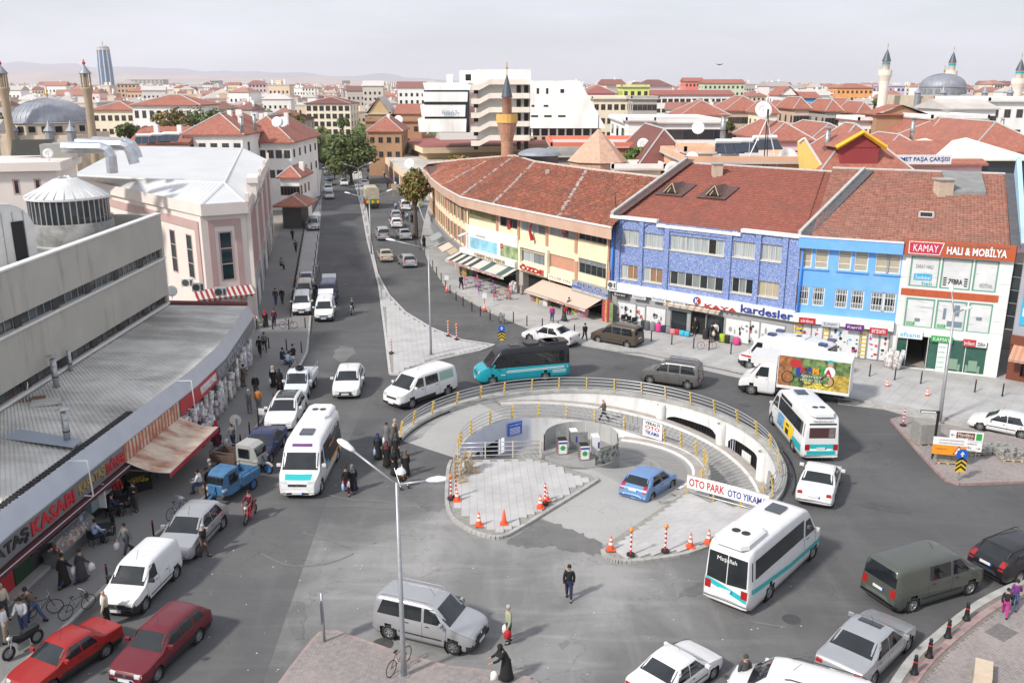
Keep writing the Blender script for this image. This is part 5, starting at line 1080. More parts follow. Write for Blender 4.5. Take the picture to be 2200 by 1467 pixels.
m=MB();ribbed(m,gut_[0],gut_[1],RE[0],RE[1],40,.04);ribbed(m,gut_[2],gut_[3],RE[1],RE[2],55,.04);m.add([gut_[1],gut_[2],RE[1]],[(0,1,2)]);part(m,'roof_slope',WROOF,ph,kind='stuff')
m=MB().tube([RE[0],RE[1],RE[2]],.1,5);m.tube([gut_[1],RE[1]],.12,5);m.tube([gut_[2],RE[1]],.12,5);part(m,'roof_seam',FRW,ph)
m=MB();st.box(m,6.5,10.2,10.5,12.2,-.2,.7);st.box(m,6.3,12.2,10.7,12.7,-.2,.9);part(m,'gable_block',IVW,ph)
sg=thing('roof_sign','grey letters along the street cornice of the white-roofed hall','sign',st.P(8,10.3,.6));ftext(sg,st,'ÇARŞISI',(14,10.45,24,11.1),C_GRY,.72,.05);ftext(sg,st,'MEVLANA',(1,10.45,11,11.1),C_GRY,.72,.05)
m=MB();st.box(m,0,0,st.L,3.4,.003,.25);part(m,'shop_wall',M('street_shop_grey',(.33,.33,.34),.6,var=.2,scale=.6),ph)
for k in range(11):a=.6+k*4.5;m=MB();st.box(m,a,.2,a+3.6,2.5,.25,.27);part(m,'shop_window',[GLASS,SHOPF,GLB,GREYW][k%4],ph)
awning('awning','red and white striped awning under the yellow price board',PF[1],-1.2,PF[1].L-.1,3.5,1.4,.6,[M('red_cloth',(.28,.03,.03),.85),M('white_cloth',(.55,.52,.48),.85)],.2,22)
sg=sign('price_board','yellow price board reading BOTLAR 25 at the corner of the pink hall',PF[1],PF[1].rect(491,622,512,636,.3),C_YEL,.3,.36);r=PF[1].rect(491,622,512,636,.3);ftext(sg,PF[1],'BOTLAR',sub(r,.08,.6,.92,.92),C_BLK,.365,.01);ftext(sg,PF[1],'25',sub(r,.3,.08,.75,.52),C_BLK,.365,.01)
PHc=at(128,418,11.9);fp=Fac(PHc+V((-6.2,-1.5,0)),PHc);pz=zat(PHc,366)
pt=thing('roof_penthouse','pale rooftop penthouse with pink framed windows behind the drum lantern','penthouse',V((PHc.x,PHc.y,11)))
m=MB();ws=[(.9+k*1.75,pz-2.1,1.5+k*1.75,pz-.7)for k in range(3)];fwall(m,fp,-2,fp.L,10,pz,ws,.15);m.add([fp.P(fp.L,10),fp.P(fp.L,10,-8),fp.P(fp.L,pz,-8),fp.P(fp.L,pz),fp.P(-2,pz),fp.P(-2,pz,-8)],[(0,1,2,3),(3,2,5,4)]);part(m,'wall',IVW,pt)
for q in ws:fwin(pt,fp,q,1,1,PNKW,GLASS,.02,.14)
m=MB();fp.box(m,-2,pz,fp.L+.5,pz+.75,-8.5,.5);part(m,'cornice',IVW,pt);m=MB();fp.box(m,fp.L-2.2,pz+.75,fp.L+1.0,pz+2.0,-8,-4.5);part(m,'plant_room',M('plant_grey',(.33,.32,.30),.6,.2,var=.1,scale=1),pt)
m=MB();a=fp.P(fp.L-5,pz+.95,-5.5);m.add([a,a+fp.u*3.2,a+fp.u*3.6+V((0,0,1.4))+fp.n*-1.2,a+V((0,0,1.4))+fp.n*-1.2],[(0,1,2,3),(3,2,1,0)]);part(m,'panel',M('plant_dark',(.10,.10,.09),.6),pt)
DUC=M('crumpled_duct_foil',(.52,.54,.57),.35,.7,var=.15,scale=2,bump=.5)
for q,(dx,top_z)in enumerate(((0,0),(1,0),(2,0))):
 D=PHc.y+1+q*3;p0,p1=atd((135,165,200)[q],(316,309,305)[q],D),atd((218,262,272)[q],(318,311,308)[q],D);t=thing('air_duct',('front silver foil air duct bending down to the white roof','middle silver foil air duct bending down to the white roof','rear silver foil air duct bending down to the white roof')[q],'air duct',p1)
 pts=[p0,p0 .lerp(p1,.5),p1,p1+V((.5,0,-.2)),p1+V((.75,0,-.75)),atd((242,289,296)[q],(372,352,340)[q],D)];part(MB().tube(pts,.52,8),'duct',DUC,t)
dish('large white satellite dish on the penthouse roof',fp.P(fp.L-.6,0,-.6),.45,.4,pz+.75,h=.7)
for q,u in enumerate((.6,1.7)):F2=Fac(fp.P(fp.L,0),fp.P(fp.L,0,-6));aircon(('left one of two air conditioners on the penthouse wall','right one of two air conditioners on the penthouse wall')[q],F2,1.2+u*.9,pz-1.6)
for q,(x,y)in enumerate(((425,622),(473,632),(402,612))):p=at(x,y,4.9);F2=Fac(p,p+V((1,.15,0)));aircon(('air conditioner on the oxblood parapet, left of the price board','air conditioner at the pink corner beside the price board','air conditioner at the foot of the tall pink windows')[q],F2,-.4,4.8,.0,w=.95,h=.7)
# ------------------------- the town beyond: houses, mosques, trees, tower, hills
def PL_(n,r,g,b):return M(n,hexc(r,g,b),.88,var=.06,scale=.5,stain=(.5,tuple(c*.6 for c in hexc(r,g,b)),.55,.8,.5,(1,1,.3)))
P_WH,P_CR,P_YE,P_TN,P_BR,P_OR,P_PK,P_GY=PL_('white_plaster',236,234,230),PL_('ivory_plaster',236,224,198),PL_('yellow_plaster',240,196,92),PL_('tan_plaster',196,172,130),PL_('brown_brick_wall',170,134,104),PL_('salmon_plaster',224,124,98),PL_('pink_plaster',236,196,200),PL_('grey_plaster',176,172,166)
R_RED=M('red_roof',hexc(158,100,84),.85,var=.2,scale=2.2,stain=(.3,hexc(122,84,74),.5,.75,.5));R_BRN=M('brown_roof',hexc(116,72,66),.85,var=.14,scale=1.2);R_FLAT=M('flat_roof',hexc(196,190,184),.9,var=.12,scale=.6,stain=(.3,hexc(130,124,118),.5,.75,.6));R_TER=M('terracotta_flat',hexc(150,92,84),.85,var=.08,scale=.4)
R_LEAD=M('lead_dome',hexc(146,150,158),.55,.3,var=.14,scale=.9,stain=(.7,hexc(150,150,155),.5,.7,.5));STONE=M('pale_stone',hexc(200,186,166),.88,var=.12,scale=1.2,stain=(.6,hexc(120,105,88),.52,.75,.6));GOLD=M('gold_finial',(.6,.38,.10),.35,.8);BRK=M('minaret_brick',hexc(176,134,110),.88,var=.16,scale=2.5,bump=.3);TURQ=M('turquoise_tile',hexc(40,160,175),.5);SLATE=M('lead_cone',hexc(84,90,98),.5,.3)
WINM={}
def winmesh(fm,w_,h_):
 k=(fm.name,round(w_,1),round(h_,1))
 if k not in WINM:
  m=MB().bx(-w_/2,-.05,-h_/2,w_/2,.03,h_/2,0);m.bx(-w_/2+.1,-.07,-h_/2+.1,-.04,0,h_/2-.1,1);m.bx(.04,-.07,-h_/2+.1,w_/2-.1,0,h_/2-.1,1);WINM[k]=m.mesh('window',[fm,GLASS])
 return WINM[k]
def hs(label,x0,x1,yt,D,dep=12,wall=None,roof='hip',rh=2.6,rm=None,nf=2,nc=4,rot=0,ww=1.1,wh=1.4,fm=None,name='house',cat='house',ov=.5,chim=0,base=0,side=3,group=None,grow=0):
 wall=wall or P_WH;rm=rm or R_RED;fm=fm or FRB;cx=(x0+x1)/2;p0,p1=atd(x0,yt,D),atd(x1,yt,D);w_=(p1 .x-p0 .x);h=p0 .z;c=V(((p0 .x+p1 .x)/2,D+dep/2,base))
 h-=base;t=thing(name,label,cat,c,R(rot),group);a,b=w_/2,dep/2
 MB().bx(-a,-b,0,a,b,h).build('wall',wall,t);m=MB();o=ov;z=h+.004;A,B=a+o,b+o
 m.bx(-A,-B,z,A,B,z+.22)
 z+=.22
 if roof=='hip':
  k=min(A,B)*.95;q=[(-A,-B,z),(A,-B,z),(A,B,z),(-A,B,z)]
  r_=[(-A+k,0,z+rh),(A-k,0,z+rh)]if A>B else[(0,-B+k,z+rh),(0,B-k,z+rh)]
  if A>B:m.add(q+r_,[(0,1,5,4),(2,3,4,5),(1,2,5),(3,0,4)])
  else:m.add(q+r_,[(0,1,4),(1,2,5,4),(2,3,5),(3,0,4,5)])
  rg=MB();
  for e in((0,0),(1,1 if A>B else 0),(2,1),(3,0 if A>B else 1)):rg.tube([q[e[0]],r_[e[1]]],.13,4)
  rg.tube(r_,.13,4)
 elif roof=='gable':
  q=[(-A,-B,z),(A,-B,z),(A,B,z),(-A,B,z),(-A,0,z+rh),(A,0,z+rh)];m.add(q,[(0,1,5,4),(2,3,4,5),(1,2,5),(3,0,4)])
 elif roof=='front':
  q=[(-A,-B,z),(A,-B,z),(A,B,z),(-A,B,z),(0,-B,z+rh),(0,B,z+rh)];m.add(q,[(3,0,4,5),(1,2,5,4)]);m.add([(-a,-b,h),(a,-b,h),(0,-b,z+rh-.1)],[(0,1,2)],1)
 else:
  for e in((-A,-B,A,-B+.3),(-A,B-.3,A,B),(-A,-B,-A+.3,B),(A-.3,-B,A,B)):m.bx(e[0],e[1],z,e[2],e[3],z+.55,1)
 rf=m.build('roof',[rm,wall],t)
 if roof=='hip':rg.build('ridge',ROOFW,rf)
 r_=random.Random(int(x0*7+yt));me=winmesh(fm,ww,wh)
 fl=min(h/max(nf,1),3.4)
 for f in range(nf):
  zz=h-fl*(f+.55)
  if zz<1:break
  for k in range(nc):ob('window',me,t,(-a+2*a*(k+.5)/nc,-b,zz))
  s_=1 if cx<1100 else-1
  for k in range(side):ob('window',me,t,(s_*a,-b+2*b*(k+.5)/side,zz),s_*pi/2)
 for k in range(chim):u,v=r_.uniform(-a*.7,a*.7),r_.uniform(-b*.6,b*.2);MB().bx(u-.35,v-.35,h,u+.35,v+.35,h+rh+.6).build('chimney',P_WH,t)
 return t
def tree(label,px,py_top,py_mid,wpx,D,leaf,trunk_h=None,base_px=None,seed=1,name='broadleaf_tree',group='trees among the houses',n=2600,sz=.42):
 p=atd(px,py_mid,D);top=atd(px,py_top,D).z;rw=wpx/2*D/1980*1.05;h=top;cz=p.z;rz_=max(top-cz,1.0)*.92
 b=V((p.x,D,0));t=thing(name,label,'tree',b,0,group);r_=random.Random(seed);m=MB();zf=max(cz-rz_*.9,.8)
 m.tube([(0,0,0),(.05,.02,zf*.6),(-.04,.05,zf+rz_*.4)],[.03*h+.08,.022*h+.07,.06],7)
 for k in range(6):a=k*1.05+r_.random();m.tube([(0,0,zf*.8),(cos(a)*rw*.35,sin(a)*rw*.35,cz-rz_*.2),(cos(a)*rw*.7,sin(a)*rw*.7,cz+rz_*r_.uniform(0,.5))],[.012*h+.04,.008*h+.03,.02],5)
 m.build('trunk',M('bark',(.085,.065,.05),.95,var=.25,scale=6),t);m=MB();cl=[]
 for k in range(26):a,e=r_.uniform(0,6.28),r_.uniform(-.75,1.2);q=r_.uniform(.45,.92);cl.append((V((cos(a)*cos(e)*rw*q,sin(a)*cos(e)*rw*q,cz+sin(e)*rz_*q)),r_.uniform(.26,.44)*min(rw,rz_*1.3)))
 for k in range(n):
  c,rr_=cl[k%26];d=V((r_.gauss(0,1),r_.gauss(0,1),r_.gauss(0,1)));d.normalize();q=c+d*rr_*r_.uniform(.4,1.28);q.z=max(q.z,zf*.75)
  nn=(d+V((r_.uniform(-.9,.9),r_.uniform(-.9,.9),r_.uniform(-.3,.9)))).normalized();u=nn.orthogonal().normalized();u.rotate(Matrix.Rotation(r_.uniform(0,6.28),3,nn));v=nn.cross(u);s_=sz*r_.uniform(.45,1.1)
  m.add([q+u*s_,q+v*s_*.55,q-u*s_,q-v*s_*.55],[(0,1,2,3)],r_.randrange(3))
 m.build('crown',leaf,t)['kind']='stuff';return t
def leaves(n,*cs):return[M(n+'_%s'%'abc'[i],c,.7,var=.35,scale=.8)for i,c in enumerate(cs)]
LF1=leaves('dark_leaf',(.09,.125,.03),(.13,.15,.035),(.06,.09,.022));LF2=leaves('autumn_leaf',(.17,.15,.03),(.22,.13,.03),(.11,.12,.028));LF3=leaves('green_leaf',(.09,.14,.02),(.13,.17,.03),(.06,.09,.02))
tree('big dark green street tree standing between the carriageways',752,289,334,122,205,LF1,seed=3,n=4200,sz=.55);tree('brownish autumn tree beside the curved cream building',890,362,402,64,130,LF2,seed=5,n=2800,sz=.4)
for q,(x,yt,ym,w_,D,lf)in enumerate(((362,235,264,92,185,LF2),(440,230,262,110,190,LF1),(275,265,282,56,170,LF1),(618,243,262,66,235,LF2),(1365,318,342,50,118,LF3),(735,252,264,26,330,LF1),(990,338,350,70,140,LF2),(672,280,310,40,190,LF1),(1757,225,248,30,210,LF1),(1775,222,246,28,215,LF1),(1826,245,268,40,185,LF1),(1890,212,222,26,260,LF3),(1560,262,272,30,190,LF1))):
 tree('%s tree %s'%(('Leafy','Bushy','Low','Yellowing','Bright green','Small far','Reddish low','Narrow','Slim dark','Slim grey','Round','Pale far','Little')[q],('left of the pair behind the white roof','right of the pair behind the white roof','between mosque and white-fronted house','over the red hip roof','in front of the dark brown roof','before the cream school','behind the curved tiled roof','beside the street on the left','left of two in the bazaar square','right of two in the bazaar square','beside the brown gable house','under the white minaret','by the atrium roof')[q]),x,yt,ym,w_,D,lf,seed=11+q,n=1500)
hs('white house with red hip roof at the street behind the pink hall',500,624,308,160,22,P_WH,'hip',4.2,R_RED,2,7,chim=3,ov=.8,side=5)
hs('small white house with arched windows and brown canopy by the street',602,642,384,142,8,P_WH,'hip',1.6,R_RED,1,3,chim=1);hs('low fruit shop under a wide brown hipped canopy',606,646,444,138,5,MT['dark_shop_wall'],'hip',1.4,R_RED,0,0,ov=1.3,side=0)
hs('long white house with tall dark windows and red roof beyond the trees',284,428,228,215,14,P_WH,'hip',2.2,R_RED,4,9,ww=.9,wh=1.7);hs('pale colonnaded house left of the tall white one',198,286,238,240,14,P_CR,'hip',2,R_RED,2,6)
hs('cream school with three rows of windows at the end of the street',656,752,224,400,22,P_YE if 0 else P_CR,'hip',2.6,R_BRN,4,7,ww=1.9,wh=2.1,name='school',cat='school')
hs('grey houses row lining the left of the street',560,602,268,230,40,P_GY,'gable',2,R_BRN,4,4,side=8);hs('terracotta hip roofed house left of the street trees',395,520,292,150,20,P_WH,'hip',3.2,R_RED,2,5,chim=4);hs('red roofed wing with solar panels behind the ducts',280,400,312,148,14,P_WH,'gable',2.4,R_RED,1,4,chim=2)
hs('yellow gable wall house in the middle distance',790,838,246,262,14,P_TN,'front',4.5,R_FLAT,0,0);hs('orange brick house below the yellow gable',786,905,262,250,10,P_BR,'flat',1,R_RED,1,5);hs('brown house with double hip roof at the street corner',790,862,284,222,14,P_BR,'hip',3.4,R_RED,2,4,chim=1);hs('red roofed houses behind the white tower',850,905,246,262,16,P_TN,'gable',2.5,R_RED,2,4)
FRX=M('off_white_cladding',hexc(240,238,234),.8,var=.05,scale=.25,stain=(.35,hexc(176,168,156),.5,.75,.5,(1,1,.3)))
def wbox(par,name,mat,x0,x1,y0,y1,D,dep,px0=None,px1=None):
 a,b=atd(x0,y1,D),atd(x1,y0,D);c,d=(atd(px0,y1,D).x if px0 else a.x),(atd(px1,y1,D).x if px1 else b.x)
 m=MB();zt,zb=b.z,a.z;lo=[(c,D,zb),(d,D,zb),(d,D+dep,zb),(c,D+dep,zb)];hi=[(a.x,D,zt),(b.x,D,zt),(b.x,D+dep,zt),(a.x,D+dep,zt)]
 m.add([V(p)for p in lo+hi],[(0,1,5,4),(1,2,6,5),(2,3,7,6),(3,0,4,7),(4,5,6,7),(3,2,1,0)]);return part(m,name,mat,par)
tw=bld('office_block','white modernist block with stepped slabs, ramp balconies and a slanting blank wall','building',atd(1100,300,200));D=196
for(x0,x1,y0,y1)in((909,1012,178,194),(908,1005,198,219),(903,1000,226,251),(898,1002,256,284)):wbox(tw,'storey_slab',FRX,x0,x1,y0,y1,D,30,x0+3,x1-1)
wbox(tw,'window_band',GLASS,913,1008,186,285,D+1.2,28);wbox(tw,'stair_core',FRX,1024,1140,150,300,D+3,30);wbox(tw,'plant_tower',FRX,988,1030,152,190,D+4,14);wbox(tw,'plant_tower',FRX,960,972,160,180,D+4,5)
for k in range(5):
 y=176+k*30;m=MB();z0=[atd(*q,D)for q in((1012,y+18),(1030,y+18),(1052,y+6),(1138,y+6))];hgt=11*D/1960;dd=V((0,4,0));n=4
 m.add(z0+[p+V((0,0,hgt))for p in z0]+[p+dd for p in z0],[(i,i+1,n+i+1,n+i)for i in range(3)]+[(i+1,i,2*n+i,2*n+i+1)for i in range(3)]);part(m,'ramp_parapet',M('beige_parapet',hexc(230,220,206),.8,var=.06,scale=.4,stain=(.5,hexc(170,150,130),.5,.75,.5,(1,1,.3))),tw)
 for xx in(1018,1110,1126):wbox(tw,'opening',DARK,xx,xx+9,y+8,y+26,D+2.8,.3)
wbox(tw,'slant_wall',FRX,1139,1246,174,276,D-.5,26,1139,1302);wbox(tw,'window_band',GLASS,1139,1290,277,292,D+1.2,20)
for(x,y,w_,h_)in((1153,190,5,12),(1173,190,5,12),(1204,192,8,8),(1142,226,6,4),(1168,226,10,4),(1141,248,15,4),(1169,248,16,4),(1199,248,16,4),(1000,160,12,14)):wbox(tw,'opening',DARK,x,x+w_,y,y+h_,D-.55,.3)
for x in range(1141,1290,18):wbox(tw,'mullion',FRX,x,x+4,277,293,D+1.0,.3)
for(x,y,w_,h_,s_)in((950,242,34,8,'RIBAT'),):p=atd(x+17,y,D-.3);o=text(s_,M('faint_blue',hexc(120,160,190),.6),None,frame(p,V((1,0,0)),(0,0,1)),3.3,.8,.06,'letters');o.parent=tw;o.matrix_parent_inverse=Matrix.Translation(-tw.location);o.matrix_basis=frame(p,V((1,0,0)),(0,0,1))
ml=bld('market_arcade','long low cream market with flat terracotta roof below the white block','building',atd(1000,330,165));MW=PL_('cream_market',226,204,172)
cor=[at(x,y,7.2)for x,y in((842,293),(908,318),(1190,312),(1190,296),(1000,290))];m=MB();n=5
m.add([V((p.x,p.y,5.9))for p in cor]+cor,[(i,(i+1)%n,n+(i+1)%n,n+i)for i in range(n)],0);m.add(cor,[(0,1,2,3,4)],1);cc2=sum(cor,V())/5;inn=[p+(cc2-p)*.06 for p in cor];m.add([V((p.x,p.y,0))for p in inn]+[V((p.x,p.y,5.9))for p in inn],[(i,(i+1)%n,n+(i+1)%n,n+i)for i in range(n)],2);part(m,'upper_floor',[MW,R_TER,P_TN],ml)
cor=[at(x,y,4.4)for x,y in((806,322),(872,372),(1010,362),(1060,330),(905,318))];m=MB();m.add([V((p.x,p.y,0))for p in cor]+cor,[(i,(i+1)%n,n+(i+1)%n,n+i)for i in range(n)],0);m.add(cor,[(0,1,2,3,4)],1);part(m,'lower_floor',[MW,R_FLAT],ml)
fm_=Fac(cor[0],cor[1]);m=MB()
for k in range(6):a=fm_.L*(k+.1)/6;m=MB();fm_.box(m,a,.2,a+fm_.L/7.5,3,.002,.06);part(m,'shop_window',[GLASS,P_BR][k%2],ml)
F2=Fac(atd(920,330,158),atd(1188,330,158));m=MB()
for k in range(9):x=935+k*27;r=F2 .rect(x,328,x+12,342)
def minaret(label,px,ytop,yb,D,rpx,mats,balc,bk=.82,tq=True,name='minaret'):
 p=atd(px,ytop,D);s_=D/1960;z=lambda y:atd(px,y,D).z;r=rpx*s_;t=thing(name,label,'minaret',V((p.x,D,0)));H=z(ytop);yc=ytop+(yb-ytop)*.0
 body_,cone_=mats;yc=balc-(balc-ytop)*.47;MB().lathe([(r*1.05,0),(r,z(balc)-1.5),(r*1.0,z(balc)-1.2)],16).build('shaft',body_,t,True)
 MB().lathe([(r,z(balc)-2.4),(r*1.3*bk,z(balc)-1.6),(r*1.65*bk,z(balc)-.5),(r*1.75*bk,z(balc)-.2),(r*1.75*bk,z(balc)+1.0),(r*1.65*bk,z(balc)+1.0),(r*1.65*bk,z(balc)),(r*.8,z(balc))],16).build('balcony',body_,t)
 MB().lathe([(r*.82,z(balc)),(r*.8,z(yc)),(r*.98,z(yc)+.05)],16).build('upper_shaft',body_,t,True);o=MB().lathe([(r*.95,z(yc)),(r*.45,z(yc)+(H-z(yc))*.5),(.06,z(ytop)-.6)],16).build('cone',cone_,t,True)
 if tq:MB().lathe([(r*.83,z(yc)-.75),(r*.84,z(yc)-.35)],16).build('tile_band',TURQ,t)
 MB().tube([(0,0,H-1),(0,0,H+.9)],.06,5).ball((0,0,H+.2),.16,6).build('finial',GOLD,t);return t
mn=minaret('red brick minaret with grey cone standing behind the curved roof',1089,150,340,118,12.5,(BRK,SLATE),262,.95,False)
MB().lathe([(1.36,0),(1.36,1.05)],16,(0,0,atd(1089,262,118).z-.1)).build('balcony_panel',PL_('yellow_panel',214,172,96),mn)
for zz in(13.9,11.2):pass
LEADM=(STONE,SLATE);WST=PL_('white_minaret_stone',232,220,206)
minaret('white mosque minaret left of the large dome',1908,101,240,230,9.5,(WST,SLATE),160);minaret('minaret rising behind the large grey dome',2050,107,240,262,8.5,(WST,SLATE),160);minaret('minaret cut by the right edge of the photo',2196,122,240,232,9.5,(WST,SLATE),178)
OLDS=PL_('old_brown_stone',164,146,122)
def baroque(label,px,ytop,D,STONE=OLDS):
 s_=D/1960;z=lambda y:atd(px,y,D).z;t=thing('minaret',label,'minaret',V((atd(px,ytop,D).x,D,0)));r=9.3*s_
 MB().lathe([(r*.95,0),(r*.85,z(215)),(r*.95,z(203)),(r*1.3,z(192)),(r*1.3,z(188)),(r*.9,z(188))],16).build('shaft',STONE,t,True)
 for k in range(8):a=k*pi/4;MB().tube([(r*1.0*cos(a),r*1.0*sin(a),z(190)),(r*.98*cos(a),r*.98*sin(a),z(159))],.13,6).build('column',STONE,t)
 MB().lathe([(r*.55,z(190)),(r*.55,z(158))],10).build('inner_shaft',STONE,t);MB().lathe([(.01,z(159)),(r*1.35,z(159)),(r*1.3,z(157)),(r*.8,z(150)),(r*.3,z(143)),(.05,z(138))],16).build('roof',R_LEAD,t,True);MB().tube([(0,0,z(143)),(0,0,z(128))],.09,5).ball((0,0,z(136)),.3,6).build('finial',C_RED,t)
baroque('ornate stone minaret with open columned gallery right of the left dome',179,130,150);baroque('ornate stone minaret with gallery cut by the left edge',2,152,148)
def mosque(label,px,ytop,ydrum,ybase,rpx,D,sq,wall):
 s_=D/1960;z=lambda y:atd(px,y,D).z;t=thing('mosque',label,'mosque',V((atd(px,ytop,D+rpx*s_).x,D+rpx*s_,0)));r=rpx*s_;hd=z(ytop)-z(ydrum)
 MB().lathe([(r*cos(pi/2*i/10)+.001,z(ydrum)+hd*sin(pi/2*i/10))for i in range(11)],40).build('dome',R_LEAD,t,True)
 for k in range(40):a=k*pi/20;MB().tube([(r*1.004*cos(pi/2*i/6)*cos(a),r*1.004*cos(pi/2*i/6)*sin(a),z(ydrum)+hd*1.004*sin(pi/2*i/6))for i in range(7)],.05,3).build('dome_seam',R_LEAD,t)
 MB().tube([(0,0,z(ytop)-.2),(0,0,z(ytop)+2.0)],.08,5).ball((0,0,z(ytop)+.6),.3,6).build('finial',GOLD,t)
 MB().lathe([(r*1.04,z(ydrum)-.1),(r*1.07,z(ydrum)),(r*1.04,z(ydrum)+.15)],40).build('cornice',R_LEAD,t);MB().lathe([(r*1.02,z(ybase)),(r*1.02,z(ydrum))],40).build('drum',wall,t)
 for k in range(20):a=k*pi/10;m=MB().bx(-.5,-.15,z(ybase)+.25*(z(ydrum)-z(ybase)),.5,.12,z(ydrum)-.25*(z(ydrum)-z(ybase)));m.build('drum_window',DARK if wall is STONE else CURT2,t,loc=(1.02*r*cos(a),1.02*r*sin(a),0),rz=a+pi/2)
 a=sq*s_;MB().bx(-a,-a,0,a,a,z(ybase)).build('prayer_hall',STONE,t)
 for k in range(4):
  x,y=((-1,-1),(1,-1),(-.45,-1),(.45,-1))[k];MB().lathe([(.7,z(ybase)-3),(.7,z(ybase)+.6),(.95,z(ybase)+.7),(.4,z(ybase)+1.4),(.05,z(ybase)+2.4)],10,(x*a*.96,y*a,0)).build('turret',R_LEAD,t)
 return t
ms=mosque('domed stone mosque with lead roof behind the hall on the left',102,213,266,291,82,150,88,STONE)
ms=mosque('large mosque with grey dome and red arch on the right',2029,158,187,206,46,230,98,R_LEAD);s_=230/1960;loc=ms.location;z=lambda y:atd(2029,y,230).z
mm=MB().tube([(-45*s_+3.1*cos(pi*i/16),-98*s_-.05,z(234)+3.0*sin(pi*i/16))for i in range(17)],.42,6);mm.build('red_arch',M('red_arch_stone',hexc(176,112,98),.85,var=.15,scale=3),ms)
for q,(x,y,r)in enumerate(((1952,240,13),(1995,242,16),(2030,248,17),(1972,252,24),(2073,226,28))):p=atd(x,y,205+q);t=thing('side_dome',('Small lead dome','Second lead dome','Third lead dome','Broad pale dome','Wide half hidden dome')[q]+' at the foot of the large mosque','dome',V((p.x,p.y,0)));r*=.105;MB().lathe([(r,0),(r,p.z)]+[(r*cos(pi/2*i/7)+.001,p.z+r*.8*sin(pi/2*i/7))for i in range(8)],20).build('dome',R_LEAD,t,True)
ob_=hs('salmon coloured building with small windows behind the curved roof',1190,1388,318,128,16,P_OR,'flat',1,R_FLAT,2,6,ww=.9,fm=FRW);hs('pale low shed against the salmon building',1188,1262,338,118,7,CONC,'flat',1,R_FLAT,0,0);hs('white garden wall building in front of the brown roof',1322,1420,366,108,5,P_WH,'flat',1,R_FLAT,0,0)
hs('house with a big dark brown tiled roof',1380,1482,356,112,22,P_TN,'hip',4.0,R_BRN,0,0);hs('white atrium building with dark windows and grey roof',1345,1552,266,165,26,P_WH,'flat',1,R_FLAT,2,6,ww=3.4,wh=1.8);hs('pale grey cube in front of the atrium building',1350,1402,262,160,5,P_WH,'flat',1,R_FLAT,0,0)
pc=atd(1284,345,112);t=thing('stone_pyramid','tall pointed stone pyramid roof of the old tomb','tomb',V((pc.x,112,0)));zt=atd(1285,277,112).z;MB().lathe([(3.4,0),(3.4,atd(1285,346,112).z-.2),(3.7,atd(1285,346,112).z),(.05,zt)],8).build('spire',M('tomb_stone',hexc(196,160,138),.9,var=.14,scale=2.2,bump=.4),t);MB().tube([(0,0,zt-.3),(0,0,zt+1.6)],.06,5).build('finial',SLATE,t)
t=thing('small_dome','low grey dome with dark windows right of the brick minaret','dome',V((atd(1158,330,114).x,114,0)));r=2.4;zb_=atd(1158,333,114).z;MB().lathe([(r,0),(r,zb_),(r*1.15,zb_)]+[(r*1.1*cos(pi/2*i/7)+.001,zb_+r*.35*sin(pi/2*i/7))for i in range(8)],20).build('dome',R_LEAD,t,True)
hs('flat roofed terrace house with solar panels behind the mosaic building',1480,1720,352,96,16,P_TN if 0 else PL_('peach_plaster',222,178,148),'flat',1,R_FLAT,1,7);hs('peach stair house on the terrace roof',1478,1530,330,100,5,MT['peach_plaster'],'flat',.5,R_FLAT,0,0)
for q,(x,y)in enumerate(((1568,320),(1600,318),(1560,350),(1650,312),(345,300),(312,302),(365,298),(2110,330))):
 p=atd(x,y,99 if q<4 else 146);t=thing('solar_heater','tilted solar water heater panels %s'%('behind the mosaic roof' if q<4 else 'on the red roof beyond the ducts'),'solar panel',p,rng.uniform(-.3,.3),'solar water heaters on the roofs');Mx=Matrix.Rotation(R(38),4,'X')
 for k in range(3):MB().bx(-1.5+k,-.75,0,-.55+k,.75,.08).xf(Mx).build('panel',M('solar_panel',(.03,.04,.06),.15),t)
 MB().tube([(-1.4,.75,.75),(1.4,.75,.75)],.26,8).build('tank',WHITE,t)
for q,(x,y,D,r)in enumerate(((1308,318,126,.9),(1446,366,100,1.0),(1382,310,118,.8),(1692,340,98,1.1),(1487,340,97,.7),(1500,275,160,1.1),(595,262,158,.9),(608,262,158,.9),(856,258,240,1.2),(2170,242,190,1.3),(2185,242,190,1.3),(1640,236,130,1.2),(880,352,160,.9))):dish('white satellite dish on a roof of the town',atd(x,y,D),r,rng.uniform(-.4,.4),atd(x,y,D).z-.7)
for q,(x,y,D)in enumerate(((1552,300,100),(1775,330,96),(1958,300,120),(2150,290,150),(520,285,148),(548,280,148))):p=atd(x,y,D);t=flue(('steel flue with orange cap ring above the terrace','grey flue on the yellow building roof','steel flue by the pink market','steel flue near the white house at right','white chimney pipe on the terracotta roof','thin pipe on the terracotta roof')[q],1100,700,0,2.6,.28);t.location=p
YELW=PL_('ochre_plaster',238,178,48);MAR=PL_('maroon_plaster',150,60,62)
yb2=hs('yellow building with maroon dormer and red tiled roof',1768,1950,372,92,11,YELW,'hip',4.4,R_RED,0,0);a=yb2 .location
p=atd(1845,350,92.2);MB().bx(-1.9,0,-2,1.9,4,1.6).add([(-2.5,-.3,1.5),(2.5,-.3,1.5),(0,-.3,3.0),(-2.5,5,1.5),(2.5,5,1.5),(0,5,3.0)],[(0,2,5,3),(1,4,5,2)],1).add([(-2.2,-.05,1.5),(2.2,-.05,1.5),(0,-.05,2.8)],[(0,1,2)],0).build('dormer',[MAR,R_RED],yb2,loc=p-a);MB().tube([(-2.5,-.3,1.5),(0,-.3,3.0),(2.5,-.3,1.5)],.25,4).build('dormer_trim',YELW,yb2,loc=p-a)
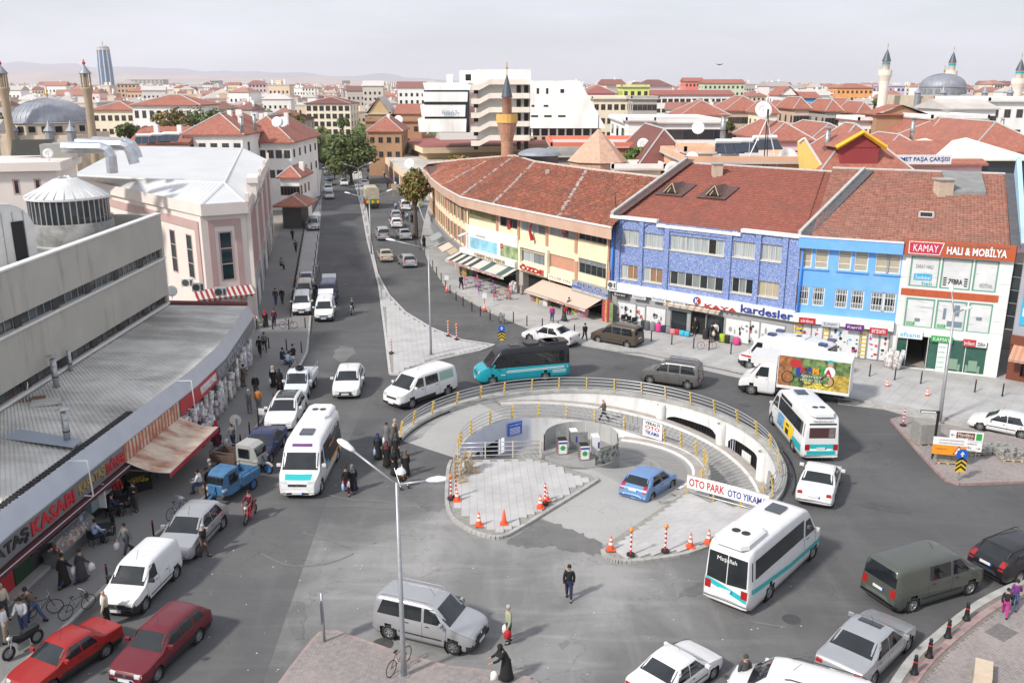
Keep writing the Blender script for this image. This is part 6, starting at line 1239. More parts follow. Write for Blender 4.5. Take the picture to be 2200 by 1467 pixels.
g=bld('stair_wall','sloping yellow parapet wall with red lettering left of the yellow building','wall',atd(1745,350,93));q=[atd(*a,93)for a in((1716,306),(1728,297),(1772,366),(1772,395),(1722,395))];m=MB();m.add(q+[p+V((0,.5,0))for p in q],[(4,3,2,1,0)]+[(i,(i+1)%5,5+(i+1)%5,5+i)for i in range(5)]);part(m,'wall',PL_('light_yellow_plaster',240,208,120),g);m=MB().tube([q[0],q[1],q[2]],.14,5);part(m,'coping',P_WH,g);p=atd(1756,372,92.9);o=text('RAKTO',C_RED,None,frame(p,V((1,0,-.3)),(0.3,0,1)),1.1,.6,.04,'letters');o.parent=g;o.matrix_parent_inverse=Matrix.Translation(-g.location)
pm=hs('pink market hall carrying a white name board',1925,2110,356,106,14,P_PK,'gable',2.2,R_RED,1,6,fm=FRB)
FM_=Fac(atd(1925,343,103.5),atd(2042,343,103.5));r=FM_.rect(1925,333,2042,353);sg=sign('roof_sign','white roof sign reading HMET PAŞA ÇARŞISI in dark blue',FM_,r,C_WHT,0,.15);ftext(sg,FM_,'HMET PAŞA ÇARŞISI',sub(r,.02,.22,.96,.8),C_BLUE,.152,.03,.01)
for q,(x0,x1,yt,D,dep,rh)in enumerate(((1650,1742,305,125,18,2.2),(1742,1845,306,128,18,2.2),(1985,2090,306,135,22,3.2),(2085,2260,330,118,26,3.5),(1900,1990,330,118,12,2))):hs('low market roof of worn red tiles, %s'%('left of the yellow building','directly behind the yellow building','behind the white pyramid canopy','at the right edge','left of the white canopy')[q],x0,x1,yt,D,dep,P_PK,'hip',rh,R_RED,1,4)
for q,(x,y,w_)in enumerate(((2070,335,6.2),(1985,318,3.5),(2020,325,3))):p=atd(x,y,112+q*6);t=thing('canopy_roof',('large','small','middle')[q]+' cream pyramid canopy over the market court','canopy',p);MB().add([(-w_,-w_*.8,0),(w_,-w_*.8,0),(w_,w_*.8,0),(-w_,w_*.8,0),(0,0,w_*.35),(-w_,-w_*.8,-.2),(w_,-w_*.8,-.2)],[(0,1,4),(1,2,4),(2,3,4),(3,0,4),(5,6,1,0)]).build('sheet',PL_('cream_sheet',232,226,206),t);MB().bx(-w_*.95,-w_*.7,-p.z,w_*.95,w_*.7,-.2).build('court_wall',GLASS,t)
hs('brown brick gable house with bare wall',1884,1985,248,150,5,P_BR,'front',1.4,R_RED,0,0);hs('white house with dark windows left of the bare brown gable',1848,1886,262,152,10,P_WH,'flat',1,R_RED,3,2);hs('white house with brown eaves band right of the bare gable',2005,2115,258,140,14,P_WH,'flat',1,R_FLAT,2,6);hs('white upper house with large windows',2040,2140,236,152,12,P_WH,'gable',1.4,R_FLAT,1,3,ww=3,wh=1.8);hs('white block with roof terrace at the right edge',2128,2260,220,160,20,P_WH,'flat',1,R_FLAT,3,5)
hs('old bazaar house with red hip roof and two rows of windows',1560,1650,240,205,16,PL_('bazaar_plaster',206,180,162),'hip',3,R_RED,2,9);hs('pale bazaar building with wide red roof',1465,1565,250,200,14,P_CR,'hip',3,R_RED,1,6);hs('bright blue house with red roof',1712,1762,212,330,14,PL_('bright_blue_plaster',60,150,205),'gable',2,R_RED,2,4);hs('white house next to the bright blue one',1676,1713,206,332,14,P_WH,'front',3,R_RED,1,2)
hs('orange apartment block with red roof in the distance',1798,1876,190,480,14,PL_('orange_plaster',232,166,100),'hip',2.2,R_RED,4,8);hs('lilac apartment block behind the minaret',1875,1945,186,520,14,PL_('lilac_plaster',190,186,214),'flat',1,R_FLAT,4,8);hs('white long building with dark glazed top storey',1396,1576,205,330,16,P_WH,'gable',1.5,R_TER,3,14,ww=1.6);hs('cream corner building with arched windows',1275,1360,214,235,16,P_CR,'flat',1,R_FLAT,3,6);hs('red roofed pavilion behind the slanting wall',1252,1322,202,300,20,P_PK,'hip',2.5,R_TER,2,5)
hs('lime green topped building',1338,1395,188,300,14,PL_('lime_plaster',214,226,130),'flat',1,R_FLAT,2,4);hs('dark balconied house before the lime green one',1360,1412,214,225,12,P_GY,'flat',1,R_FLAT,3,5);hs('coral apartment block far right of centre',1472,1512,176,520,14,PL_('coral_plaster',230,130,118),'gable',2,R_RED,4,5);hs('pale green apartment block with solar roofs',1512,1600,180,500,14,PL_('pale_green_plaster',196,210,180),'gable',2,R_RED,4,9)
for q in range(7):x0=1640+q*34;hs('timber framed bazaar house facing the square, %s of seven'%('leftmost','second','third','middle','fifth','sixth','rightmost')[q],x0,x0+30,246-(q%3)*5,190+(q%2)*22,12,[P_CR,P_GY,MT['bazaar_plaster']][q%3],'hip',2.2,R_RED,2,4,group='timber framed houses around the bazaar square')
tb=thing('glass_tower','tall blue glass tower with white bands far away on the left','skyscraper',V((atd(230,180,2600).x,2600,0)));s_=2600/1960;zt=atd(225,108,2600).z;TGW=M('tower_glass',hexc(60,98,138),.3,var=.06,scale=.05);m=MB()
MB().lathe([(15*s_,0),(14.3*s_,zt*.6),(12.6*s_,zt)],16).build('shaft',TGW,tb)
for k in range(4):a=-pi/2+(k-1.5)*.62;MB().tube([(15*s_*cos(a),15*s_*sin(a),0),(14.4*s_*cos(a),14.4*s_*sin(a),zt*.6),(12.7*s_*cos(a),12.7*s_*sin(a),zt)],1.1*s_,4).build('white_band',P_WH,tb)
for k in range(24):MB().lathe([(15.1*s_-k*.13,zt*(k+1)/25),(15.1*s_-k*.13,zt*(k+1)/25+.5)],16).build('floor_line',SLATE,tb)
MB().lathe([(13.8*s_,zt),(12*s_,zt+4),(12*s_,zt+8),(8*s_,zt+11),(2,zt+13),(.4,zt+26)],16).build('crown',P_GY,tb)
for q,(x0,x1,y,D)in enumerate(((270,350,172,1900),(400,440,182,2100),(450,470,174,2200),(508,550,180,2000),(735,748,174,2600),(808,850,178,2200),(860,880,176,2300),(30,75,196,1500))):hs('distant high-rise %s'%('hotel right of the glass tower','block with pointed roof','slab of blue glass','pale office','white tower in the middle','pale tower row','narrow tower row','pale block at far left')[q],x0,x1,y,D,30,[P_GY,P_WH][q%2],'flat',1,R_FLAT,8,9,ww=3,wh=1.8,name='apartment_block',cat='apartment block',side=0)
def ramp_attr(n,cols):
 m=bpy.data.materials.new(n);m.use_nodes=True;t=m.node_tree;b=t.nodes['Principled BSDF'];a=N(t,'ShaderNodeAttribute');a.attribute_name='tint';r=N(t,'ShaderNodeValToRGB');r.color_ramp.interpolation='CONSTANT';e=r.color_ramp.elements
 for i,c in enumerate(cols):q=e[0]if i==0 else e.new(i/len(cols));q.color=(*hexc(*c),1)
 t.links.new(a.outputs['Fac'],r.inputs['Fac']);t.links.new(r.outputs['Color'],b.inputs['Base Color']);b.inputs['Roughness'].default_value=.9;return m
RW_=ramp_attr('town_wall',[(232,228,222),(226,212,190),(206,196,186),(224,204,178),(228,206,204),(190,180,172),(238,236,232),(206,176,150)]);RR2=ramp_attr('town_roof',[(154,110,98),(138,96,88),(164,120,106),(124,90,84),(196,190,186),(148,104,94),(164,158,154),(182,176,170)])
def house_mb(r_,far=False):
 w_,d_,h=r_.uniform(7,15),r_.uniform(7,12),r_.choice([5,6.5,8,9,11,13])*r_.uniform(.9,1.1)
 if far:h*=r_.choice([1,1.2,1.5])
 m=MB();a,b=w_/2,d_/2;m.bx(-a,-b,0,a,b,h,0);tn=[r_.random()]*6;k=r_.random();rt_=r_.random()
 if k<.75:A,B=a+.5,b+.5;q=min(A,B)*(.9 if k<.5 else .02);m.add([(-A,-B,h),(A,-B,h),(A,B,h),(-A,B,h),(-A+q,0,h+2.6),(A-q,0,h+2.6)],[(0,1,5,4),(2,3,4,5),(1,2,5),(3,0,4)],1);tn+=[rt_]*4
 else:m.bx(-a-.2,-b-.2,h,a+.2,b+.2,h+.6,1);tn+=[.55]*6;m.bx(-a*.4,-b*.3,h+.6,a*.1,b*.4,h+2.8,0);tn+=[tn[0]]*6
 if r_.random()<.6:m.bx(a*.3,-.4,h,a*.3+.8,.4,h+3.4,0);tn+=[.8]*6
 for q in range(r_.randrange(4)):u,v_=r_.uniform(-a,a*.8)*.9,r_.uniform(-b,b)*.5;m.bx(u,v_,h+.5,u+.9,v_+.7,h+r_.uniform(1.8,3.2),0);tn+=[r_.choice([.8,.05,.7])]*6
 fl=int(h/3)
 for f in range(fl):
  for i in range(int(w_/2.4)):x=-a+1.3+i*2.4;m.bx(x-.5,-b-.06,f*3+1.1,x+.5,-b+.1,f*3+2.5,2);tn+=[0]*6
  if not far:
   for i in range(int(d_/3)):
    y=-b+1.5+i*3
    for s_ in(-1,1):m.bx(s_*a-.06,y-.5,f*3+1.1,s_*a+.06,y+.5,f*3+2.5,2);tn+=[0]*6
 return m,tn
def tinted(m,tn,name,mats):
 me=m.mesh(name,mats);q=me.attributes.new('tint','FLOAT','FACE');q.data.foreach_set('value',tn);return me
r_=random.Random(21);HM=[];occ=[];HW=[];HR=[];WN=('white','ivory','grey beige','sand coloured','pale pink','grey','bright white','tan');RN=('red roof','dark red roof','light red roof','brown roof','pale flat roof','red roof','grey roof','rosy roof')
for i in range(22):m,tn=house_mb(r_);HM.append(tinted(m,tn,'house',[RW_,RR2,GLASS]));HW.append(WN[int(tn[0]*8)]);HR.append(RN[int(tn[6]*8)])
for o in COL.objects:
 if o.parent is None and o.type=='EMPTY' and o.location.y>90:occ.append((o.location.x,o.location.y,15 if o.location.y>130 else 11))
occ+=[(x,y,24)for x,y in((-40,100),(-45,120),(-50,140),(-60,170),(-35,95),(-60,95),(0,115),(-5,130),(15,110),(30,95),(45,85),(-2,160),(20,205),(0,205),(45,210),(50,130),(70,110),(90,110),(75,90),(100,95))]
def street_x(y):return-30-(y-165)*.205 if y>165 else-12
far=MB();ft=[];cnt=0;y=150.0
while y<3600:
 st_=11.5+y*.0095;hw_=y*.66+30;x=-hw_+r_.uniform(0,st_)
 while x<hw_:
  px_,py_=x+r_.uniform(-3,3),y+r_.uniform(-4,4);x+=st_*r_.uniform(.85,1.5)
  if y<640 and abs(px_-street_x(py_))<(24 if y<400 else 16):continue
  if any(hypot(px_-a,py_-b)<c+(3 if b<300 else 0)for a,b,c in occ if abs(py_-b)<40):continue
  rz=r_.choice([0,0,.2,-.25,.35])+r_.uniform(-.08,.08)
  if cnt<290:k=cnt%22;o=ob('house',HM[k],None,(px_,py_,0),rz);tag(o,'%s house with %s, %s, %s'%(HW[k],HR[k],'beyond the left halls' if px_<street_x(py_)-25 else 'near the end of the street' if px_<-10 else 'behind the white office block' if px_<60 else 'in the bazaar quarter on the right','nearer rows' if py_<230 else 'middle rows' if py_<300 else 'rear rows'),'house','houses of the town between the landmarks');s_=r_.uniform(.75,.98);o.scale=(s_,s_,s_*(.8 if y<210 else 1));cnt+=1
  else:
   if y>900 and r_.random()<.25:continue
   m,tn=house_mb(r_,True)
   if y>1500:m.f=m.f[:10 if len(m.f)>9 else None];m.m=m.m[:len(m.f)];tn=tn[:len(m.f)]
   far.join(m,Matrix.Translation((px_,py_,0))@Matrix.Rotation(rz,4,'Z'));ft+=tn
 y+=st_*1.05
o=ob('far_houses',tinted(far,ft,'far_houses',[RW_,RR2,GLASS]));tag(o,'mass of far red roofed houses out to the horizon','houses',kind='stuff')
m=MB()
for i in range(900):y=240+2400*r_.random()**1.4;x=r_.uniform(-.62,.62)*y;m.ball((x,y,r_.uniform(3,6)),r_.uniform(2,4.5),6,i%3,(1,1,1.1));q=len(m.v)-24;m.v[q:]=[(a+r_.uniform(-.7,.7),b+r_.uniform(-.7,.7),c+r_.uniform(-.7,.7))for a,b,c in m.v[q:]]
tag(m.build('far_trees',LF1),'scattered far tree tops between the houses','trees',kind='stuff')
def hills(name,y0,dep,f,mat,n=90):
 m=MB();vs=[]
 for j in range(9):
  for i in range(n+1):t=i/n;x=-8800+9500*t;k=sin(pi*j/8);vs.append((x,y0+dep*j/8,f(t)*k*(1+.25*mnoise.noise(V((t*14,j*.7,3))))-2+14*k*mnoise.noise(V((t*40,j*1.3,1)))))
 m.add(vs,[(j*(n+1)+i,j*(n+1)+i+1,(j+1)*(n+1)+i+1,(j+1)*(n+1)+i)for j in range(8)for i in range(n)]);o=m.build(name,mat,smooth=True);o['kind']='structure'
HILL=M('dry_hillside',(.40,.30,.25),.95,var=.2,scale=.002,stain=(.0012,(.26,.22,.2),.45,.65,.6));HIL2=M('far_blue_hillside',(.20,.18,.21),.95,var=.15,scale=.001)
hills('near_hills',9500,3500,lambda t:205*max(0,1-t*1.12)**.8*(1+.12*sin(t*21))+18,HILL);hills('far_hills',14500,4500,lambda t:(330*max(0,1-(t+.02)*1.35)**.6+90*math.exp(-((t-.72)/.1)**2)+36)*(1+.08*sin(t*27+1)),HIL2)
hz=bpy.data.materials.new('haze');hz.use_nodes=True;t=hz.node_tree;t.nodes.clear();a=N(t,'ShaderNodeOutputMaterial');b=N(t,'ShaderNodeVolumePrincipled');b.inputs['Color'].default_value=(.93,.94,1,1);b.inputs['Density'].default_value=8e-5;b.inputs['Anisotropy'].default_value=.3;t.links.new(b.outputs['Volume'],a.inputs['Volume'])
MB().bx(-9300,-120,-4.4,9300,24600,480).build('haze',hz)['kind']='stuff'
# ------------------------- vehicles
TYPES={'hatch':(4.15,1.76,1.48,2.55,.84,.31,((0,.42),(.012,.62),(.04,.72),(.14,.84),(.25,.95),(.43,1.41),(.53,1.48),(.70,1.47),(.84,1.40),(.945,.98),(.985,.86),(1,.45)),.86,.93,.25,.43,.84,.945,((.325,.455,.572,.578),(.588,.582,.755,.825)),(.93,1.385)),'sedan':(4.45,1.74,1.43,2.62,.86,.31,((0,.42),(.012,.60),(.04,.69),(.14,.81),(.265,.91),(.42,1.37),(.51,1.43),(.60,1.42),(.68,1.36),(.82,1.0),(.97,.93),(.99,.82),(1,.45)),.83,.88,.265,.42,.68,.82,((.33,.445,.545,.55),(.56,.555,.675,.75)),(.89,1.33)),'boxy':(4.2,1.65,1.40,2.46,.78,.29,((0,.42),(.006,.66),(.02,.73),(.14,.83),(.27,.90),(.41,1.34),(.48,1.40),(.62,1.40),(.69,1.36),(.79,.99),(.985,.93),(.995,.80),(1,.45)),.84,.88,.27,.41,.69,.79,((.325,.42,.52,.525),(.54,.535,.64,.70)),(.91,1.30)),'estate':(4.2,1.64,1.43,2.45,.76,.29,((0,.42),(.006,.64),(.02,.72),(.14,.83),(.27,.90),(.41,1.36),(.48,1.42),(.70,1.43),(.86,1.38),(.965,.96),(.992,.85),(1,.45)),.84,.88,.27,.41,.86,.965,((.325,.42,.53,.535),(.55,.545,.70,.71),(.735,.73,.80,.87)),(.91,1.31)),'mpv':(4.38,1.79,1.82,2.78,.84,.32,((0,.45),(.012,.76),(.04,.88),(.13,1.0),(.225,1.09),(.37,1.71),(.46,1.80),(.60,1.82),(.93,1.80),(.972,1.72),(.988,1.05),(1,.5)),1.02,1.07,.225,.37,.972,.986,((.285,.385,.475,.475),(.50,.50,.675,.675),(.70,.70,.89,.94)),(1.11,1.67)),'van':(4.95,1.90,1.95,3.1,.90,.33,((0,.45),(.008,.82),(.03,.96),(.09,1.06),(.155,1.16),(.30,1.84),(.38,1.93),(.55,1.95),(.94,1.93),(.975,1.84),(.99,1.1),(1,.5)),1.08,1.12,.155,.30,.975,.99,((.215,.315,.395,.395),(.425,.425,.645,.645),(.675,.675,.91,.92)),(1.18,1.74)),'bus':(6.6,2.0,2.72,4.0,1.0,.36,((0,.45),(.008,.86),(.025,1.04),(.06,1.2),(.115,1.36),(.205,2.18),(.25,2.52),(.31,2.66),(.6,2.72),(.95,2.70),(.985,2.55),(.995,1.1),(1,.5)),1.25,1.25,.115,.205,.985,.993,((.155,.225,.285,.285),),(1.4,2.1)),'cab':(2.35,1.95,2.25,3.6,.88,.35,((0,.45),(.02,.84),(.07,1.02),(.16,1.16),(.30,1.3),(.56,2.08),(.70,2.23),(.9,2.25),(.99,2.2),(1,1.9)),1.2,1.25,.30,.56,.99,.995,((.44,.58,.80,.80),),(1.32,1.95))}
CP={}
def paint(n,c,metal=.0,rough=.3):return M('car_paint_'+n,c,rough,metal,coat=.25,var=.03,scale=2,spec=.4)
PW=paint('white',(.66,.66,.66));PS=paint('silver',(.43,.435,.45),.55,.32);PRD=paint('red',(.30,.018,.016));PDR=paint('dark_red',(.13,.012,.02));PNV=paint('navy',(.018,.025,.09));PGR=paint('grey',(.17,.165,.16),.5);PGN=paint('grey_green',(.105,.115,.10),.4);PBK=paint('black',(.012,.012,.015));PBL=paint('light_blue',(.17,.30,.55),.35);PBR=paint('brown',(.115,.09,.068),.4);PBG=paint('beige',(.42,.37,.28));PTQ=paint('turquoise',(.01,.30,.37));PCY=paint('teal_stripe',(.02,.42,.44))
HEADL=M('headlight_glass',(.55,.56,.56),.12,.3);TAILL=M('tail_light_red',(.33,.012,.012),.25);AMB=M('amber_lens',(.7,.22,.02),.25);PLATE=M('number_plate',(.66,.66,.66),.4);RIM=M('alloy_rim',(.42,.43,.44),.35,.7);SCREEN=M('car_glass',(.014,.018,.021),.03,spec=.7,var=.4,scale=1.1);LGL=M('light_green_glass',(.28,.42,.36),.1)
TYM={}
def wheelset(r,w_=.2,spoke=True):
 k=round(r,2)
 if k not in TYM:
  My=Matrix.Rotation(pi/2,4,'X');t=MB().lathe([(r*.62,-w_/2),(r*.93,-w_/2),(r,-w_/2+.03),(r,w_/2-.03),(r*.93,w_/2),(r*.62,w_/2),(r*.60,w_/2-.03)],22,(0,0,0),0,My);t.lathe([(.001,w_*.2),(r*.62,w_*.2)],22,(0,0,0),0,My)
  q=MB().lathe([(r*.64,w_/2-.005),(r*.57,w_/2-.0),(r*.55,w_/2-.05)],22,(0,0,0),0,My);q.lathe([(.001,w_/2-.012),(r*.16,w_/2-.012),(r*.2,w_/2-.05)],12,(0,0,0),0,My)
  for i in range(7):a=i*2*pi/7;q.box((r*.36,0,w_/2-.04),(r*.46,r*.17,.03),0,0,My@Matrix.Rotation(a,4,'Z'))
  TYM[k]=(t.mesh('wheel',RUBBER,True),q.mesh('rim',RIM))
 return TYM[k]
def interp(tb,x):
 for(a,b),(c,d)in zip(tb,tb[1:]):
  if x<=c:t=(x-a)/(c-a)if c>a else 1;return b+(d-b)*t
 return tb[-1][1]
def vehicle(label,typ,col,cat='car',name='car',L=None,W=None,H=None,wb=None,group=None,two=None,rails=False,bump=None,glassc=None,noside=(),stripe=None,mould=True,seams=True,lo=.2,rear=True,opts=()):
 T=TYPES[typ];L=L or T[0];W=W or T[1];kh=(H or T[2])/T[2];wb=wb or T[3];fo=T[4]*(L/T[0])if typ!='cab' else T[4];r=T[5];top=[(x,z*kh)for x,z in T[6]];root=thing(name,label,cat,group=group)
 bf,br=T[7]*kh,T[8]*kh;X=lambda f:fo+wb/2-f*L;tum=.24 if typ in('hatch','sedan','boxy','estate')else(.16 if typ in('mpv','van')else .07)
 fr=sorted({0,.003,.008,.02,.035,.05,.965,.98,.99,.996,1}|{round(i/58,4)for i in range(1,58)}|{p[0]for p in top});rings=[];sm=lambda x:(interp(top,max(0,x-.012))+2*interp(top,x)+interp(top,min(1,x+.012)))/4
 for f in fr:
  zt=sm(f)if .03<f<.96 else interp(top,f);w_=W/2;q=1.0
  if f<.13:q-=.20*((.13-f)/.13)**2.4
  if f>.93 and typ!='cab':q-=.10*((f-.93)/.07)**2
  w_*=q;zb=min(bf+(br-bf)*f,zt-.035);z0=lo+.10*max(0,(.05-f)/.05)+.12*max(0,(f-.95)/.05);zb=max(zb,z0+.1);g=zt-zb;wr=w_*.965-g*tum;k=min(1,g/.3)
  h=[(0,z0),(w_*.8,z0),(w_*.95,z0+.03),(w_*.985,z0+(zb-z0)*.2),(w_,z0+(zb-z0)*.42),(w_*1.0,z0+(zb-z0)*.62),(w_*.985,z0+(zb-z0)*.82),(w_*.972,z0+(zb-z0)*.93),(w_*.955,zb),(wr+(w_*.955-wr)*.66,zb+g*.33),(wr+(w_*.955-wr)*.3,zb+g*.66),(wr,zt-.12*k),(wr-.04*k-.01,zt-.05*k),(wr-.15,zt-.012),(wr*.5,zt+.004),(0,zt+.012)]
  rings.append([(X(f),y,z)for y,z in h]+[(X(f),-y,z)for y,z in h[-2:0:-1]])
 ax=[X(0)-fo,X(0)-fo-wb];ra=r+.055
 n=len(rings[0]);vs=[list(p)for rg in rings for p in rg]
 if typ!='cab' or True:
  for p in vs:
   if abs(p[1])>W*.30:
    for a in ax:
     dx,dz=p[0]-a,p[2]-r;d=hypot(dx,dz)
     if ra-.05<d<ra+.035 and d>0:p[0]=a+dx/d*ra;p[2]=r+dz/d*ra
 fs=[];ms=[];two=two or(lambda c:0)
 for i in range(len(rings)-1):
  for k in range(n):
   l=(k+1)%n;q=(i*n+k,i*n+l,(i+1)*n+l,(i+1)*n+k);c=[sum(vs[j][m]for j in q)/4 for m in range(3)]
   if abs(c[1])>W*.33 and any(hypot(c[0]-a,c[2]-r)<ra-.004 for a in ax):continue
   fs.append(q);ms.append(two(c))
 for e,q in((0,0),((len(rings)-1)*n,1)):
  h=n//2
  for k in range(h):
   j=(e+k,e+k+1,e+(n-k-1)%n,e+(n-k)%n);j=j if q==0 else j[::-1]
   j=tuple(dict.fromkeys(j));fs.append(j if len(j)>2 else j);ms.append(two([vs[j[0]][0],0,vs[j[0]][2]]))
 fs2=[(f,m)for f,m in zip(fs,ms)if len(f)>2];mb=MB();mb.v=[tuple(p)for p in vs];mb.f=[f for f,m in fs2];mb.m=[m for f,m in fs2]
 mats=[col,bump or PLASTIC,next((q for q in opts if not isinstance(q,str)),col)];mb.build('body',mats,root,True);bvh=BVHTree.FromPolygons([V(p)for p in mb.v],mb.f)
 m=MB()
 for a in ax:
  for s_ in(-1,1):m.lathe([(ra,0),(ra,.26)],18,(a,s_*(W/2-.27)-(.26 if s_<0 else 0)+(0 if s_>0 else .26),r),0,Matrix.Rotation(-s_*pi/2,4,'X'))
 m.bx(X(.03),-W*.36,lo-.02,X(.97),W*.36,lo+.25);m.build('underbody',PLASTIC,root)
 def patch(nm,mat,cs,axis,off=.008,nu=5,nv=4,par=None):
  m=MB();pts=[]
  for j in range(nv+1):
   for i in range(nu+1):
    a,b=i/nu,j/nv;u,v=(0,0)if axis=='W' else[(1-b)*((1-a)*cs[0][q]+a*cs[3][q])+b*((1-a)*cs[1][q]+a*cs[2][q])for q in(0,1)]
    if axis in('L','R'):s_=1 if axis=='L' else-1;o,d=V((u,s_*4,v)),V((0,-s_,0))
    elif axis=='W':p=cs[0].lerp(cs[3],a).lerp(cs[1].lerp(cs[2],a),b);d=(cs[3]-cs[0]).cross(cs[1]-cs[0]).normalized();d=d if d.z<0 or abs(d.z)<.05 and d.x*p.x<0 else-d;o=p-d*.4
    elif axis=='F':o,d=V((9,u,v)),V((-1,0,0))
    elif axis=='B':o,d=V((-9,u,v)),V((1,0,0))
    else:o,d=V((u,v,6)),V((0,0,-1))
    h=bvh.ray_cast(o,d)
    if h[0]is None:h=bvh.find_nearest(o+d*(4-W/2 if axis in 'LR' else 9-L/2 if axis in 'FB' else 4))
    pts.append(h[0]-d*off)
  fcs=[(j*(nu+1)+i,j*(nu+1)+i+1,(j+1)*(nu+1)+i+1,(j+1)*(nu+1)+i)for j in range(nv)for i in range(nu)]
  m.add(pts,fcs);return m.build(nm,mat,par or root,True)
 cw,st,rr_,rb=T[9],T[10],T[11],T[12];zc,zs=interp(top,cw)+.03*kh,interp(top,st)-.05;G=glassc or SCREEN;wh=W/2
 P3=lambda f,z,y:V((X(f),y,z));qd=lambda f0,z0_,y0,f1,z1_,y1:[P3(f0,z0_,-y0),P3(f1,z1_,-y1),P3(f1,z1_,y1),P3(f0,z0_,y0)]
 patch('windshield',G,qd(cw+.004,zc-.01,wh*.86,st-.006,zs+.02,wh*(.76 if tum>.2 else .84)),'W',.006,9,5)
 zr0=max(interp(top,rb)+.04,br+.05)
 if rear:patch('rear_window',G,qd(rb-.006,zr0,wh*.84,rr_+.008,interp(top,rr_)-.04,wh*(.74 if tum>.2 else .82)),'W' if tum>.2 else 'W',.006,9,4)
 z0,z1=T[14][0]*kh,T[14][1]*kh
 for s_ in 'LR':
  for i,(a,b,c,d)in enumerate(T[13]):
   if i in noside:continue
   patch('side_window',LGL if('lg' in opts and i==2)else G,((X(a),z0),(X(b),z1),(X(c),z1),(X(d),z0)),s_,.006,5,4)
  if typ=='bus' and 'noband' not in opts:patch('side_window',G,((X(.31),z0+.05),(X(.31),z1+.12),(X(.965),z1+.12),(X(.965),z0+.05)),s_,.006,14,4)
  if seams:
   for a in([T[13][0][0]-.03]+[q[3]+.012 for q in T[13][:2]]if typ!='bus' else(.14,.30)):patch('door_seam',PLASTIC,((X(a),lo+.12),(X(a),z0-.03),(X(a+.0035),z0-.03),(X(a+.0035),lo+.12)),s_,.003,1,5)
   for q in T[13][:2]:patch('door_handle',CHROME if typ=='sedan' else PLASTIC,((X(q[3]-.055),z0-.16),(X(q[3]-.055),z0-.125),(X(q[3]-.015),z0-.125),(X(q[3]-.015),z0-.16)),s_,.02,1,1)
  if mould:patch('side_moulding',PLASTIC,((X(.30),.50*kh),(X(.30),.56*kh),(X(.72),.56*kh),(X(.72),.50*kh)),s_,.012,8,1)
  for st_ in(stripe or()):patch('stripe',st_[4],((X(st_[0]),st_[1]),(X(st_[0]),st_[1]+st_[6]),(X(st_[2]),st_[3]+st_[6]),(X(st_[2]),st_[3])),s_,.009,12,1)
  s1=1 if s_=='L' else-1;m=MB().bx(-.05,-.1,-.06,.06,.1,.07);m.xf(Matrix.Translation((X(T[13][0][0]+.015),s1*(wh+.10),z0+.10)));m.build('mirror',mats[1]if 'blackmirror' in opts else col,root)
  zh=interp(top,.03)-.17*kh;patch('headlight',HEADL,((s1*wh*.50,zh),(s1*wh*.46,zh+.14*kh),(s1*wh*.82,zh+.16*kh),(s1*wh*.84,zh+.02)),'F',.01,3,2)
  if typ!='cab':
   zt_=(.70 if typ in('hatch','sedan','boxy','estate')else .75)*kh;patch('tail_light',TAILL,((s1*wh*.62,zt_),(s1*wh*.62,zt_+(.15 if typ in('sedan','boxy')else .34)),(s1*wh*.87,zt_+(.15 if typ in('sedan','boxy')else .34)),(s1*wh*.87,zt_)),'B',.012,2,2)
  if rails:m=MB().tube([(X(.42),s1*wh*.70,interp(top,.5)+.0),(X(.46),s1*wh*.72,interp(top,.5)+.07),(X(.88),s1*wh*.72,interp(top,.88)+.07),(X(.92),s1*wh*.70,interp(top,.92))],.022,5);m.build('roof_rail',rails if rails is not True else CHROME,root)
 zg=interp(top,.02)-.22*kh;patch('grille',PLASTIC,((-wh*.44,zg),(-wh*.46,zg+.13*kh),(wh*.46,zg+.13*kh),(wh*.44,zg)),'F',.008,4,2);patch('lower_grille',PLASTIC,((-wh*.55,lo+.12),(-wh*.5,lo+.22),(wh*.5,lo+.22),(wh*.55,lo+.12)),'F',.008,4,1)
 MB().lathe([(.001,.02),(.07,.015),(.07,0)],10,(0,0,0),0,Matrix.Rotation(pi/2,4,'Y')).build('badge',CHROME,root,loc=(X(.008)+.01,0,zg+.08))
 for f,s1 in((.0,1),(1.0,-1)):
  if f==1 and typ=='cab':continue
  zp=.42*kh if f==0 else(.78 if typ in('hatch','estate')else .62 if typ in('sedan','boxy')else .86)*kh;h=bvh.ray_cast(V((s1*9,0,zp)),V((-s1,0,0)))
  xx=(h[0].x if h[0]else X(f))+s1*.02;o=MB().bx(xx-.01,-.26,zp-.055,xx+.01,.26,zp+.055).build('license_plate',PLATE,root);MB().bx(xx-.011,-.26 if s1<0 else .21,zp-.055,xx+.012,-.21 if s1<0 else .26,zp+.055).build('blue_strip',M('plate_blue',(.02,.08,.5),.4),o)
 tm,rm_=wheelset(r)
 for i,a in enumerate(ax):
  for s1 in(-1,1):
   wl_=ob('wheel',tm,root,(a,s1*(W/2-.12),r),pi if s1>0 else 0);ob('rim',rm_,wl_)
 if L<5:m=MB().tube([(X(.45),0,interp(top,.45)),(X(.5),0,interp(top,.5)+.32)],.008,4);m.build('antenna',PLASTIC,root)
 root['W_']=W;root['wb_']=wb;return root,patch,X
def seat_on(root,pf,pr,side='L',z=0,fixs=None):
 """stand a vehicle on its photographed wheel contacts"""
 a,b=at(*pf,z),at(*pr,z);d=a-b;ang=atan2(d.y,d.x);s_=fixs or min(1.12,max(.9,d.length/root['wb_']));ln=V((-sin(ang),cos(ang),0));c=(a+b)/2-ln*(root['W_']/2-.06)*s_*(1 if side=='L' else-1)
 root.location=(c.x,c.y,z);root.rotation_euler=(0,0,ang);root.scale=(s_,)*3
 for k in('W_','wb_'):del root[k]
 return root
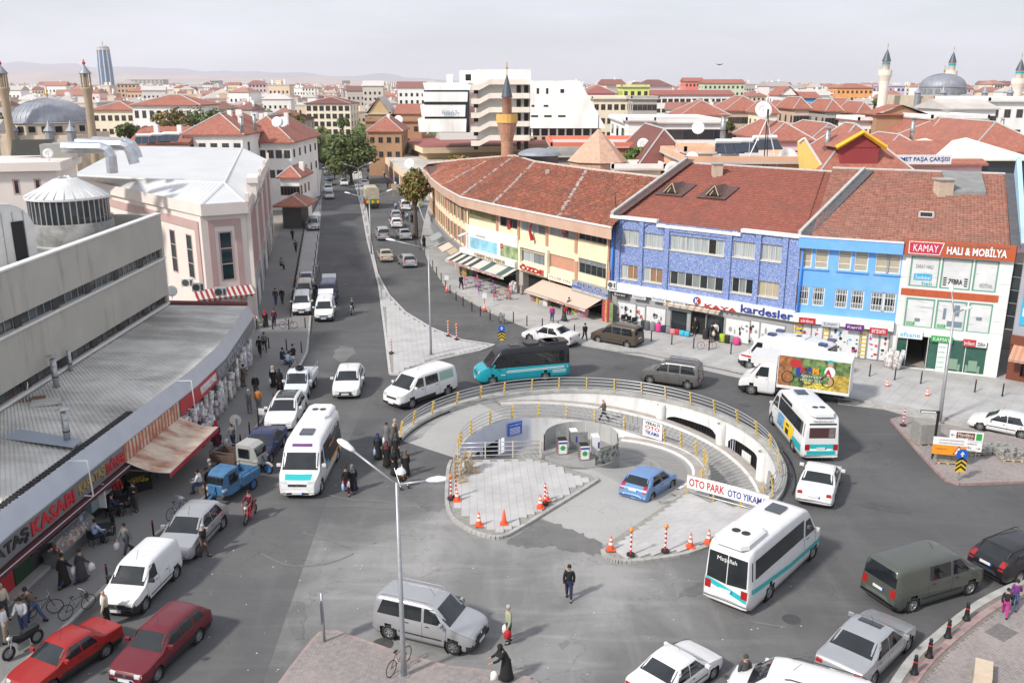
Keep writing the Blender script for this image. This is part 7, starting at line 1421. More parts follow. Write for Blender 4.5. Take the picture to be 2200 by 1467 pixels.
def pose(root,px,py,deg,z=0,s_=1.0):
 p=at(px,py,z);root.location=p;root.rotation_euler=(0,0,R(deg));root.scale=(s_,)*3
 for k in('W_','wb_'):del root[k]
 return root
G_='cars in the square'
low=lambda h:(lambda c:1 if c[2]<h else 0)
ends=lambda h,e:(lambda c:1 if c[2]<h and abs(c[0])>e else 0)
def car(label,typ,col,pf,pr,side='L',z=0,**k):r_=vehicle(label,typ,col,**k);seat_on(r_[0],pf,pr,side,z);return r_
car('bright red boxy saloon cut off at the bottom left corner','boxy',PRD,(113,1490),(229,1411),group=G_,two=low(.42))
car('dark red old estate car with open driver window','estate',PDR,(339.8,1463.5),(427.6,1379.5),group=G_,two=low(.42))
r_=car('white panel van with black bumper parked at the left kerb','mpv',PW,(313.6,1312),(379.2,1242.6),L=4.0,W=1.72,H=1.75,wb=2.55,cat='van',name='panel_van',noside=(1,2),two=lambda c:1 if c[2]<.62 and(c[0]>1.45 or c[2]<.3)else 0,opts=(PW,'blackmirror'))
car('silver hatchback parked behind the white panel van','hatch',PS,(427,1195),(479.8,1135.7),group=G_)
r_,pt_,X_=car('silver people carrier with roof rails turning by the foreground lamp post','mpv',PS,(974,1405.5),(836.5,1372),'R',group=G_,rails=CHROME,two=lambda c:1 if(c[2]<.52 and c[0]>1.95)or c[2]<.28 or(c[2]<.8 and c[0]>2.2 and abs(c[1])<.5)else 0)
car('white saloon seen from behind at the bottom centre','sedan',PW,(1531,1459),(1447,1522),'R',group=G_,W=1.84,H=1.5)
pose(vehicle('white van with black roof bars cut off by the bottom edge','van',PW,cat='van',name='van',rails=PLASTIC)[0],1708,1545,152)
r_,pt_,X_=car('silver saloon with sunroof parked at the bottom right kerb','sedan',PS,(1948,1398),(1874,1474),'R',group=G_,L=4.84,W=1.85,H=1.47,wb=2.89,mould=False,rails=False);pt_('sunroof',SCREEN,((X_(.45),-.42),(X_(.45),.42),(X_(.53),.42),(X_(.53),-.42)),'T',.008)
car('grey-green van parked at the right kerb','van',PGN,(2081,1277.8),(1957.7,1315.3),'R',cat='van',name='van',noside=(2,),two=ends(.5,2.3))
car('black estate car in front of the grey-green van','estate',PBK,(2290,1218),(2180,1256),'R',group=G_,L=4.6,W=1.77,wb=2.76,mould=False,rails=PLASTIC)
def bus_top(r_,X_,ac=True,hatch=True,zt=2.72,col=PW):
 if hatch:MB().bx(X_(.42)-.38,-.32,zt,X_(.42)+.38,.32,zt+.05).build('roof_hatch',M('hatch_grey',(.06,.065,.075),.2),r_)
 if ac:
  o=MB().loft([[(X_(.86)+a*1.0*k,b*.72*k,z)for a,b in((-1,-.7),(-.7,-1),(.7,-1),(1,-.7),(1,.7),(.7,1),(-.7,1),(-1,.7))]for z,k in((zt-.02,1),(zt+.14,.97),(zt+.2,.85))]).build('roof_air_conditioner',col,r_)
  for s1 in(-1,1):MB().lathe([(.001,.012),(.17,.012),(.17,0)],16,(X_(.86),s1*.2,zt+.2)).build('fan',PLASTIC,o)
def busside(pt_,X_,items):
 for(x0,z0,x1,z1,mt_,nm)in items:
  for s_ in 'LR':pt_(nm,mt_,((X_(x0),z0),(X_(x0),z1),(X_(x1),z1),(X_(x1),z0)),s_,.012,10,2)
TS=(.05,.62,.5,.66,PCY,0,.20),(.5,.66,.97,.95,PCY,0,.20)
r_,pt_,X_=car('white minibus with teal stripe seen from behind beside the right platform','bus',PW,(1745,1199),(1648,1290),'R',cat='minibus',name='minibus',L=6.95,wb=4.1,stripe=TS,mould=False,rear=False);bus_top(r_,X_)
pt_('rear_window',SCREEN,((.82,1.2),(.78,2.3),(.02,2.3),(.02,1.12)),'B',.01);pt_('rear_window',SCREEN,((-.02,1.12),(-.02,2.3),(-.78,2.3),(-.82,1.2)),'B',.01);pt_('stripe',PCY,((.85,1.0),(.85,1.2),(-.85,.82),(-.85,.6)),'B',.008)
o=text('Maşallah',C_WHT,None,Matrix.Identity(4),.8,.2,.005,'lettering');o.parent=r_;o.matrix_basis=frame((X_(.985)-.12,.0,2.12),V((0,-1,0)),V((.12,0,1)))
r_,pt_,X_=car('white minibus with advert wrapped side and portrait on its back, curving round the ring','bus',PW,(1657.5,911),(1702.5,968),'L',cat='minibus',name='minibus',L=7.0,W=2.1,wb=4.2,mould=False,rear=False);bus_top(r_,X_)
busside(pt_,X_,((.33,.6,.5,1.35,M('ad_blue',(.12,.28,.45),.4,var=.5,scale=2),'advert'),(.5,.55,.75,1.35,C_YEL,'advert'),(.75,.5,.95,.95,PCY,'advert'),(.33,2.28,.62,2.5,C_BLK,'advert'),(.55,.6,.63,1.2,C_BLK,'advert')))
for(y0,z0,y1,z1,mt_,nm)in((.72,1.45,-.72,2.05,M('poster_dark',(.07,.03,.03),.4),'rear_poster'),(-.35,1.5,-.68,2.0,M('poster_portrait',(.16,.14,.14),.5,var=.4,scale=4),'rear_poster'),(.8,.5,-.8,.72,PCY,'rear_panel'),(.8,.85,-.8,1.1,PCY,'rear_panel'),(.75,2.2,-.75,2.3,PLASTIC,'rear_light_bar')):pt_(nm,mt_,((y0,z0),(y0,z1),(y1,z1),(y1,z0)),'B',.01 if nm!='rear_poster' or mt_.name=='poster_dark' else .016)
o=text('MAŞAALLAH',C_BLK,None,Matrix.Identity(4),1.1,.12,.005,'lettering');o.parent=r_;o.matrix_basis=frame((X_(.985)-.06,.0,2.42),V((0,-1,0)),V((.25,0,1)))
car('white old saloon car seen from behind, leaving the ring on the right','sedan',PW,(1803,1038),(1789,1086),'R',group=G_,L=4.3)
car('white saloon cut by the right edge beside the red island','hatch',PW,(2104,925),(2193,943),'L',group=G_,L=4.2)
car('grey people carrier with black roof rails driving above the ring','mpv',PGR,(1396,824.8),(1476.7,836.3),'L',group=G_,rails=PLASTIC,mould=False)
car('brown people carrier parked at the kerb by the suitcases','mpv',PBR,(1284.8,737.4),(1346.7,748.9),'L',group=G_,noside=(),two=low(.4))
car('white saloon half hidden behind the turquoise minibus','sedan',PW,(1131,733),(1208,747),'L',group=G_,mould=False)
r_,pt_,X_=car('turquoise minibus with black glazed top','bus',PTQ,(1058,827.5),(1171,817.8),'L',cat='minibus',name='minibus',L=7.2,W=2.05,H=2.75,wb=4.1,mould=False,two=lambda c:2 if c[2]>1.36 and c[0]<2.6 or c[2]>1.9 else 0,opts=(PBK,),stripe=((.3,.98,.97,1.06,C_WHT,0,.05),(.3,.88,.97,.96,C_WHT,0,.04)));bus_top(r_,X_,True,True,2.72,PBK);busside(pt_,X_,((.80,.62,.95,.66,C_WHT,'side_print'),(.80,.72,.95,.76,C_WHT,'side_print'),(.80,.80,.95,.84,C_WHT,'side_print'),(.24,.72,.29,.78,C_WHT,'side_print')))
for q,(x,w_,h_)in enumerate(((.60,1.1,.2),(.80,1.5,.22))):MB().loft([[(X_(x)+a*w_*.5*k,b*.6*k,z)for a,b in((-1,-.7),(-.7,-1),(.7,-1),(1,-.7),(1,.7),(.7,1),(-.7,1),(-1,.7))]for z,k in((2.7,1),(2.7+h_,.93))]).build('roof_unit',PBK,r_)
car('white old van with pale green rear side window entering the ring','van',PW,(881.6,878.9),(966,849),'L',cat='van',name='van',two=low(.48),opts=(PW,'lg'),mould=False)
car('white hatchback driving towards the camera in the street','hatch',PW,(773,852),(782,821),'L',group=G_,mould=False)
r_,pt_,X_=car('white hatchback with black glass roof parked behind the navy saloon','hatch',PW,(638,918),(656,884),'L',group=G_,L=4.5,W=1.87,H=1.5,wb=2.72,mould=False);pt_('glass_roof',SCREEN,((X_(.46),-.56),(X_(.46),.56),(X_(.82),.56),(X_(.82),-.56)),'T',.008,8,6)
car('navy blue saloon parked at the kerb behind the tricycles','sedan',PNV,(583,995.4),(610,957),'L',group=G_)
r_,pt_,X_=car('white minibus with black and orange phone number wrap driving towards the camera','bus',PW,(691,1058),(726,988),'L',cat='minibus',name='minibus',L=6.2,W=2.0,wb=3.9,H=2.5,mould=False);bus_top(r_,X_,True,True,2.49)
busside(pt_,X_,((.33,.75,.93,1.42,M('wrap_dark',(.03,.03,.035),.35),'advert'),(.36,.72,.9,.86,C_ORG,'advert'),(.33,.8,.42,1.3,C_CYA,'advert'),(.45,1.2,.6,1.36,C_ORG,'advert')));pt_('bonnet_band',PCY,((-.62,.98),(-.66,1.16),(.66,1.16),(.62,.98)),'F',.01,8,3);pt_('destination_board',C_PUR,((-.5,2.2),(-.48,2.31),(.48,2.31),(.5,2.2)),'F',.02,6,2)
for s1 in(1,):o=text('353 52 52',C_WHT,None,Matrix.Identity(4),2.3,.22,.005,'lettering');o.parent=r_;o.matrix_basis=frame((X_(.72),s1*.985,2.17),V((-1,0,0)),V((0,-.1,1)))
for s1,s_,w_ in((1,'Akbaşak',1.3),):o=text(s_,C_ORG,None,Matrix.Identity(4),w_,.2,.005,'lettering');o.parent=r_;o.matrix_basis=frame((X_(.55),1.0,1.62),V((-1,0,0)),V((0,-.05,1)))
GC='cars along the street'
for lab,ty,c,x,y,hd,kw in(('white delivery van parked facing the camera in the bay','mpv',PW,650,668,-79,dict(two=low(.5),noside=(1,2))),('grey people carrier parked behind the white delivery van','mpv',PBG,655,640,-79,{}),('dusty blue saloon, last of the three in the bay','sedan',PS,659,612,-79,{}),('white people carrier with raised tailgate stopping in the lane','mpv',PW,699,681,-82,dict(two=low(.55),noside=(1,2))),('dark blue van behind the one with raised tailgate','van',PNV,706,645,-82,{}),('silver pickup parked at the far end of the bay','mpv',PS,674,492,-78,{}),('silver pickup in the right carriageway, left of two','mpv',PS,822,513,103,dict(rear=True)),('silver saloon beside the silver pickup','sedan',PS,868,512,105,{}),('old beige saloon behind the silver pickup','boxy',PBG,828,558,104,{}),('silver hatchback with lit brake lights','hatch',PS,875,570,108,{}),('silver hatchback ahead of the white one by the kerb','hatch',PS,850,470,102,{}),('white hatchback at the kerb, seen from behind','hatch',PW,851,487,102,{}),('white minivan stopped under the brownish tree','mpv',PW,871,450,100,{}),('white saloon behind the tarpaulin truck','sedan',PW,784,400,101,{}),('white saloon coming down the street','sedan',PW,740,398,-79,{}),('silver saloon at the head of the left queue','sedan',PS,708,426,-78,{}),('white hatchback second in the left queue','hatch',PW,706,412,-78,{}),('grey saloon third in the left queue','sedan',PGR,706,398,-78,{}),('dark saloon fourth in the left queue','sedan',PNV,706,386,-78,{}),('grey van in the left queue','van',PGR,704,375,-78,{}),('white saloon parked further up on the left','sedan',PW,699,357,-78,{}),('blue saloon behind the white one up the street','sedan',PBL,703,347,-78,{}),('dark saloon parked under the street tree, left','sedan',PGR,765,368,101,{}),('black saloon parked right of the street tree','sedan',PBK,796,368,101,{}),('silver saloon parked behind the black one','sedan',PS,788,358,101,{}),('white hatchback in the row by the tree','hatch',PW,782,350,101,{})):
 r_,pt_,X_=vehicle(lab,ty,c,group=GC,seams=y>440,mould=False,**kw);pose(r_,x,y,hd)
 if 'raised tailgate' in lab:MB().bx(X_(.99)-.75,-.72,1.72,X_(.98),.72,1.80).xf(Matrix.Translation((X_(.98),0,1.75))@Matrix.Rotation(.5,4,'Y')@Matrix.Translation((-X_(.98),0,-1.75))).build('tailgate',PW,r_)
for q in range(16):x,y=((690,340),(700,330),(692,322),(704,314),(697,306),(709,300),(776,340),(790,346),(772,332),(720,296),(735,292),(700,292),(745,288),(760,292),(690,298),(772,298))[q];pose(vehicle('small distant car in the jam at the far end of the street',('sedan','hatch','mpv')[q%3],(PW,PS,PW,PGR,PNV,PW)[q%6],group='cars in the jam at the end of the street',seams=False,mould=False)[0],x,y,-78 if x<730 else 101)
p=at(1400,1062,-.35);r_,pt_,X_=vehicle('light blue hatchback driving down the inner ramp','hatch',PBL,group=G_,mould=False);r_.location=p+V((-.15,.25,0));a=at(1432,1053.9,-.5)-at(1386.6,1082.6,-.25);r_.rotation_euler=(0,R(4),atan2(a.y,a.x))
r_,pt_,X_=car('white ambulance with red stripes parked at the kerb','bus',PW,(1600,793),(1728,822),'L',cat='ambulance',name='ambulance',L=6.4,W=2.05,H=2.75,wb=3.75,opts=('noband',),two=lambda c:1 if c[2]<.6 and c[0]>2.1 or c[2]<.32 else 0,mould=False,stripe=((.04,.92,.40,.95,C_RED,0,.13),(.30,.78,.62,.74,C_RED,0,.03)))
for x,y in((.36,.6),(.36,-.6),(.93,.7),(.93,-.7)):MB().bx(X_(x)-.25,y-.2,2.70,X_(x)+.25,y+.2,2.86).build('beacon',M('beacon_blue',(.06,.08,.16),.2),r_)
o=MB().bx(X_(.62)-.6,-.5,2.70,X_(.62)+.6,.5,2.84).build('roof_unit',PW,r_);MB().lathe([(.001,.01),(.2,.01),(.2,0)],14,(X_(.62),0,2.84)).build('fan',PLASTIC,o)
m=MB();m.tube([(X_(.44)+.3*cos(a),1.045,1.75+.3*sin(a))for a in[R(150)+R(240)*i/14 for i in range(15)]],.035,4);m.build('emblem',C_RED,r_);o=text('AMBULANS',C_RED,None,Matrix.Identity(4),1.5,.2,.005,'lettering');o.parent=r_;o.matrix_basis=frame((X_(.52),1.035,1.0),V((-1,0,0)),V((0,0,1)));o=text('T.C.',C_RED,None,Matrix.Identity(4),.3,.12,.005,'lettering');o.parent=r_;o.matrix_basis=frame((X_(.72),1.035,1.9),V((-1,0,0)),V((0,0,1)))
r_,pt_,X_=car('white box truck with colourful cycling picture lettered RAMTA','cab',PW,(1612,847.5),(1750,867),'L',cat='truck',name='box_truck',wb=3.9,rear=False,mould=False,two=lambda c:1 if c[2]<.55 and c[0]>2.2 or c[2]<.3 else 0)
b0,b1=X_(1)-.08,X_(1)-4.4;MB().bx(b1,-1.05,.95,b0,1.05,2.95).build('cargo_box',WHITE,r_);MB().bx(b1-.02,-1.07,.80,b0,1.07,.95).build('box_rail',FRW,r_);MB().bx(b1+.3,-.35,.42,b0,.35,.78).build('chassis',PLASTIC,r_);MB().bx(X_(.30),-.8,2.1,X_(1),.8,2.7).build('wind_deflector',PW,r_)
pic=lambda x0,z0,x1,z1,mt_,d=.006:MB().bx(b0+(b1-b0)*x1,1.05,.95+2*z0,b0+(b1-b0)*x0,1.05+d,.95+2*z1).build('picture',mt_,r_)
pic(.01,.02,.99,.98,M('picture_foliage',(.13,.20,.07),.5,var=.8,scale=2.6));pic(.01,.02,.2,.98,M('picture_earth',(.32,.13,.05),.5,var=.5,scale=4),.009);pic(.75,.02,.99,.55,M('picture_hay',(.42,.30,.06),.5,var=.5,scale=4),.009);pic(.38,.02,.76,.22,M('picture_flowers',(.55,.45,.08),.5,var=.8,scale=7),.010)
def blobp(cx,cz,rx,rz_,mt_,d):MB().lathe([(.001,d),(1,d),(1,0)],14,(b0+(b1-b0)*cx,1.05,.95+2*cz),0,frame((0,0,0),V((-1,0,0)),V((0,0,1)))@Matrix.Diagonal((rx,rz_,1,1))).build('picture',mt_,r_)
blobp(.25,.78,.38,.28,C_RED,.013);blobp(.30,.55,.2,.4,C_BLUE,.012);blobp(.72,.62,.32,.35,C_WHT,.013);blobp(.72,.86,.17,.16,M('picture_skin',(.5,.28,.18),.6),.015);blobp(.72,.96,.2,.1,C_TEA,.016);blobp(.74,.32,.12,.3,MT['picture_skin'],.014)
for cx in(.15,.42,.70):m=MB().tube([(b0+(b1-b0)*cx+.36*cos(a),1.062,.95+.62+.36*sin(a))for a in[i*pi/10 for i in range(20)]],.03,4,closed=True);m.build('picture',C_BLK,r_)
for k,(ch,c)in enumerate(zip('RAMTA',(C_RED,C_BLUE,C_ORG,C_GRN,C_RED))):o=text(ch,c,None,Matrix.Identity(4),None,.4,.02,'lettering',.05);o.parent=r_;o.matrix_basis=frame((b0+(b1-b0)*(.36+.085*k),1.07,2.15+.04*(k%2)),V((-1,0,0)),V((0,0,1)))
o=text('BİSİKLET',C_WHT,None,Matrix.Identity(4),1.2,.16,.01,'lettering');o.parent=r_;o.matrix_basis=frame((b0+(b1-b0)*.48,1.072,1.78),V((-1,0,0)),V((0,0,1)));o=text('0332 353 06 57',C_WHT,None,Matrix.Identity(4),1.3,.15,.01,'lettering');o.parent=r_;o.matrix_basis=frame((b0+(b1-b0)*.48,1.072,1.52),V((-1,0,0)),V((0,0,1)))
r_,pt_,X_=car('small pale flatbed truck with a spare tyre on the cab roof','cab',paint('pale_blue_white',(.58,.62,.66)),(664.5,852),(677,831),'L',cat='truck',name='flatbed_truck',L=1.75,W=1.55,H=1.75,wb=2.0,rear=False,mould=False,two=low(.5));b0,b1=X_(1)-.05,X_(1)-2.3;MB().bx(b1,-.76,.62,b0,.76,.70).build('bed',GREYW,r_)
for q in((b1,-.78,.7,b0,-.74,1.1),(b1,.74,.7,b0,.78,1.1),(b1,-.74,.7,b1+.04,.74,1.1)):MB().bx(*q).build('bed_side',paint('pale_blue_white',(.5,.5,.5)),r_)
m=MB();
for y in(-.76,.76):m.tube([(b1,y,1.5),(b0,y,1.5)],.02,4);[m.tube([(b1+(b0-b1)*k/4,y,1.1),(b1+(b0-b1)*k/4,y,1.5)],.015,4)for k in range(5)]
m.build('bed_rail',STEEL,r_);ob('spare_tyre',wheelset(.28)[0],r_,(X_(.75),.1,1.86)).rotation_euler=(pi/2,0,0)
r_,pt_,X_=vehicle('red truck with a tall beige tarpaulin seen from behind','cab',PRD,cat='truck',name='tarpaulin_truck',wb=4.4,W=2.3,rear=False,mould=False);b0,b1=X_(1)-.05,X_(1)-5.2;pose(r_,797,443,103)
MB().bx(b1,-1.2,.95,b0,1.2,1.75).build('cargo_bed',PRD,r_);MB().loft([[(x,y,z)for y,z in((-1.2,1.75),(-1.2,3.5),(-.9,3.8),(.9,3.8),(1.2,3.5),(1.2,1.75))]for x in(b1,b0)]).build('tarpaulin',M('tarpaulin',(.42,.37,.28),.9,var=.15,scale=1.5,bump=.3),r_);MB().bx(b1-.05,-1.15,.55,b1+.02,1.15,.9).build('bumper',PLASTIC,r_)
for y in(-.95,.95):MB().bx(b1-.06,y-.15,.95,b1,y+.15,1.1).build('tail_light',TAILL,r_)
for k in range(5):MB().bx(b1-.02,-1.1+k*.46,1.05,b1,-.75+k*.46,1.6).build('ornament',(C_YEL,C_GRN)[k%2],r_)
# ------------------------- people
SKINM=M('skin',(.42,.24,.16),.6);CL={}
def cloth(n,c):
 if n not in CL:CL[n]=M('cloth_'+n,c,.9,var=.10,scale=9)
 return CL[n]
for n,c in dict(black=(.012,.012,.013),navy=(.02,.03,.075),jeans=(.05,.08,.17),grey=(.15,.155,.16),dgrey=(.05,.05,.055),white=(.68,.68,.68),cream=(.52,.47,.36),brown=(.11,.08,.06),red=(.42,.02,.025),maroon=(.12,.015,.03),orange=(.55,.20,.03),lblue=(.32,.42,.60),green=(.03,.07,.05),tan=(.36,.29,.2),purple=(.13,.03,.17),magenta=(.40,.03,.22),olive=(.30,.33,.22),hair=(.02,.015,.012),ghair=(.35,.34,.33),beige=(.38,.31,.25)).items():cloth(n,c)
POSE=dict(stand=dict(t=(4,-3),k=(2,4),a=(5,-3),e=(12,14),ln=0),walk=dict(t=(27,-20),k=(6,26),a=(-22,24),e=(14,28),ln=4),step=dict(t=(14,-11),k=(4,16),a=(-10,12),e=(10,16),ln=2),phone=dict(t=(3,-3),k=(2,2),a=(12,4),e=(112,14),ln=3),front=dict(t=(3,-4),k=(2,4),a=(34,34),e=(62,58),ln=4),sit=dict(t=(84,80),k=(84,78),a=(28,30),e=(48,44),ln=10,hz=.50),ride=dict(t=(68,62),k=(80,74),a=(52,52),e=(24,24),ln=14,hz=.86),lean=dict(t=(30,-26),k=(12,10),a=(62,58),e=(26,22),ln=30),bend=dict(t=(6,-6),k=(6,6),a=(40,36),e=(34,30),ln=26))
def skel(p):
 q=POSE[p];hz=q.get('hz',.91);ln=R(q['ln']);B=V((0,0,hz));up=V((sin(ln),0,cos(ln)));fw=V((cos(ln),0,-sin(ln)));J={'pel':B,'bel':B+up*.14,'che':B+up*.33,'nb':B+up*.49}
 hu=(up+V((0,0,.9))).normalized();J['nk']=J['nb']+hu*.07;J['hl']=J['nk']+hu*.06+V((.015,0,0));J['hm']=J['nk']+hu*.14+V((.02,0,0));J['hc']=J['nk']+hu*.225+V((.005,0,0));J['no']=J['hm']+V((.105,0,-.025))
 for i,s in enumerate((1,-1)):
  n='LR'[i];J['sh'+n]=J['nb']-up*.045+V((0,s*.175,0));a=R(q['a'][i]);e=R(q['a'][i]+q['e'][i]);J['el'+n]=J['sh'+n]+V((sin(a)*.28,s*.05,-cos(a)*.28));J['wr'+n]=J['el'+n]+V((sin(e)*.25,-s*.015,-cos(e)*.25));d=V((sin(e),-s*.05,-cos(e))).normalized();J['pa'+n]=J['wr'+n]+d*.075;sd=V((cos(e),0,sin(e)))
  for f in range(4):J['f%d'%f+n]=J['pa'+n]+d*(.045+.012*(f in(1,2)))+sd*(.027-.018*f)-V((0,s*.012,0));J['g%d'%f+n]=J['f%d'%f+n]+d*.028-V((0,s*.024,0))
  J['th'+n]=J['wr'+n]+d*.035+sd*.05
  t=R(q['t'][i]);k=R(q['t'][i]-q['k'][i]);J['hp'+n]=B+V((0,s*.085,-.07));J['kn'+n]=J['hp'+n]+V((sin(t)*.40,s*.01,-cos(t)*.40));J['an'+n]=J['kn'+n]+V((sin(k)*.39,0,-cos(k)*.39));J['to'+n]=J['an'+n]+V((cos(k)*.13,s*.015,sin(k)*.13-.035))
 lo=min(J['anL'].z,J['anR'].z)-.075
 if 'hz' not in q or p=='sit':
  for v in J.values():v.z-=lo
 return J
TR=(('pel','bel'),('bel','che'),('che','nb'));HD=(('nb','nk'),('nk','hl'),('hl','hm'),('hm','hc'),('hm','no'))
def lim(a,b):return sum(([(x+n,y+n)for x,y in a]for n in 'LR'),[])
ARM=[('nb','sh'+n)for n in 'LR']+lim((('sh','el'),('el','wr')),0);HND=lim((('wr','pa'),('wr','th'))+tuple(('pa','f%d'%f)for f in range(4))+tuple(('f%d'%f,'g%d'%f)for f in range(4)),0);LEG=[('pel','hp'+n)for n in 'LR']+lim((('hp','kn'),('kn','an')),0);FT=lim((('an','to'),),0)
RAD=dict(pel=.115,bel=.115,che=.13,nb=.07,nk=.048,hl=.072,hm=.094,hc=.062,no=.016,sh=.058,el=.042,wr=.03,pa=.032,th=.012,hp=.088,kn=.056,an=.04,to=.034);rad=lambda j:RAD.get(j)or RAD.get(j[:2])or .0095
PR={};tmp=[]
def skin_obj(J,edges,grow):
 ks=sorted({k for e in edges for k in e},key=lambda k:(k!='pel',k));me=bpy.data.meshes.new('s');me.from_pydata([tuple(J[k])for k in ks],[(ks.index(a),ks.index(b))for a,b in edges],[]);o=bpy.data.objects.new('s',me);COL.objects.link(o);md=o.modifiers.new('k','SKIN');md.use_smooth_shade=True
 bpy.context.view_layer.objects.active=o
 if not me.skin_vertices:
  bm=bmesh.new();bm.from_mesh(me);bm.verts.layers.skin.verify();bm.to_mesh(me);bm.free()
 for i,k in enumerate(ks):d=me.skin_vertices[0].data[i];r_=rad(k)+grow*(1.4 if k in('pel','bel','che')else 1);d.radius=(r_,r_*(1.22 if k in('pel','bel','che')else 1));d.use_root=k=='pel'
 sd=o.modifiers.new('u','SUBSURF');sd.levels=1;return o
for p in POSE:
 J=skel(p);PR[p]=[J,skin_obj(J,list(TR)+list(HD)+ARM+HND+LEG+FT,0),skin_obj(J,list(TR)+ARM,.022),skin_obj(J,[('pel','bel')]+LEG,.024)]
dg=bpy.context.evaluated_depsgraph_get()
for p,L_ in PR.items():
 for i in(1,2,3):o=L_[i];me=bpy.data.meshes.new_from_object(o.evaluated_get(dg));me.name=('','body','jacket','trousers')[i];me.materials.clear();me.materials.append(SKINM);me.polygons.foreach_set('use_smooth',[True]*len(me.polygons));bpy.data.objects.remove(o);L_[i]=me
 J=L_[0];hm=J['hm'];L_+=[MB().ball(hm+V((-.014,0,.03)),.108,12,0,(1,.92,1.0)).mesh('hair',SKINM,True),MB().ball(hm+V((-.028,0,.0)),.122,12,0,(1,.98,1.16)).lathe([(.105,-.02),(.10,-.12),(.17,-.24),(.20,-.33)],12,hm+V((-.03,0,-.02))).mesh('headscarf',SKINM,True),MB().ball((0,0,0),.012,6).mesh('eye',DARK)]
 m=MB();x0=(J['anL'].x+J['anR'].x)/2;zs=(J['che'].z+.1,J['che'].z-.05,J['bel'].z,J['pel'].z,.55,.3,.13);cs=(J['che'].x,J['che'].x,J['bel'].x,J['pel'].x,.0,.0,.0);m.loft([[(c+a*cos(i*pi/8)*1.05,b*sin(i*pi/8)*(1+.05*sin(i*2.1)),z)for i in range(16)]for z,c,a,b in zip(zs,cs,(.11,.15,.16,.18,.22,.26,.30),(.17,.19,.185,.20,.23,.25,.28))]);L_.append(m.mesh('long_coat',SKINM,True))
SHOE=MB().loft([[(x,y*w_,z)for y,z in((-.045,0),(.045,0),(.04,h),(-.04,h))]for x,w_,h in((-.09,.8,.07),(0,1,.085),(.1,1.05,.06),(.17,.6,.035))]).mesh('shoe',PLASTIC)
BAG=MB().loft([[(x,y,z)for x,y in((-.14*k,-.07*k),(.14*k,-.07*k),(.14*k,.07*k),(-.14*k,.07*k))]for z,k in((-.42,.8),(-.38,1.05),(-.15,.95),(-.05,.35))]).mesh('shopping_bag',WHITE,True)
def person(label,px,py,face,pose='walk',top='black',legs='dgrey',hair='hair',coat=None,scarf=None,h=1.0,z=.0,bag=None,group=None,shoes=None,loc=None):
 J,bd,jk,tr,hr,sc_,ey,lc=PR[pose];t=thing('person',label,'person',loc if loc is not None else at(px,py,z),R(face),group or 'people in the square');t.scale=(h*.98,)*3
 def p(nm,me,mt_,l=None):
  o=ob(nm,me,t,l)
  if mt_:o.material_slots[0].link='OBJECT';o.material_slots[0].material=mt_
  return o
 p('body',bd,None);p('jacket',jk,CL[coat or top])
 if coat:p('long_coat',lc,CL[coat])
 p('trousers',tr,CL[legs])
 if scarf:p('headscarf',sc_,CL[scarf])
 elif hair:p('hair',hr,CL[hair])
 for n in 'LR':a=J['an'+n];p('shoe',SHOE,CL[shoes or 'black'],(a.x,a.y,max(a.z-.075,0)))
 for s in(1,-1):p('eye',ey,None,J['hm']+V((.088,s*.034,.012)))
 for i,b in enumerate(bag or()):n='RL'[i%2];q=J['pa'+n];g=Matrix.Rotation(R(face),4,'Z')@(V(q)*h);o=ob('shopping_bag',BAG,None,t.location+g,R(face));o.material_slots[0].link='OBJECT';o.material_slots[0].material=CL.get(b,WHITE);tag(o,'%s bag carried by the %s'%(b,' '.join(label.split(' with ')[0].split()[:12])),'bag','shopping bags in hands')
 return t
Z_=.12
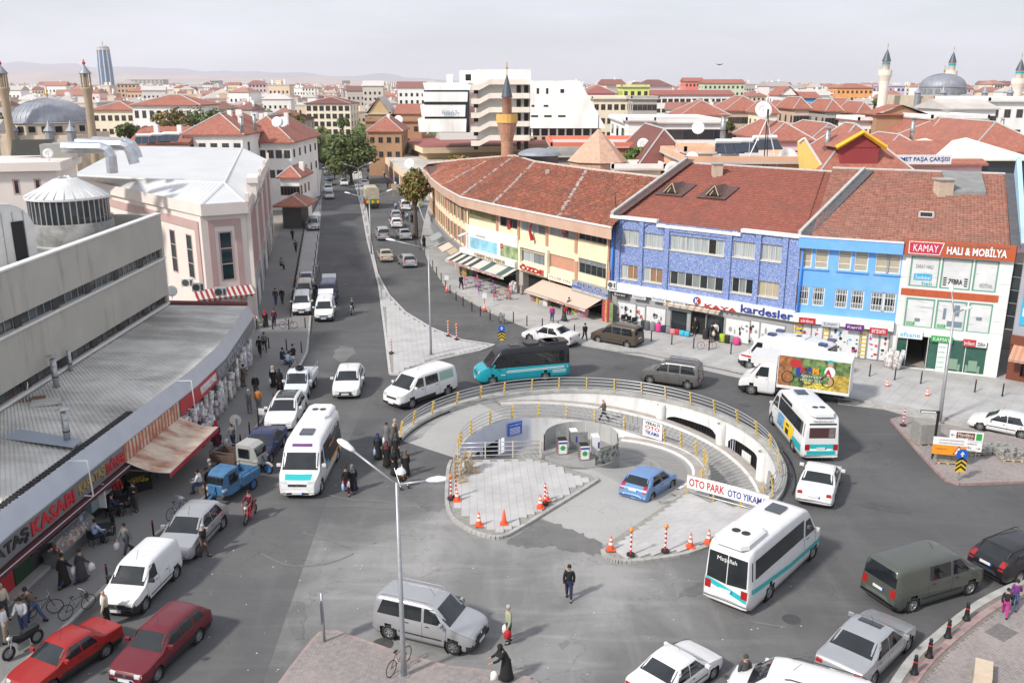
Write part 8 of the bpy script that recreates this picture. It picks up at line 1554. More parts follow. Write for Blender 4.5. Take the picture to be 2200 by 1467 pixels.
for a in(('man in a cream jacket at the left picture edge',12,1332,-20,'stand','cream','dgrey','ghair',.12),('young man in white T-shirt and tan trousers',16,1380,20,'stand','white','tan','hair',.12),('bearded man in printed white T-shirt beside the motorbike',54,1362,-80,'front','white','jeans','hair',.12),('man in brown sweater leaning over a bicycle',78,1335,170,'lean','brown','jeans','hair',.12),('man in grey polo shirt walking past the tables',275,1190,-110,'walk','grey','dgrey','hair',.12),('bald old man in a cream waistcoat between the cars',232,1346,190,'stand','cream','black',None,.0),('man in black jacket beside the silver hatchback',440,1195,-15,'step','black','brown','ghair',.0),('man in red shirt in the grill doorway',257,1085,-60,'front','red','dgrey','hair',.12),('man in black hoodie holding a hand to his face',292,1098,-95,'phone','black','dgrey','hair',.12),('man in grey jacket walking under the round sign',502,963,-100,'walk','grey','navy','hair',.12),('man in a grey suit on the pavement',537,887,-70,'front','grey','grey','ghair',.12),('man in dark coat looking at his phone by the carpets',524,830,-10,'front','brown','brown','hair',.12),('person in orange jacket seen from behind',557,884,100,'stand','orange','grey','hair',.12),('man in black waistcoat facing the orange jacket',551,852,-80,'stand','black','dgrey',None,.12),('boy in black with bags crossing the road',745,1060,-75,'walk','black','maroon','hair',0),('bald man walking on the upper ramp',1297,905,170,'walk','brown','black',None,-.95),('man in open black jacket and green shirt walking in the middle of the road',1222,1287,-95,'step','black','navy','hair',0),('old man in pale green jacket near the silver people carrier',1093,1380,200,'stand','olive','dgrey','ghair',0),('man in flat cap beside the white van at the bottom',1596,1492,-80,'stand','dgrey','dgrey','dgrey',0),('man in black walking by the curtain shop tables',991,621,110,'walk','black','black','hair',.12),('woman in pink top and jeans before the bedding shop',1186,692,-90,'walk','magenta','jeans','hair',.12),('man in dark clothes in the bedding shop entrance',1222,676,-60,'stand','dgrey','black','hair',.12),('man in black suit crossing towards the brown people carrier',1256,733,-70,'walk','black','black','hair',0),('man in dark suit standing in the KAYA doorway',1492,722,-110,'stand','black','black',None,.12),('man in black with a bag standing behind the red bicycle',1527,735,-60,'front','black','dgrey','hair',.12),('man in white shirt behind the red bicycle',1536,732,-100,'stand','white','dgrey','hair',.12),('person in pale blue passing the printed shop window',1784,764,200,'walk','lblue','jeans',None,.12),('left man of a pair walking by the pink hall',593,654,-85,'step','dgrey','jeans','hair',.12),('right man of a pair walking by the pink hall',607,653,-85,'step','black','dgrey','ghair',.12),('man in maroon sweater with shoulder bag',590,700,-80,'walk','maroon','navy','hair',.12),('man in black printed T-shirt',559,764,-80,'walk','black','black','hair',.12),('man in striped shirt with a white bucket',569,754,-70,'walk','grey','black','hair',.12),('man in black walking up by the bollards',629,516,-85,'walk','black','black','hair',.12),('man in dark jacket over blue shirt by the bollards',636,542,-85,'walk','dgrey','black','hair',.12),('man with backpack by the fruit shop',651,478,95,'walk','navy','beige','hair',.12),('man in white shirt by the fruit shop',640,466,60,'stand','white','jeans','hair',.12),('man standing at the bay end',660,468,-60,'stand','grey','dgrey','hair',.12),('person behind the raised tailgate',678,640,100,'stand','navy','jeans','ghair',0),('man in white shirt in the right carriageway',851,454,-90,'walk','lblue','dgrey','hair',0),('man in black at the kerb left of three',866,473,-80,'stand','black','dgrey','hair',.12),('man in pale shirt, middle of three at the kerb',876,477,100,'walk','lblue','dgrey','hair',.12),('man in dark clothes further down the kerb',892,496,-90,'walk','black','black','hair',.12),('man in white shirt under the brownish tree',897,456,-90,'stand','white','dgrey','hair',.12),('man in white shirt crossing behind the white car',790,389,-90,'walk','white','dgrey','hair',0),('man in black on the left lane up the street',719,384,-90,'walk','black','black','hair',0),('person by the tree on the island',743,384,90,'walk','navy','dgrey','hair',.12),('walker on the far right pavement in blue',816,371,90,'walk','lblue','dgrey','hair',.12),('walker on the far right pavement in white',826,381,-90,'walk','white','dgrey','hair',.12),('walker in black near the orange sign',833,406,-90,'stand','black','black','hair',.12),('man in white beside the orange sign',850,405,90,'walk','white','black','hair',.12)):
 bg_={'boy in black with bags crossing the road':('lblue',),'old man in pale green jacket near the silver people carrier':('white','red'),'man in grey polo shirt walking past the tables':('white',),'man in grey jacket walking under the round sign':('white',),'man in striped shirt with a white bucket':('white',),'man in black with a bag standing behind the red bicycle':('cream',)}.get(a[0])
 person(a[0],a[1],a[2],a[3],a[4],a[5],a[6],a[7],z=a[8],bag=bg_)
for a in(('woman in black coat with long hair walking away',140,1258,75,'walk','black',None,'navy',.12,('white',)),('woman in grey checked coat near the meat counter',177,1247,60,'walk','dgrey',None,'navy',.12,('white',)),('woman in black under the awning with a bag',433,958,-80,'step','black','black','black',.12,('cream',)),('woman in maroon dress carrying black bags',467,956,-85,'step','maroon','red','black',.12,('black','black')),('woman in black with pale scarf, left of two by the flatbed truck',588,831,-80,'step','black','cream','black',.12,('white',)),('woman in black, right of two by the flatbed truck',602,838,-80,'step','black','black','black',.12,None),('woman in black coat and grey scarf crossing the road',759,1054,-85,'walk','black','grey','navy',0,('white',)),('woman with navy scarf at the left of the group by the ring',813,986,-80,'stand','black','navy','black',0,('lblue',)),('woman in black with maroon scarf in the group',832,1003,-85,'step','black','maroon','black',0,None),('woman in black with grey-green scarf in the group',851,985,-85,'stand','black','dgrey','black',0,None),('woman in light grey jacket in the group',832,961,-80,'stand','grey',None,'black',0,('white',)),('woman in brown coat leaning at the ring railing',850,953,20,'stand','brown','beige','black',0,None),('woman in black pushing the pushchair',848,1021,-70,'front','black','black','black',0,None),('woman in black walking beside the pushchair',872,1023,-85,'step','black','brown','black',0,('white',)),('woman in a long black robe bending by the kerb',1088,1461,195,'bend','black','black','black',.1,None),('woman with red scarf in black by the bicycle stand',571,702,-75,'walk','black','red','black',.12,None),('woman in black with red backpack before the bedding shop',1212,690,120,'walk','dgrey','black','black',.12,None),('woman in black robe near the kerb, rightmost of three',885,479,-90,'step','black','navy','black',.12,None),('woman in long black coat on the right pavement',911,531,-90,'step','black','black','black',.12,None),('woman in black on the far right pavement',826,368,90,'step','black','black','black',.12,None)):
 person(a[0],a[1],a[2],a[3],a[4],a[5],a[7],'hair',coat=a[5],scarf=a[6],h=.96,z=a[8],bag=a[9])
MB().box((-.02,0,.06),(.18,.3,.4)).build('backpack',CL['red'],[o for o in COL.objects if o.get('label','').startswith('woman in black with red backpack')][0],loc=(-.18,0,1.2))
person('girl in black top and magenta trousers at right',2158,1322,60,'walk','black','magenta','hair',h=.78,z=.12);person('girl in purple jacket and jeans at right',2178,1306,60,'walk','purple','jeans','hair',h=.82,z=.12)
for lab,x,y,f,tp,lg,sc_ in(('man in pale blue shirt eating at a cafe table',206,1172,60,'lblue','navy',None),('man in navy with green cap eating at the rear table',240,1112,40,'navy','black',None),('man in white T-shirt sitting on a crate',432,1058,190,'white','jeans',None),('old man in dark waistcoat sitting by the tricycle',458,1034,210,'dgrey','black',None),('man in navy sitting at the low table',606,782,-20,'navy','navy',None),('man in dark suit sitting at the low table',633,774,200,'black','black',None),('man in blue shirt sitting with his back to us',620,792,80,'lblue','jeans',None),('man in grey sitting against the pink hall',604,578,-20,'grey','black',None)):person(lab,x,y,f,'sit',tp,lg,'ghair' if 'old' in lab else 'hair',z=.12)
# ------------------------- street furniture and goods
REFW=M('reflective_white',(.75,.75,.74),.35);TROR=M('traffic_orange',(.78,.10,.03),.45);REFR=M('reflective_red',(.55,.025,.03),.4);POSTG=M('grey_pole',(.36,.37,.385),.45,.5,var=.1,scale=3);WOOD=M('pale_wood',(.50,.39,.25),.8,var=.2,scale=6)
bp=thing('bollard','slim black steel bollard with red band','bollard');MB().cyl((0,0,0),.05,.85,8).cyl((0,0,.9),.052,.05,8).build('post',BLACKM,bp);MB().cyl((0,0,.85),.054,.05,8).build('red_band',REFR,bp);MB().cyl((0,0,0),.09,.03,8).build('foot',BLACKM,bp)
PB=[('along the left kerb by the parked cars',[(232,1252),(331,1156),(443,1069),(518,964),(537,937),(556,915),(574,902),(589,872),(603,848),(616,837)]),('along the hall side of the bay',[(625+(656-625)*k/22,680-195*(k/22)**.86)for k in range(23)]),('along the road side of the bay',[(656,704),(672,600),(674,588),(676,570),(678,553),(680,535),(683,518),(685,500),(688,460),(690,438)]),('across the left pavement by the bicycle',[(552,706),(586,707),(621,707)]),('by the low tables',[(616,752),(648,757),(578,748)]),('along the curved kerb before the curtain shop',[(912,545),(921,560),(930,576),(938,590),(948,604),(957,617),(967,631),(980,646),(995,657),(1014,668),(1032,678),(1053,687)]),('along the curved kerb further up',[(866,480),(872,492),(880,504),(886,516),(894,530),(903,538)]),('between the bins and the brown car',[(1076,693),(1103,691),(1132,700),(1165,706),(1199,713),(1234,720)]),('in front of the suitcases',[(1399,733),(1443,740),(1490,748),(1523,752),(1570,760)]),('in front of the showroom',[(1815,799),(1868,808),(1922,816),(1978,824),(2094,842),(2153,851)])]
f_=True
for w_,L_ in PB:
 for i,(x,y)in enumerate(L_):
  lab='slim black bollard %s, %s'%(w_,'first' if i==0 else 'last' if i==len(L_)-1 else('second' if i==1 else 'one')+' within the row')
  if f_:bp.location=at(x,y,.12);bp['label']=lab;bp['group']='slim black bollards '+w_;f_=False
  else:dup(bp,lab,at(x,y,.12),group='slim black bollards '+w_)
cb=None
for i,(x,y)in enumerate(((2076,1330),(2036,1368),(1996,1410),(1964,1446))):
 lab='stout cast black bollard on the brick pavement, %s'%('nearest the grey-green van','second from the van','third from the van','nearest the bottom edge')[i]
 if cb is None:cb=thing('bollard',lab,'bollard',at(x,y,.15),0,'cast bollards on the right corner');MB().lathe([(.16,0),(.16,.06),(.11,.12),(.07,.55),(.09,.58),(.06,.64),(.075,.74),(.05,.8),(.001,.82)],12).build('post',BLACKM,cb,True);MB().cyl((0,0,.5),.083,.05,10).build('red_band',REFR,cb)
 else:dup(cb,lab,at(x,y,.15))
cn=thing('traffic_cone','','traffic cone',group='traffic cones');MB().bx(-.2,-.2,0,.2,.2,.04).build('base',TROR,cn);MB().lathe([(.15,.04),(.03,.74),(.001,.75)],14).build('cone',TROR,cn,True)
for z0,z1 in((.28,.40),(.50,.60)):MB().lathe([(.15-(z0-.04)*.171+.004,z0),(.15-(z1-.04)*.171+.004,z1)],14).build('white_band',REFW,cn)
pc_=thing('traffic_cone','plain orange cone without bands on the left paved platform','traffic cone',at(1083,1125,.17),0,'traffic cones');MB().bx(-.2,-.2,0,.2,.2,.04).build('base',TROR,pc_);MB().lathe([(.15,.04),(.03,.8),(.001,.81)],14).build('cone',TROR,pc_,True)
f_=True
for x,y,z,lab in((982,1075,.17,'banded cone beside the two posts left of the platform'),(1029,1128,.17,'banded cone on the front of the left platform'),(1161,1090,.17,'banded cone at the right edge of the left platform'),(1174,1074,.17,'banded cone behind the striped post on the left platform'),(1312,1180,.17,'banded cone on the tip of the right platform'),(1483,1174,.17,'cone right of the striped posts on the right platform'),(1522,1166,.17,'cone further right on the right platform'),(1587,1138,.17,'cone near the minibus on the right platform'),(1631,1108,.17,'cone at the end of the entrance banner'),(1905,834,0,'cone on the worn gutter by the showroom'),(1991,854,0,'cone near the arm lamp post by the showroom'),(1041,666,.14,'small cone under a notice on the curved pavement'),(960,625,.14,'small cone under a notice by the tables')):
 if f_:cn.location=at(x,y,z);cn['label']=lab;f_=False
 else:dup(cn,lab,at(x,y,z))
dl=thing('delineator_post','','road post',group='striped road posts');MB().cyl((0,0,0),.2,.08,14).build('base',RUBBER,dl);MB().cyl((0,0,.08),.05,1.1,10).build('post',REFR,dl)
for k in range(4):MB().cyl((0,0,.3+k*.24),.052,.11,10).build('white_band',REFW,dl)
dh=copy_tree(dl);MB().lathe([(.03,1.18),(.10,1.26),(.11,1.34),(.05,1.42),(.001,1.43)],10).build('lamp_head',M('amber_lamp',(.75,.22,.02),.25),dh);f1=f2_=True
for x,y,hd,lab in((969,1071,1,'striped post with amber head left of the crates'),(980,1068,0,'striped post without head by the crates'),(1171,1082,0,'striped post on the right of the left platform'),(1355,1192,1,'striped post with amber head nearest the right platform tip'),(1429,1184,1,'striped post with amber head, second on the right platform'),(963,722,1,'left striped post with amber head on the paver island'),(981,729,1,'right striped post with amber head on the paver island'),(841,759,0,'striped post at the near left of the paver island'),(1940,914,0,'striped post on the red island')):
 src=dh if hd else dl;fst=f1 if hd else f2_
 if fst:src.location=at(x,y,.17);src['label']=lab
 else:dup(src,lab,at(x,y,.17))
 if hd:f1=False
 else:f2_=False
def lamp(label,px,py,z,H,arms,rz,r=.09,hl=.75):
 t=thing('street_lamp',label,'street lamp',at(px,py,z),R(rz),'street lamps');MB().tube([(0,0,0),(0,0,1.4),(0,0,H)],[r*1.15,r,r*.55],10).build('pole',POSTG,t,True);MB().cyl((0,0,0),r*2.2,.06,10).build('base_plate',POSTG,t)
 for a,l,up in arms:
  c=V((cos(R(a)),sin(R(a)),0));e=c*l+V((0,0,H+up));MB().tube([(0,0,H-.08),e],r*.42,8).build('arm',POSTG,t,True);d=(c*l+V((0,0,up))).normalized();s=V((-c.y,c.x,0));n=s.cross(d)*-1;m=MB();n=n if n.z>0 else-n
  m.loft([[e+d*(hl*k)+s*(w_*cos(q))+n*(hh*sin(q)*(1 if sin(q)>0 else .45))for q in[i*pi/6 for i in range(12)]]for k,w_,hh in((-.12,.05,.05),(.05,.12,.10),(.45,.17,.14),(.8,.14,.10),(.93,.06,.04))]);m.build('lamp_head',WHITE,t,True)
 return t
p0=at(868,1452,.1);H_=zat(p0,1042);lamp('tall two armed street lamp in the foreground with the nearest heads',868,1452,.1,H_,((158,1.75,.95),(-4,1.15,.12)),0,.10,.72)
for(x,y,yt,lab,a,rz)in((926,762,536,'two armed street lamp on the paver island',2.6,12),(798,545,428,'two armed street lamp on the median near the tarpaulin truck',2.4,10),(772,420,362,'two armed street lamp on the median by the street tree',2.2,10)):lamp(lab,x,y,.14,zat(at(x,y,.14),yt),((170,a,.55),(10,a,.75)),rz,.09,.8)
lamp('single armed street lamp on the right in front of the showroom',2018,905,.12,zat(at(2018,905),672),((20,.8,.12),(95,.6,1.2)),0,.12,.6);lamp('slim street lamp at the left pavement corner up the street',686,440,.12,6.5,((0,.9,.1),),0,.06,.5)
pl_=thing('sign_pole','grey sign pole on the near brick corner','pole',at(697,1378,.12));MB().tube([(0,0,0),(.0,0,2.2)],.055,8).build('pole',POSTG,pl_,True);MB().bx(-.04,-.3,.9,-.02,.3,1.9).build('sign_back',POSTG,pl_)
def rsign(label,px,py,z,H,plates,cat='road sign'):
 t=thing('road_sign',label,cat,at(px,py,z));MB().cyl((0,0,0),.04,H,8).build('pole',POSTG,t);
 for fn in plates:fn(t)
 return t
def disc(z,r,mt_,nm='plate',y=-.06):return lambda t:MB().lathe([(.001,.02),(r,.02),(r,0),(.001,0)],20,(0,y,z),0,Matrix.Rotation(pi/2,4,'X')).build(nm,mt_,t)
def brd(x0,z0,x1,z1,mt_,nm='plate',y=-.06):return lambda t:MB().bx(x0,y-.02,z0,x1,y,z1).build(nm,mt_,t)
def chev(z,y=-.085):return lambda t:[MB().add([(-.3,y,z-.2+k*.26),(0,y,z+.04+k*.26),(.3,y,z-.2+k*.26),(.3,y,z-.06+k*.26),(0,y,z+.18+k*.26),(-.3,y,z-.06+k*.26)],[(0,1,4,5),(1,2,3,4)]).build('chevron',C_BLK,t)for k in range(3)]
def arrow(z,s_=1,y=-.085,M_=None):return lambda t:MB().add([(x*s_,y,z+q*s_)for x,q in((-.04,-.22),(.04,-.22),(.04,.05),(.13,.05),(0,.24),(-.13,.05),(-.04,.05))],[(0,1,2,3,4,5,6)]).build('arrow',M_ or C_WHT,t)
SB=M('road_sign_blue',(.02,.12,.55),.35)
def txt(t,s,x,z,w_,h,mt_,y=-.085):o=text(s,mt_,None,Matrix.Identity(4),w_,h,.006,'letters');o.parent=t;o.matrix_basis=frame((x,y,z),V((1,0,0)),(0,0,1))
rsign('blue round arrow sign over a yellow chevron board on the red island',2058,1032,.14,1.6,(disc(1.6,.33,SB),arrow(1.55),brd(-.3,.55,.3,1.25,C_YEL),chev(.78)));rsign('blue arrow sign with chevron board behind the turquoise minibus',1078,745,.14,1.9,(disc(1.6,.3,SB),arrow(1.57,.9),brd(-.28,.6,.28,1.2,C_YEL),chev(.78)));rsign('grey back of a round sign by the navy saloon',512,975,.12,2.3,(disc(2.15,.35,POSTG,y=.06),));rsign('small purple sign on the far pavement',843,402,.12,2.0,(disc(1.9,.35,C_PUR),));rsign('orange warning board on the right pavement up the street',846,425,.12,2.6,(brd(-.4,1.7,.4,2.6,C_ORG),))
t=thing('direction_sign','double direction board reading Mevlana and Otoparkı with arrows','road sign',at(2068,990,.14),R(-16));t.scale=(.72,.72,.8)
for x in(-.9,.9):MB().cyl((x,0,0),.04,2.4,8).build('pole',POSTG,t)
MB().bx(-1.25,-.09,1.62,1.25,-.05,2.35).build('plate',C_WHT,t);MB().bx(-.75,-.095,1.72,.62,-.09,2.25).build('plate',M('sign_brown',(.16,.05,.02),.4),t);MB().bx(.72,-.095,1.72,1.15,-.09,2.25).build('plate',C_GRN,t);MB().bx(-1.25,-.09,.85,1.25,-.05,1.57).build('plate',C_WHT,t)
txt(t,'Mevlâna',-.06,2.07,1.15,.24,C_WHT,-.1);txt(t,'Kültür Merkezi',-.06,1.83,1.1,.12,C_WHT,-.1);txt(t,'Karatay Belediyesi',-.1,1.42,1.9,.15,C_BLK,-.1);txt(t,'Otoparkı',-.25,1.1,1.4,.26,C_BLK,-.1);txt(t,'←',-1.0,2.0,.32,.18,C_BLK,-.1);txt(t,'→',.98,1.1,.34,.18,C_BLK,-.1)
t=thing('works_board','white and yellow road works notice with a red warning triangle','notice board',at(2036,985,.62),R(-14));t.scale=(.76,.76,.85)
for x in(-.9,.9):MB().cyl((x,0,-.56),.035,1.8,8).build('pole',POSTG,t)
MB().bx(-1.2,-.08,1.0,1.2,-.04,1.55).build('plate',C_WHT,t);MB().bx(-1.2,-.08,.3,1.2,-.04,.99).build('plate',C_ORG,t);MB().add([(.25,-.09,.35),(1.05,-.09,.35),(.65,-.09,1.05)],[(0,1,2)]).build('triangle',C_RED,t);MB().add([(.37,-.095,.42),(.93,-.095,.42),(.65,-.095,.92)],[(0,1,2)]).build('triangle',C_WHT,t);MB().bx(.58,-.1,.45,.72,-.097,.7).build('figure',C_BLK,t);txt(t,'KONYA BÜYÜKŞEHİR BELEDİYESİ',.1,1.36,1.7,.11,C_BLK);txt(t,'FEN İŞLERİ DAİRE BAŞKANLIĞI',.1,1.15,1.7,.11,C_BLK);txt(t,'DİKKAT',-.55,.72,.8,.12,C_RED)
t=thing('gantry_post','black angled post with a short arm on the red island','post',at(2003,985,.14),R(-10));MB().bx(-.06,-.06,0,.06,.06,3.0).build('post',BLACKM,t);MB().bx(-1.0,-.05,2.85,-.06,.05,3.0).build('arm',BLACKM,t);MB().bx(-.98,-.052,2.88,-.15,-.05,2.97).build('lamp',WHITE,t)
for x,y,lab in((1041,660,'white notice on a thin stand before the bedding shop'),(960,620,'white notice on a thin stand near the pink chairs')):rsign(lab,x,y,.14,1.3,(brd(-.22,.95,.22,1.45,C_WHT),),'notice')
A_,B_2=RC+V((5.3,-5.5,0)),RC+V((9.0,-8.1,0));FO=Fac(A_,B_2);t=sign('car_park_banner','long white banner reading OTO PARK and OTO YIKAMA over the ramp mouth',FO,(0,.55,FO.L,1.25),C_WHT,.02,.07,'banner');ftext(t,FO,'OTO PARK',(.12,.68,FO.L*.47,1.14),C_RED,.072,.01,.02);ftext(t,FO,'OTO YIKAMA',(FO.L*.51,.66,FO.L*.97,1.06),C_BLUE,.072,.01,.02)
straight_rail('rail with yellow posts carrying the car park banner',[A_+(B_2-A_)*k/3 for k in range(4)],.1,1.2,3)
p=at(1490,1052,.1);t=thing('height_limit_sign','round white sign with red ring reading 2.10 by the banner','road sign',p,R(-30));MB().cyl((0,0,0),.03,.5,6).build('pole',POSTG,t);disc(.55,.3,C_RED)(t);disc(.55,.24,C_WHT,'plate',-.075)(t);txt(t,'2.10',0,.55,.34,.2,C_BLK,-.1)
q=pol(7.5,45,ztop(45));FW_=Fac(pol(7.42,52),pol(7.42,39));t=sign('car_wash_board','white board reading YERALTI OTO YIKAMA on the inner railing',FW_,(.0,-.95,FW_.L*.92,.15),C_WHT,.05,.1,'sign');l=FW_.L*.92
for s_,a,b,c in(('YERALTI',-.1,.1,C_BLK),('OTO',-.42,-.17,C_RED),('YIKAMA',-.78,-.5,C_BLUE)):ftext(t,FW_,s_,(l*.12,a,l*.88,b),c,.102,.01,.02)
FL_=Fac(pol(7.25,128),pol(7.25,119));t=sign('notice_board','blue notice board with white lines on the pale inner wall',FL_,(.0,-1.05,1.1,-.15),SB,.02,.07,'notice board');ftext(t,FL_,'KARATAY BELEDİYESİ',(.1,-.36,1.0,-.26),C_WHT,.072,.005)
for k in range(5):m=MB();FL_.box(m,.12,-.95+k*.1,.95,-.91+k*.1,.07,.075);part(m,'print_line',C_WHT,t)
W0=RC+V((0,.55,0));WCON=M('container_concrete',(.28,.275,.265),.85,var=.15,scale=2,stain=(1,(.13,.125,.12),.5,.72,.7));o=MB().lathe([(.001,.06),(2.35,.06),(2.35,-3)],36,W0).build('container_island',WCON);o['kind']='structure'
t=thing('curved_screen','curved grey panel screen around the waste containers','screen',W0)
for k in range(7):
 a=R(4+k*25);MB().lathe([(2.2,.06),(2.2,1.15),(2.26,1.15),(2.26,.06)],5,(0,0,0),0,None,a,a+R(24.4)).build('panel',M('screen_grey',(.40,.40,.39),.7,var=.06,scale=2),t)
t=thing('graffiti_panel','low panel with black graffiti right of the waste containers','panel',W0)
MB().lathe([(2.2,-.1),(2.2,.95),(2.26,.95),(2.26,-.1)],8,(0,0,0),0,None,R(-72),R(2)).build('panel',M('graffiti_print',(.22,.23,.21),.7,var=.9,scale=3.5,detail=2,stain=(2.2,(.03,.12,.02),.56,.66,.7)),t)
for i,(x,y)in enumerate(((1207,972),(1254,984))):
 t=thing('waste_container',('left','right')[i]+' steel waste container with open lid and printed sides','waste container',at(x,y,.08),R(8),'waste containers');MB().bx(-.3,-.3,0,.3,.3,.9).build('box',M('container_steel',(.26,.26,.25),.4,.6,var=.2,scale=4),t);MB().bx(-.27,-.27,.905,.27,.27,.91).build('mouth',DARK,t);MB().bx(-.3,0,0,.3,.05,.6).xf(Matrix.Translation((0,.3,.9))@Matrix.Rotation(-.25,4,'X')).build('lid',MT['container_steel'],t)
 MB().bx(-.28,-.315,.05,.28,-.30,.88).build('print',C_WHT,t);MB().bx(.30,-.28,.05,.315,.28,.88).build('print',C_WHT,t);MB().lathe([(.001,.004),(.16,.004),(.16,0)],12,(0,-.317,.42),0,Matrix.Rotation(pi/2,4,'X')).build('print',C_GRN,t);MB().bx(-.26,-.32,.68,.26,-.316,.8).build('print',C_BLUE,t)
 for s_ in(-.28,.23):
  for k in range(5):MB().bx(s_,-.32,.08+k*.16,s_+.05,-.316,.16+k*.16).build('print',C_RED,t)
 t=thing('waste_cabinet','grey cabinet with printed top behind the %s waste container'%('left','right')[i],'cabinet',at(x+24,y-12,.08),R(8));MB().bx(-.22,-.3,0,.22,.3,1.1).build('box',POSTG if i==0 else C_WHT,t);MB().bx(-.22,-.3,1.1,.22,.3,1.13).build('top',C_WHT,t);MB().bx(.1,-.31,.4,.2,-.3,.8).build('print',C_BLUE,t)
cr_=thing('wooden_crate','','crate',group='wooden crates on the platform')
for k in range(3):
 for s_ in(-1,1):MB().bx(-.28,s_*.19-.008,.03+k*.085,.28,s_*.19+.008,.07+k*.085).build('slat',WOOD,cr_)
 MB().bx(-.28,-.16+k*.12,.0,.28,-.07+k*.12,.012).build('slat',WOOD,cr_)
for s_ in(-1,1):
 for q in(-.17,.17):MB().bx(s_*.27-.015,q-.015,0,s_*.27+.015,q+.015,.25).build('corner_post',WOOD,cr_)
f_=True
for(x,y,n,lab)in((984,1024,5,'left stack by the rail'),(1006,1012,5,'right stack by the rail')):
 for k in range(n):
  l='wooden crate, %s of the %s'%(('bottom','second','third','fourth','topmost')[k],lab);p=at(x,y,.17)+V((rng.uniform(-.05,.05),rng.uniform(-.05,.05),k*.26));a=1.4+rng.uniform(-.2,.2)
  if f_:cr_.location=p;cr_.rotation_euler.z=a;cr_['label']=l;f_=False
  else:dup(cr_,l,p,a)
dup(cr_,'wooden crate lying alone right of the stacks',at(1021,1013,.17),.1);dup(cr_,'wooden crate tipped in front of the stacks',at(992,1034,.17),.5)
def pallet(label,x,y,nx,ny,nz,s,rz,messy=False):
 t=thing('stone_pallet',label,'pallet',at(x,y,.14),rz);r_=random.Random(int(x));
 for k in range(5):MB().bx(-.65,-.55+k*.24,.1,.65,-.43+k*.24,.13).build('plank',WOOD,t)
 for k in(-.5,0,.5):MB().bx(k-.06,-.55,0,k+.06,.55,.1).build('bearer',WOOD,t)
 me=MB().bx(-s[0]/2+.008,-s[1]/2+.008,0,s[0]/2-.008,s[1]/2-.008,s[2]-.008).mesh('paving_stone',[M('stone_grey',(.27,.265,.25),.9,var=.12,scale=3)][0]);
 for c in range(nz):
  for a in range(nx):
   for b in range(ny):
    if messy and r_.random()<.3*c:continue
    o=ob('paving_stone',me,t,((a-(nx-1)/2)*s[0]+(r_.uniform(-.08,.08)if messy else 0),(b-(ny-1)/2)*s[1]+(r_.uniform(-.08,.08)if messy else 0),.135+c*s[2]))
    if messy:o.rotation_euler=(r_.uniform(-.3,.3),r_.uniform(-.3,.3),r_.uniform(-.8,.8))
pallet('big pallet of stacked grey paving stones behind the black post',1985,950,3,3,6,(.42,.4,.21),.1);pallet('smaller pallet of pale stones in front of the works notice',2030,990,3,2,4,(.40,.42,.18),-.15);pallet('pallet of loose tumbled stones behind the direction boards',2090,972,5,4,3,(.24,.22,.18),.2,True);pallet('pallet heaped with rough stones at the right',2168,985,5,4,4,(.26,.24,.18),-.1,True)
for q in range(26):tag(MB().bx(-.13,-.11,0,.13,.11,.16).build('loose_stone',MT['stone_grey'],None,loc=at(2110+rng.uniform(0,50),962+rng.uniform(-10,14),.14+rng.uniform(0,.14)),rz=rng.uniform(0,3)),'rough loose kerb stone in the heap between the two tumbled pallets','stone','loose stones between the pallets')
tag(MB().bx(-.3,-.55,.0,.3,.55,.5).build('wall_block',M('cream_block',(.55,.45,.34),.8,var=.06,scale=3),None,loc=at(2110,1458,.12),rz=-.5),'cream coloured gate pillar top at the bottom right','pillar')
def bike(label,x,y,rz,col,z=.12,mat_basket=None):
 t=thing('bicycle',label,'bicycle',at(x,y,z),R(rz),'bicycles')
 for s_ in(-.5,.5):
  o=MB().tube([(s_+.32*cos(i*pi/10),0,.33+.32*sin(i*pi/10))for i in range(20)],.018,5,closed=True).build('wheel',RUBBER,t);m=MB()
  for k in range(8):m.tube([(s_,0,.33),(s_+.31*cos(k*pi/4),0,.33+.31*sin(k*pi/4))],.004,3)
  m.build('spokes',STEEL,o)
 m=MB();[m.tube(q,.017,5)for q in([(-.5,0,.33),(-.05,0,.32),(-.18,0,.82),(-.5,0,.33)],[(-.05,0,.32),(.32,0,.72),(-.15,0,.72)],[(.5,0,.33),(.36,0,.66),(.30,0,.92)])];m.build('frame',col,t);MB().tube([(.26,-.26,.98),(.34,-.1,.96),(.34,.1,.96),(.26,.26,.98)],.014,5).build('handlebar',STEEL,t);MB().ball((-.2,0,.88),.12,8,0,(1.1,.6,.35)).build('saddle',PLASTIC,t);MB().tube([(-.05,-.15,.25),(-.05,.15,.4)],.012,4).build('pedals',STEEL,t)
 if mat_basket:MB().bx(.28,-.16,.62,.46,.16,.86).build('basket',mat_basket,t)
 return t
bike('dark bicycle with a bag on the handlebars on the left pavement',168,1318,55,BLACKM,.12,CL['dgrey']);bike('bicycle held by the man in the brown sweater',92,1322,25,BLACKM);bike('dark blue bicycle behind the silver hatchback',382,1108,70,M('bike_blue',(.03,.06,.2),.4),.12,STEEL);bike('bicycle standing across the bay entrance',620,706,3,BLACKM);bike('red bicycle at the kerb before the KAYA shop',1518,750,0,C_RED);bike('brown bicycle leaning on the foreground lamp post',858,1436,62,M('bike_brown',(.12,.05,.02),.5),.12)
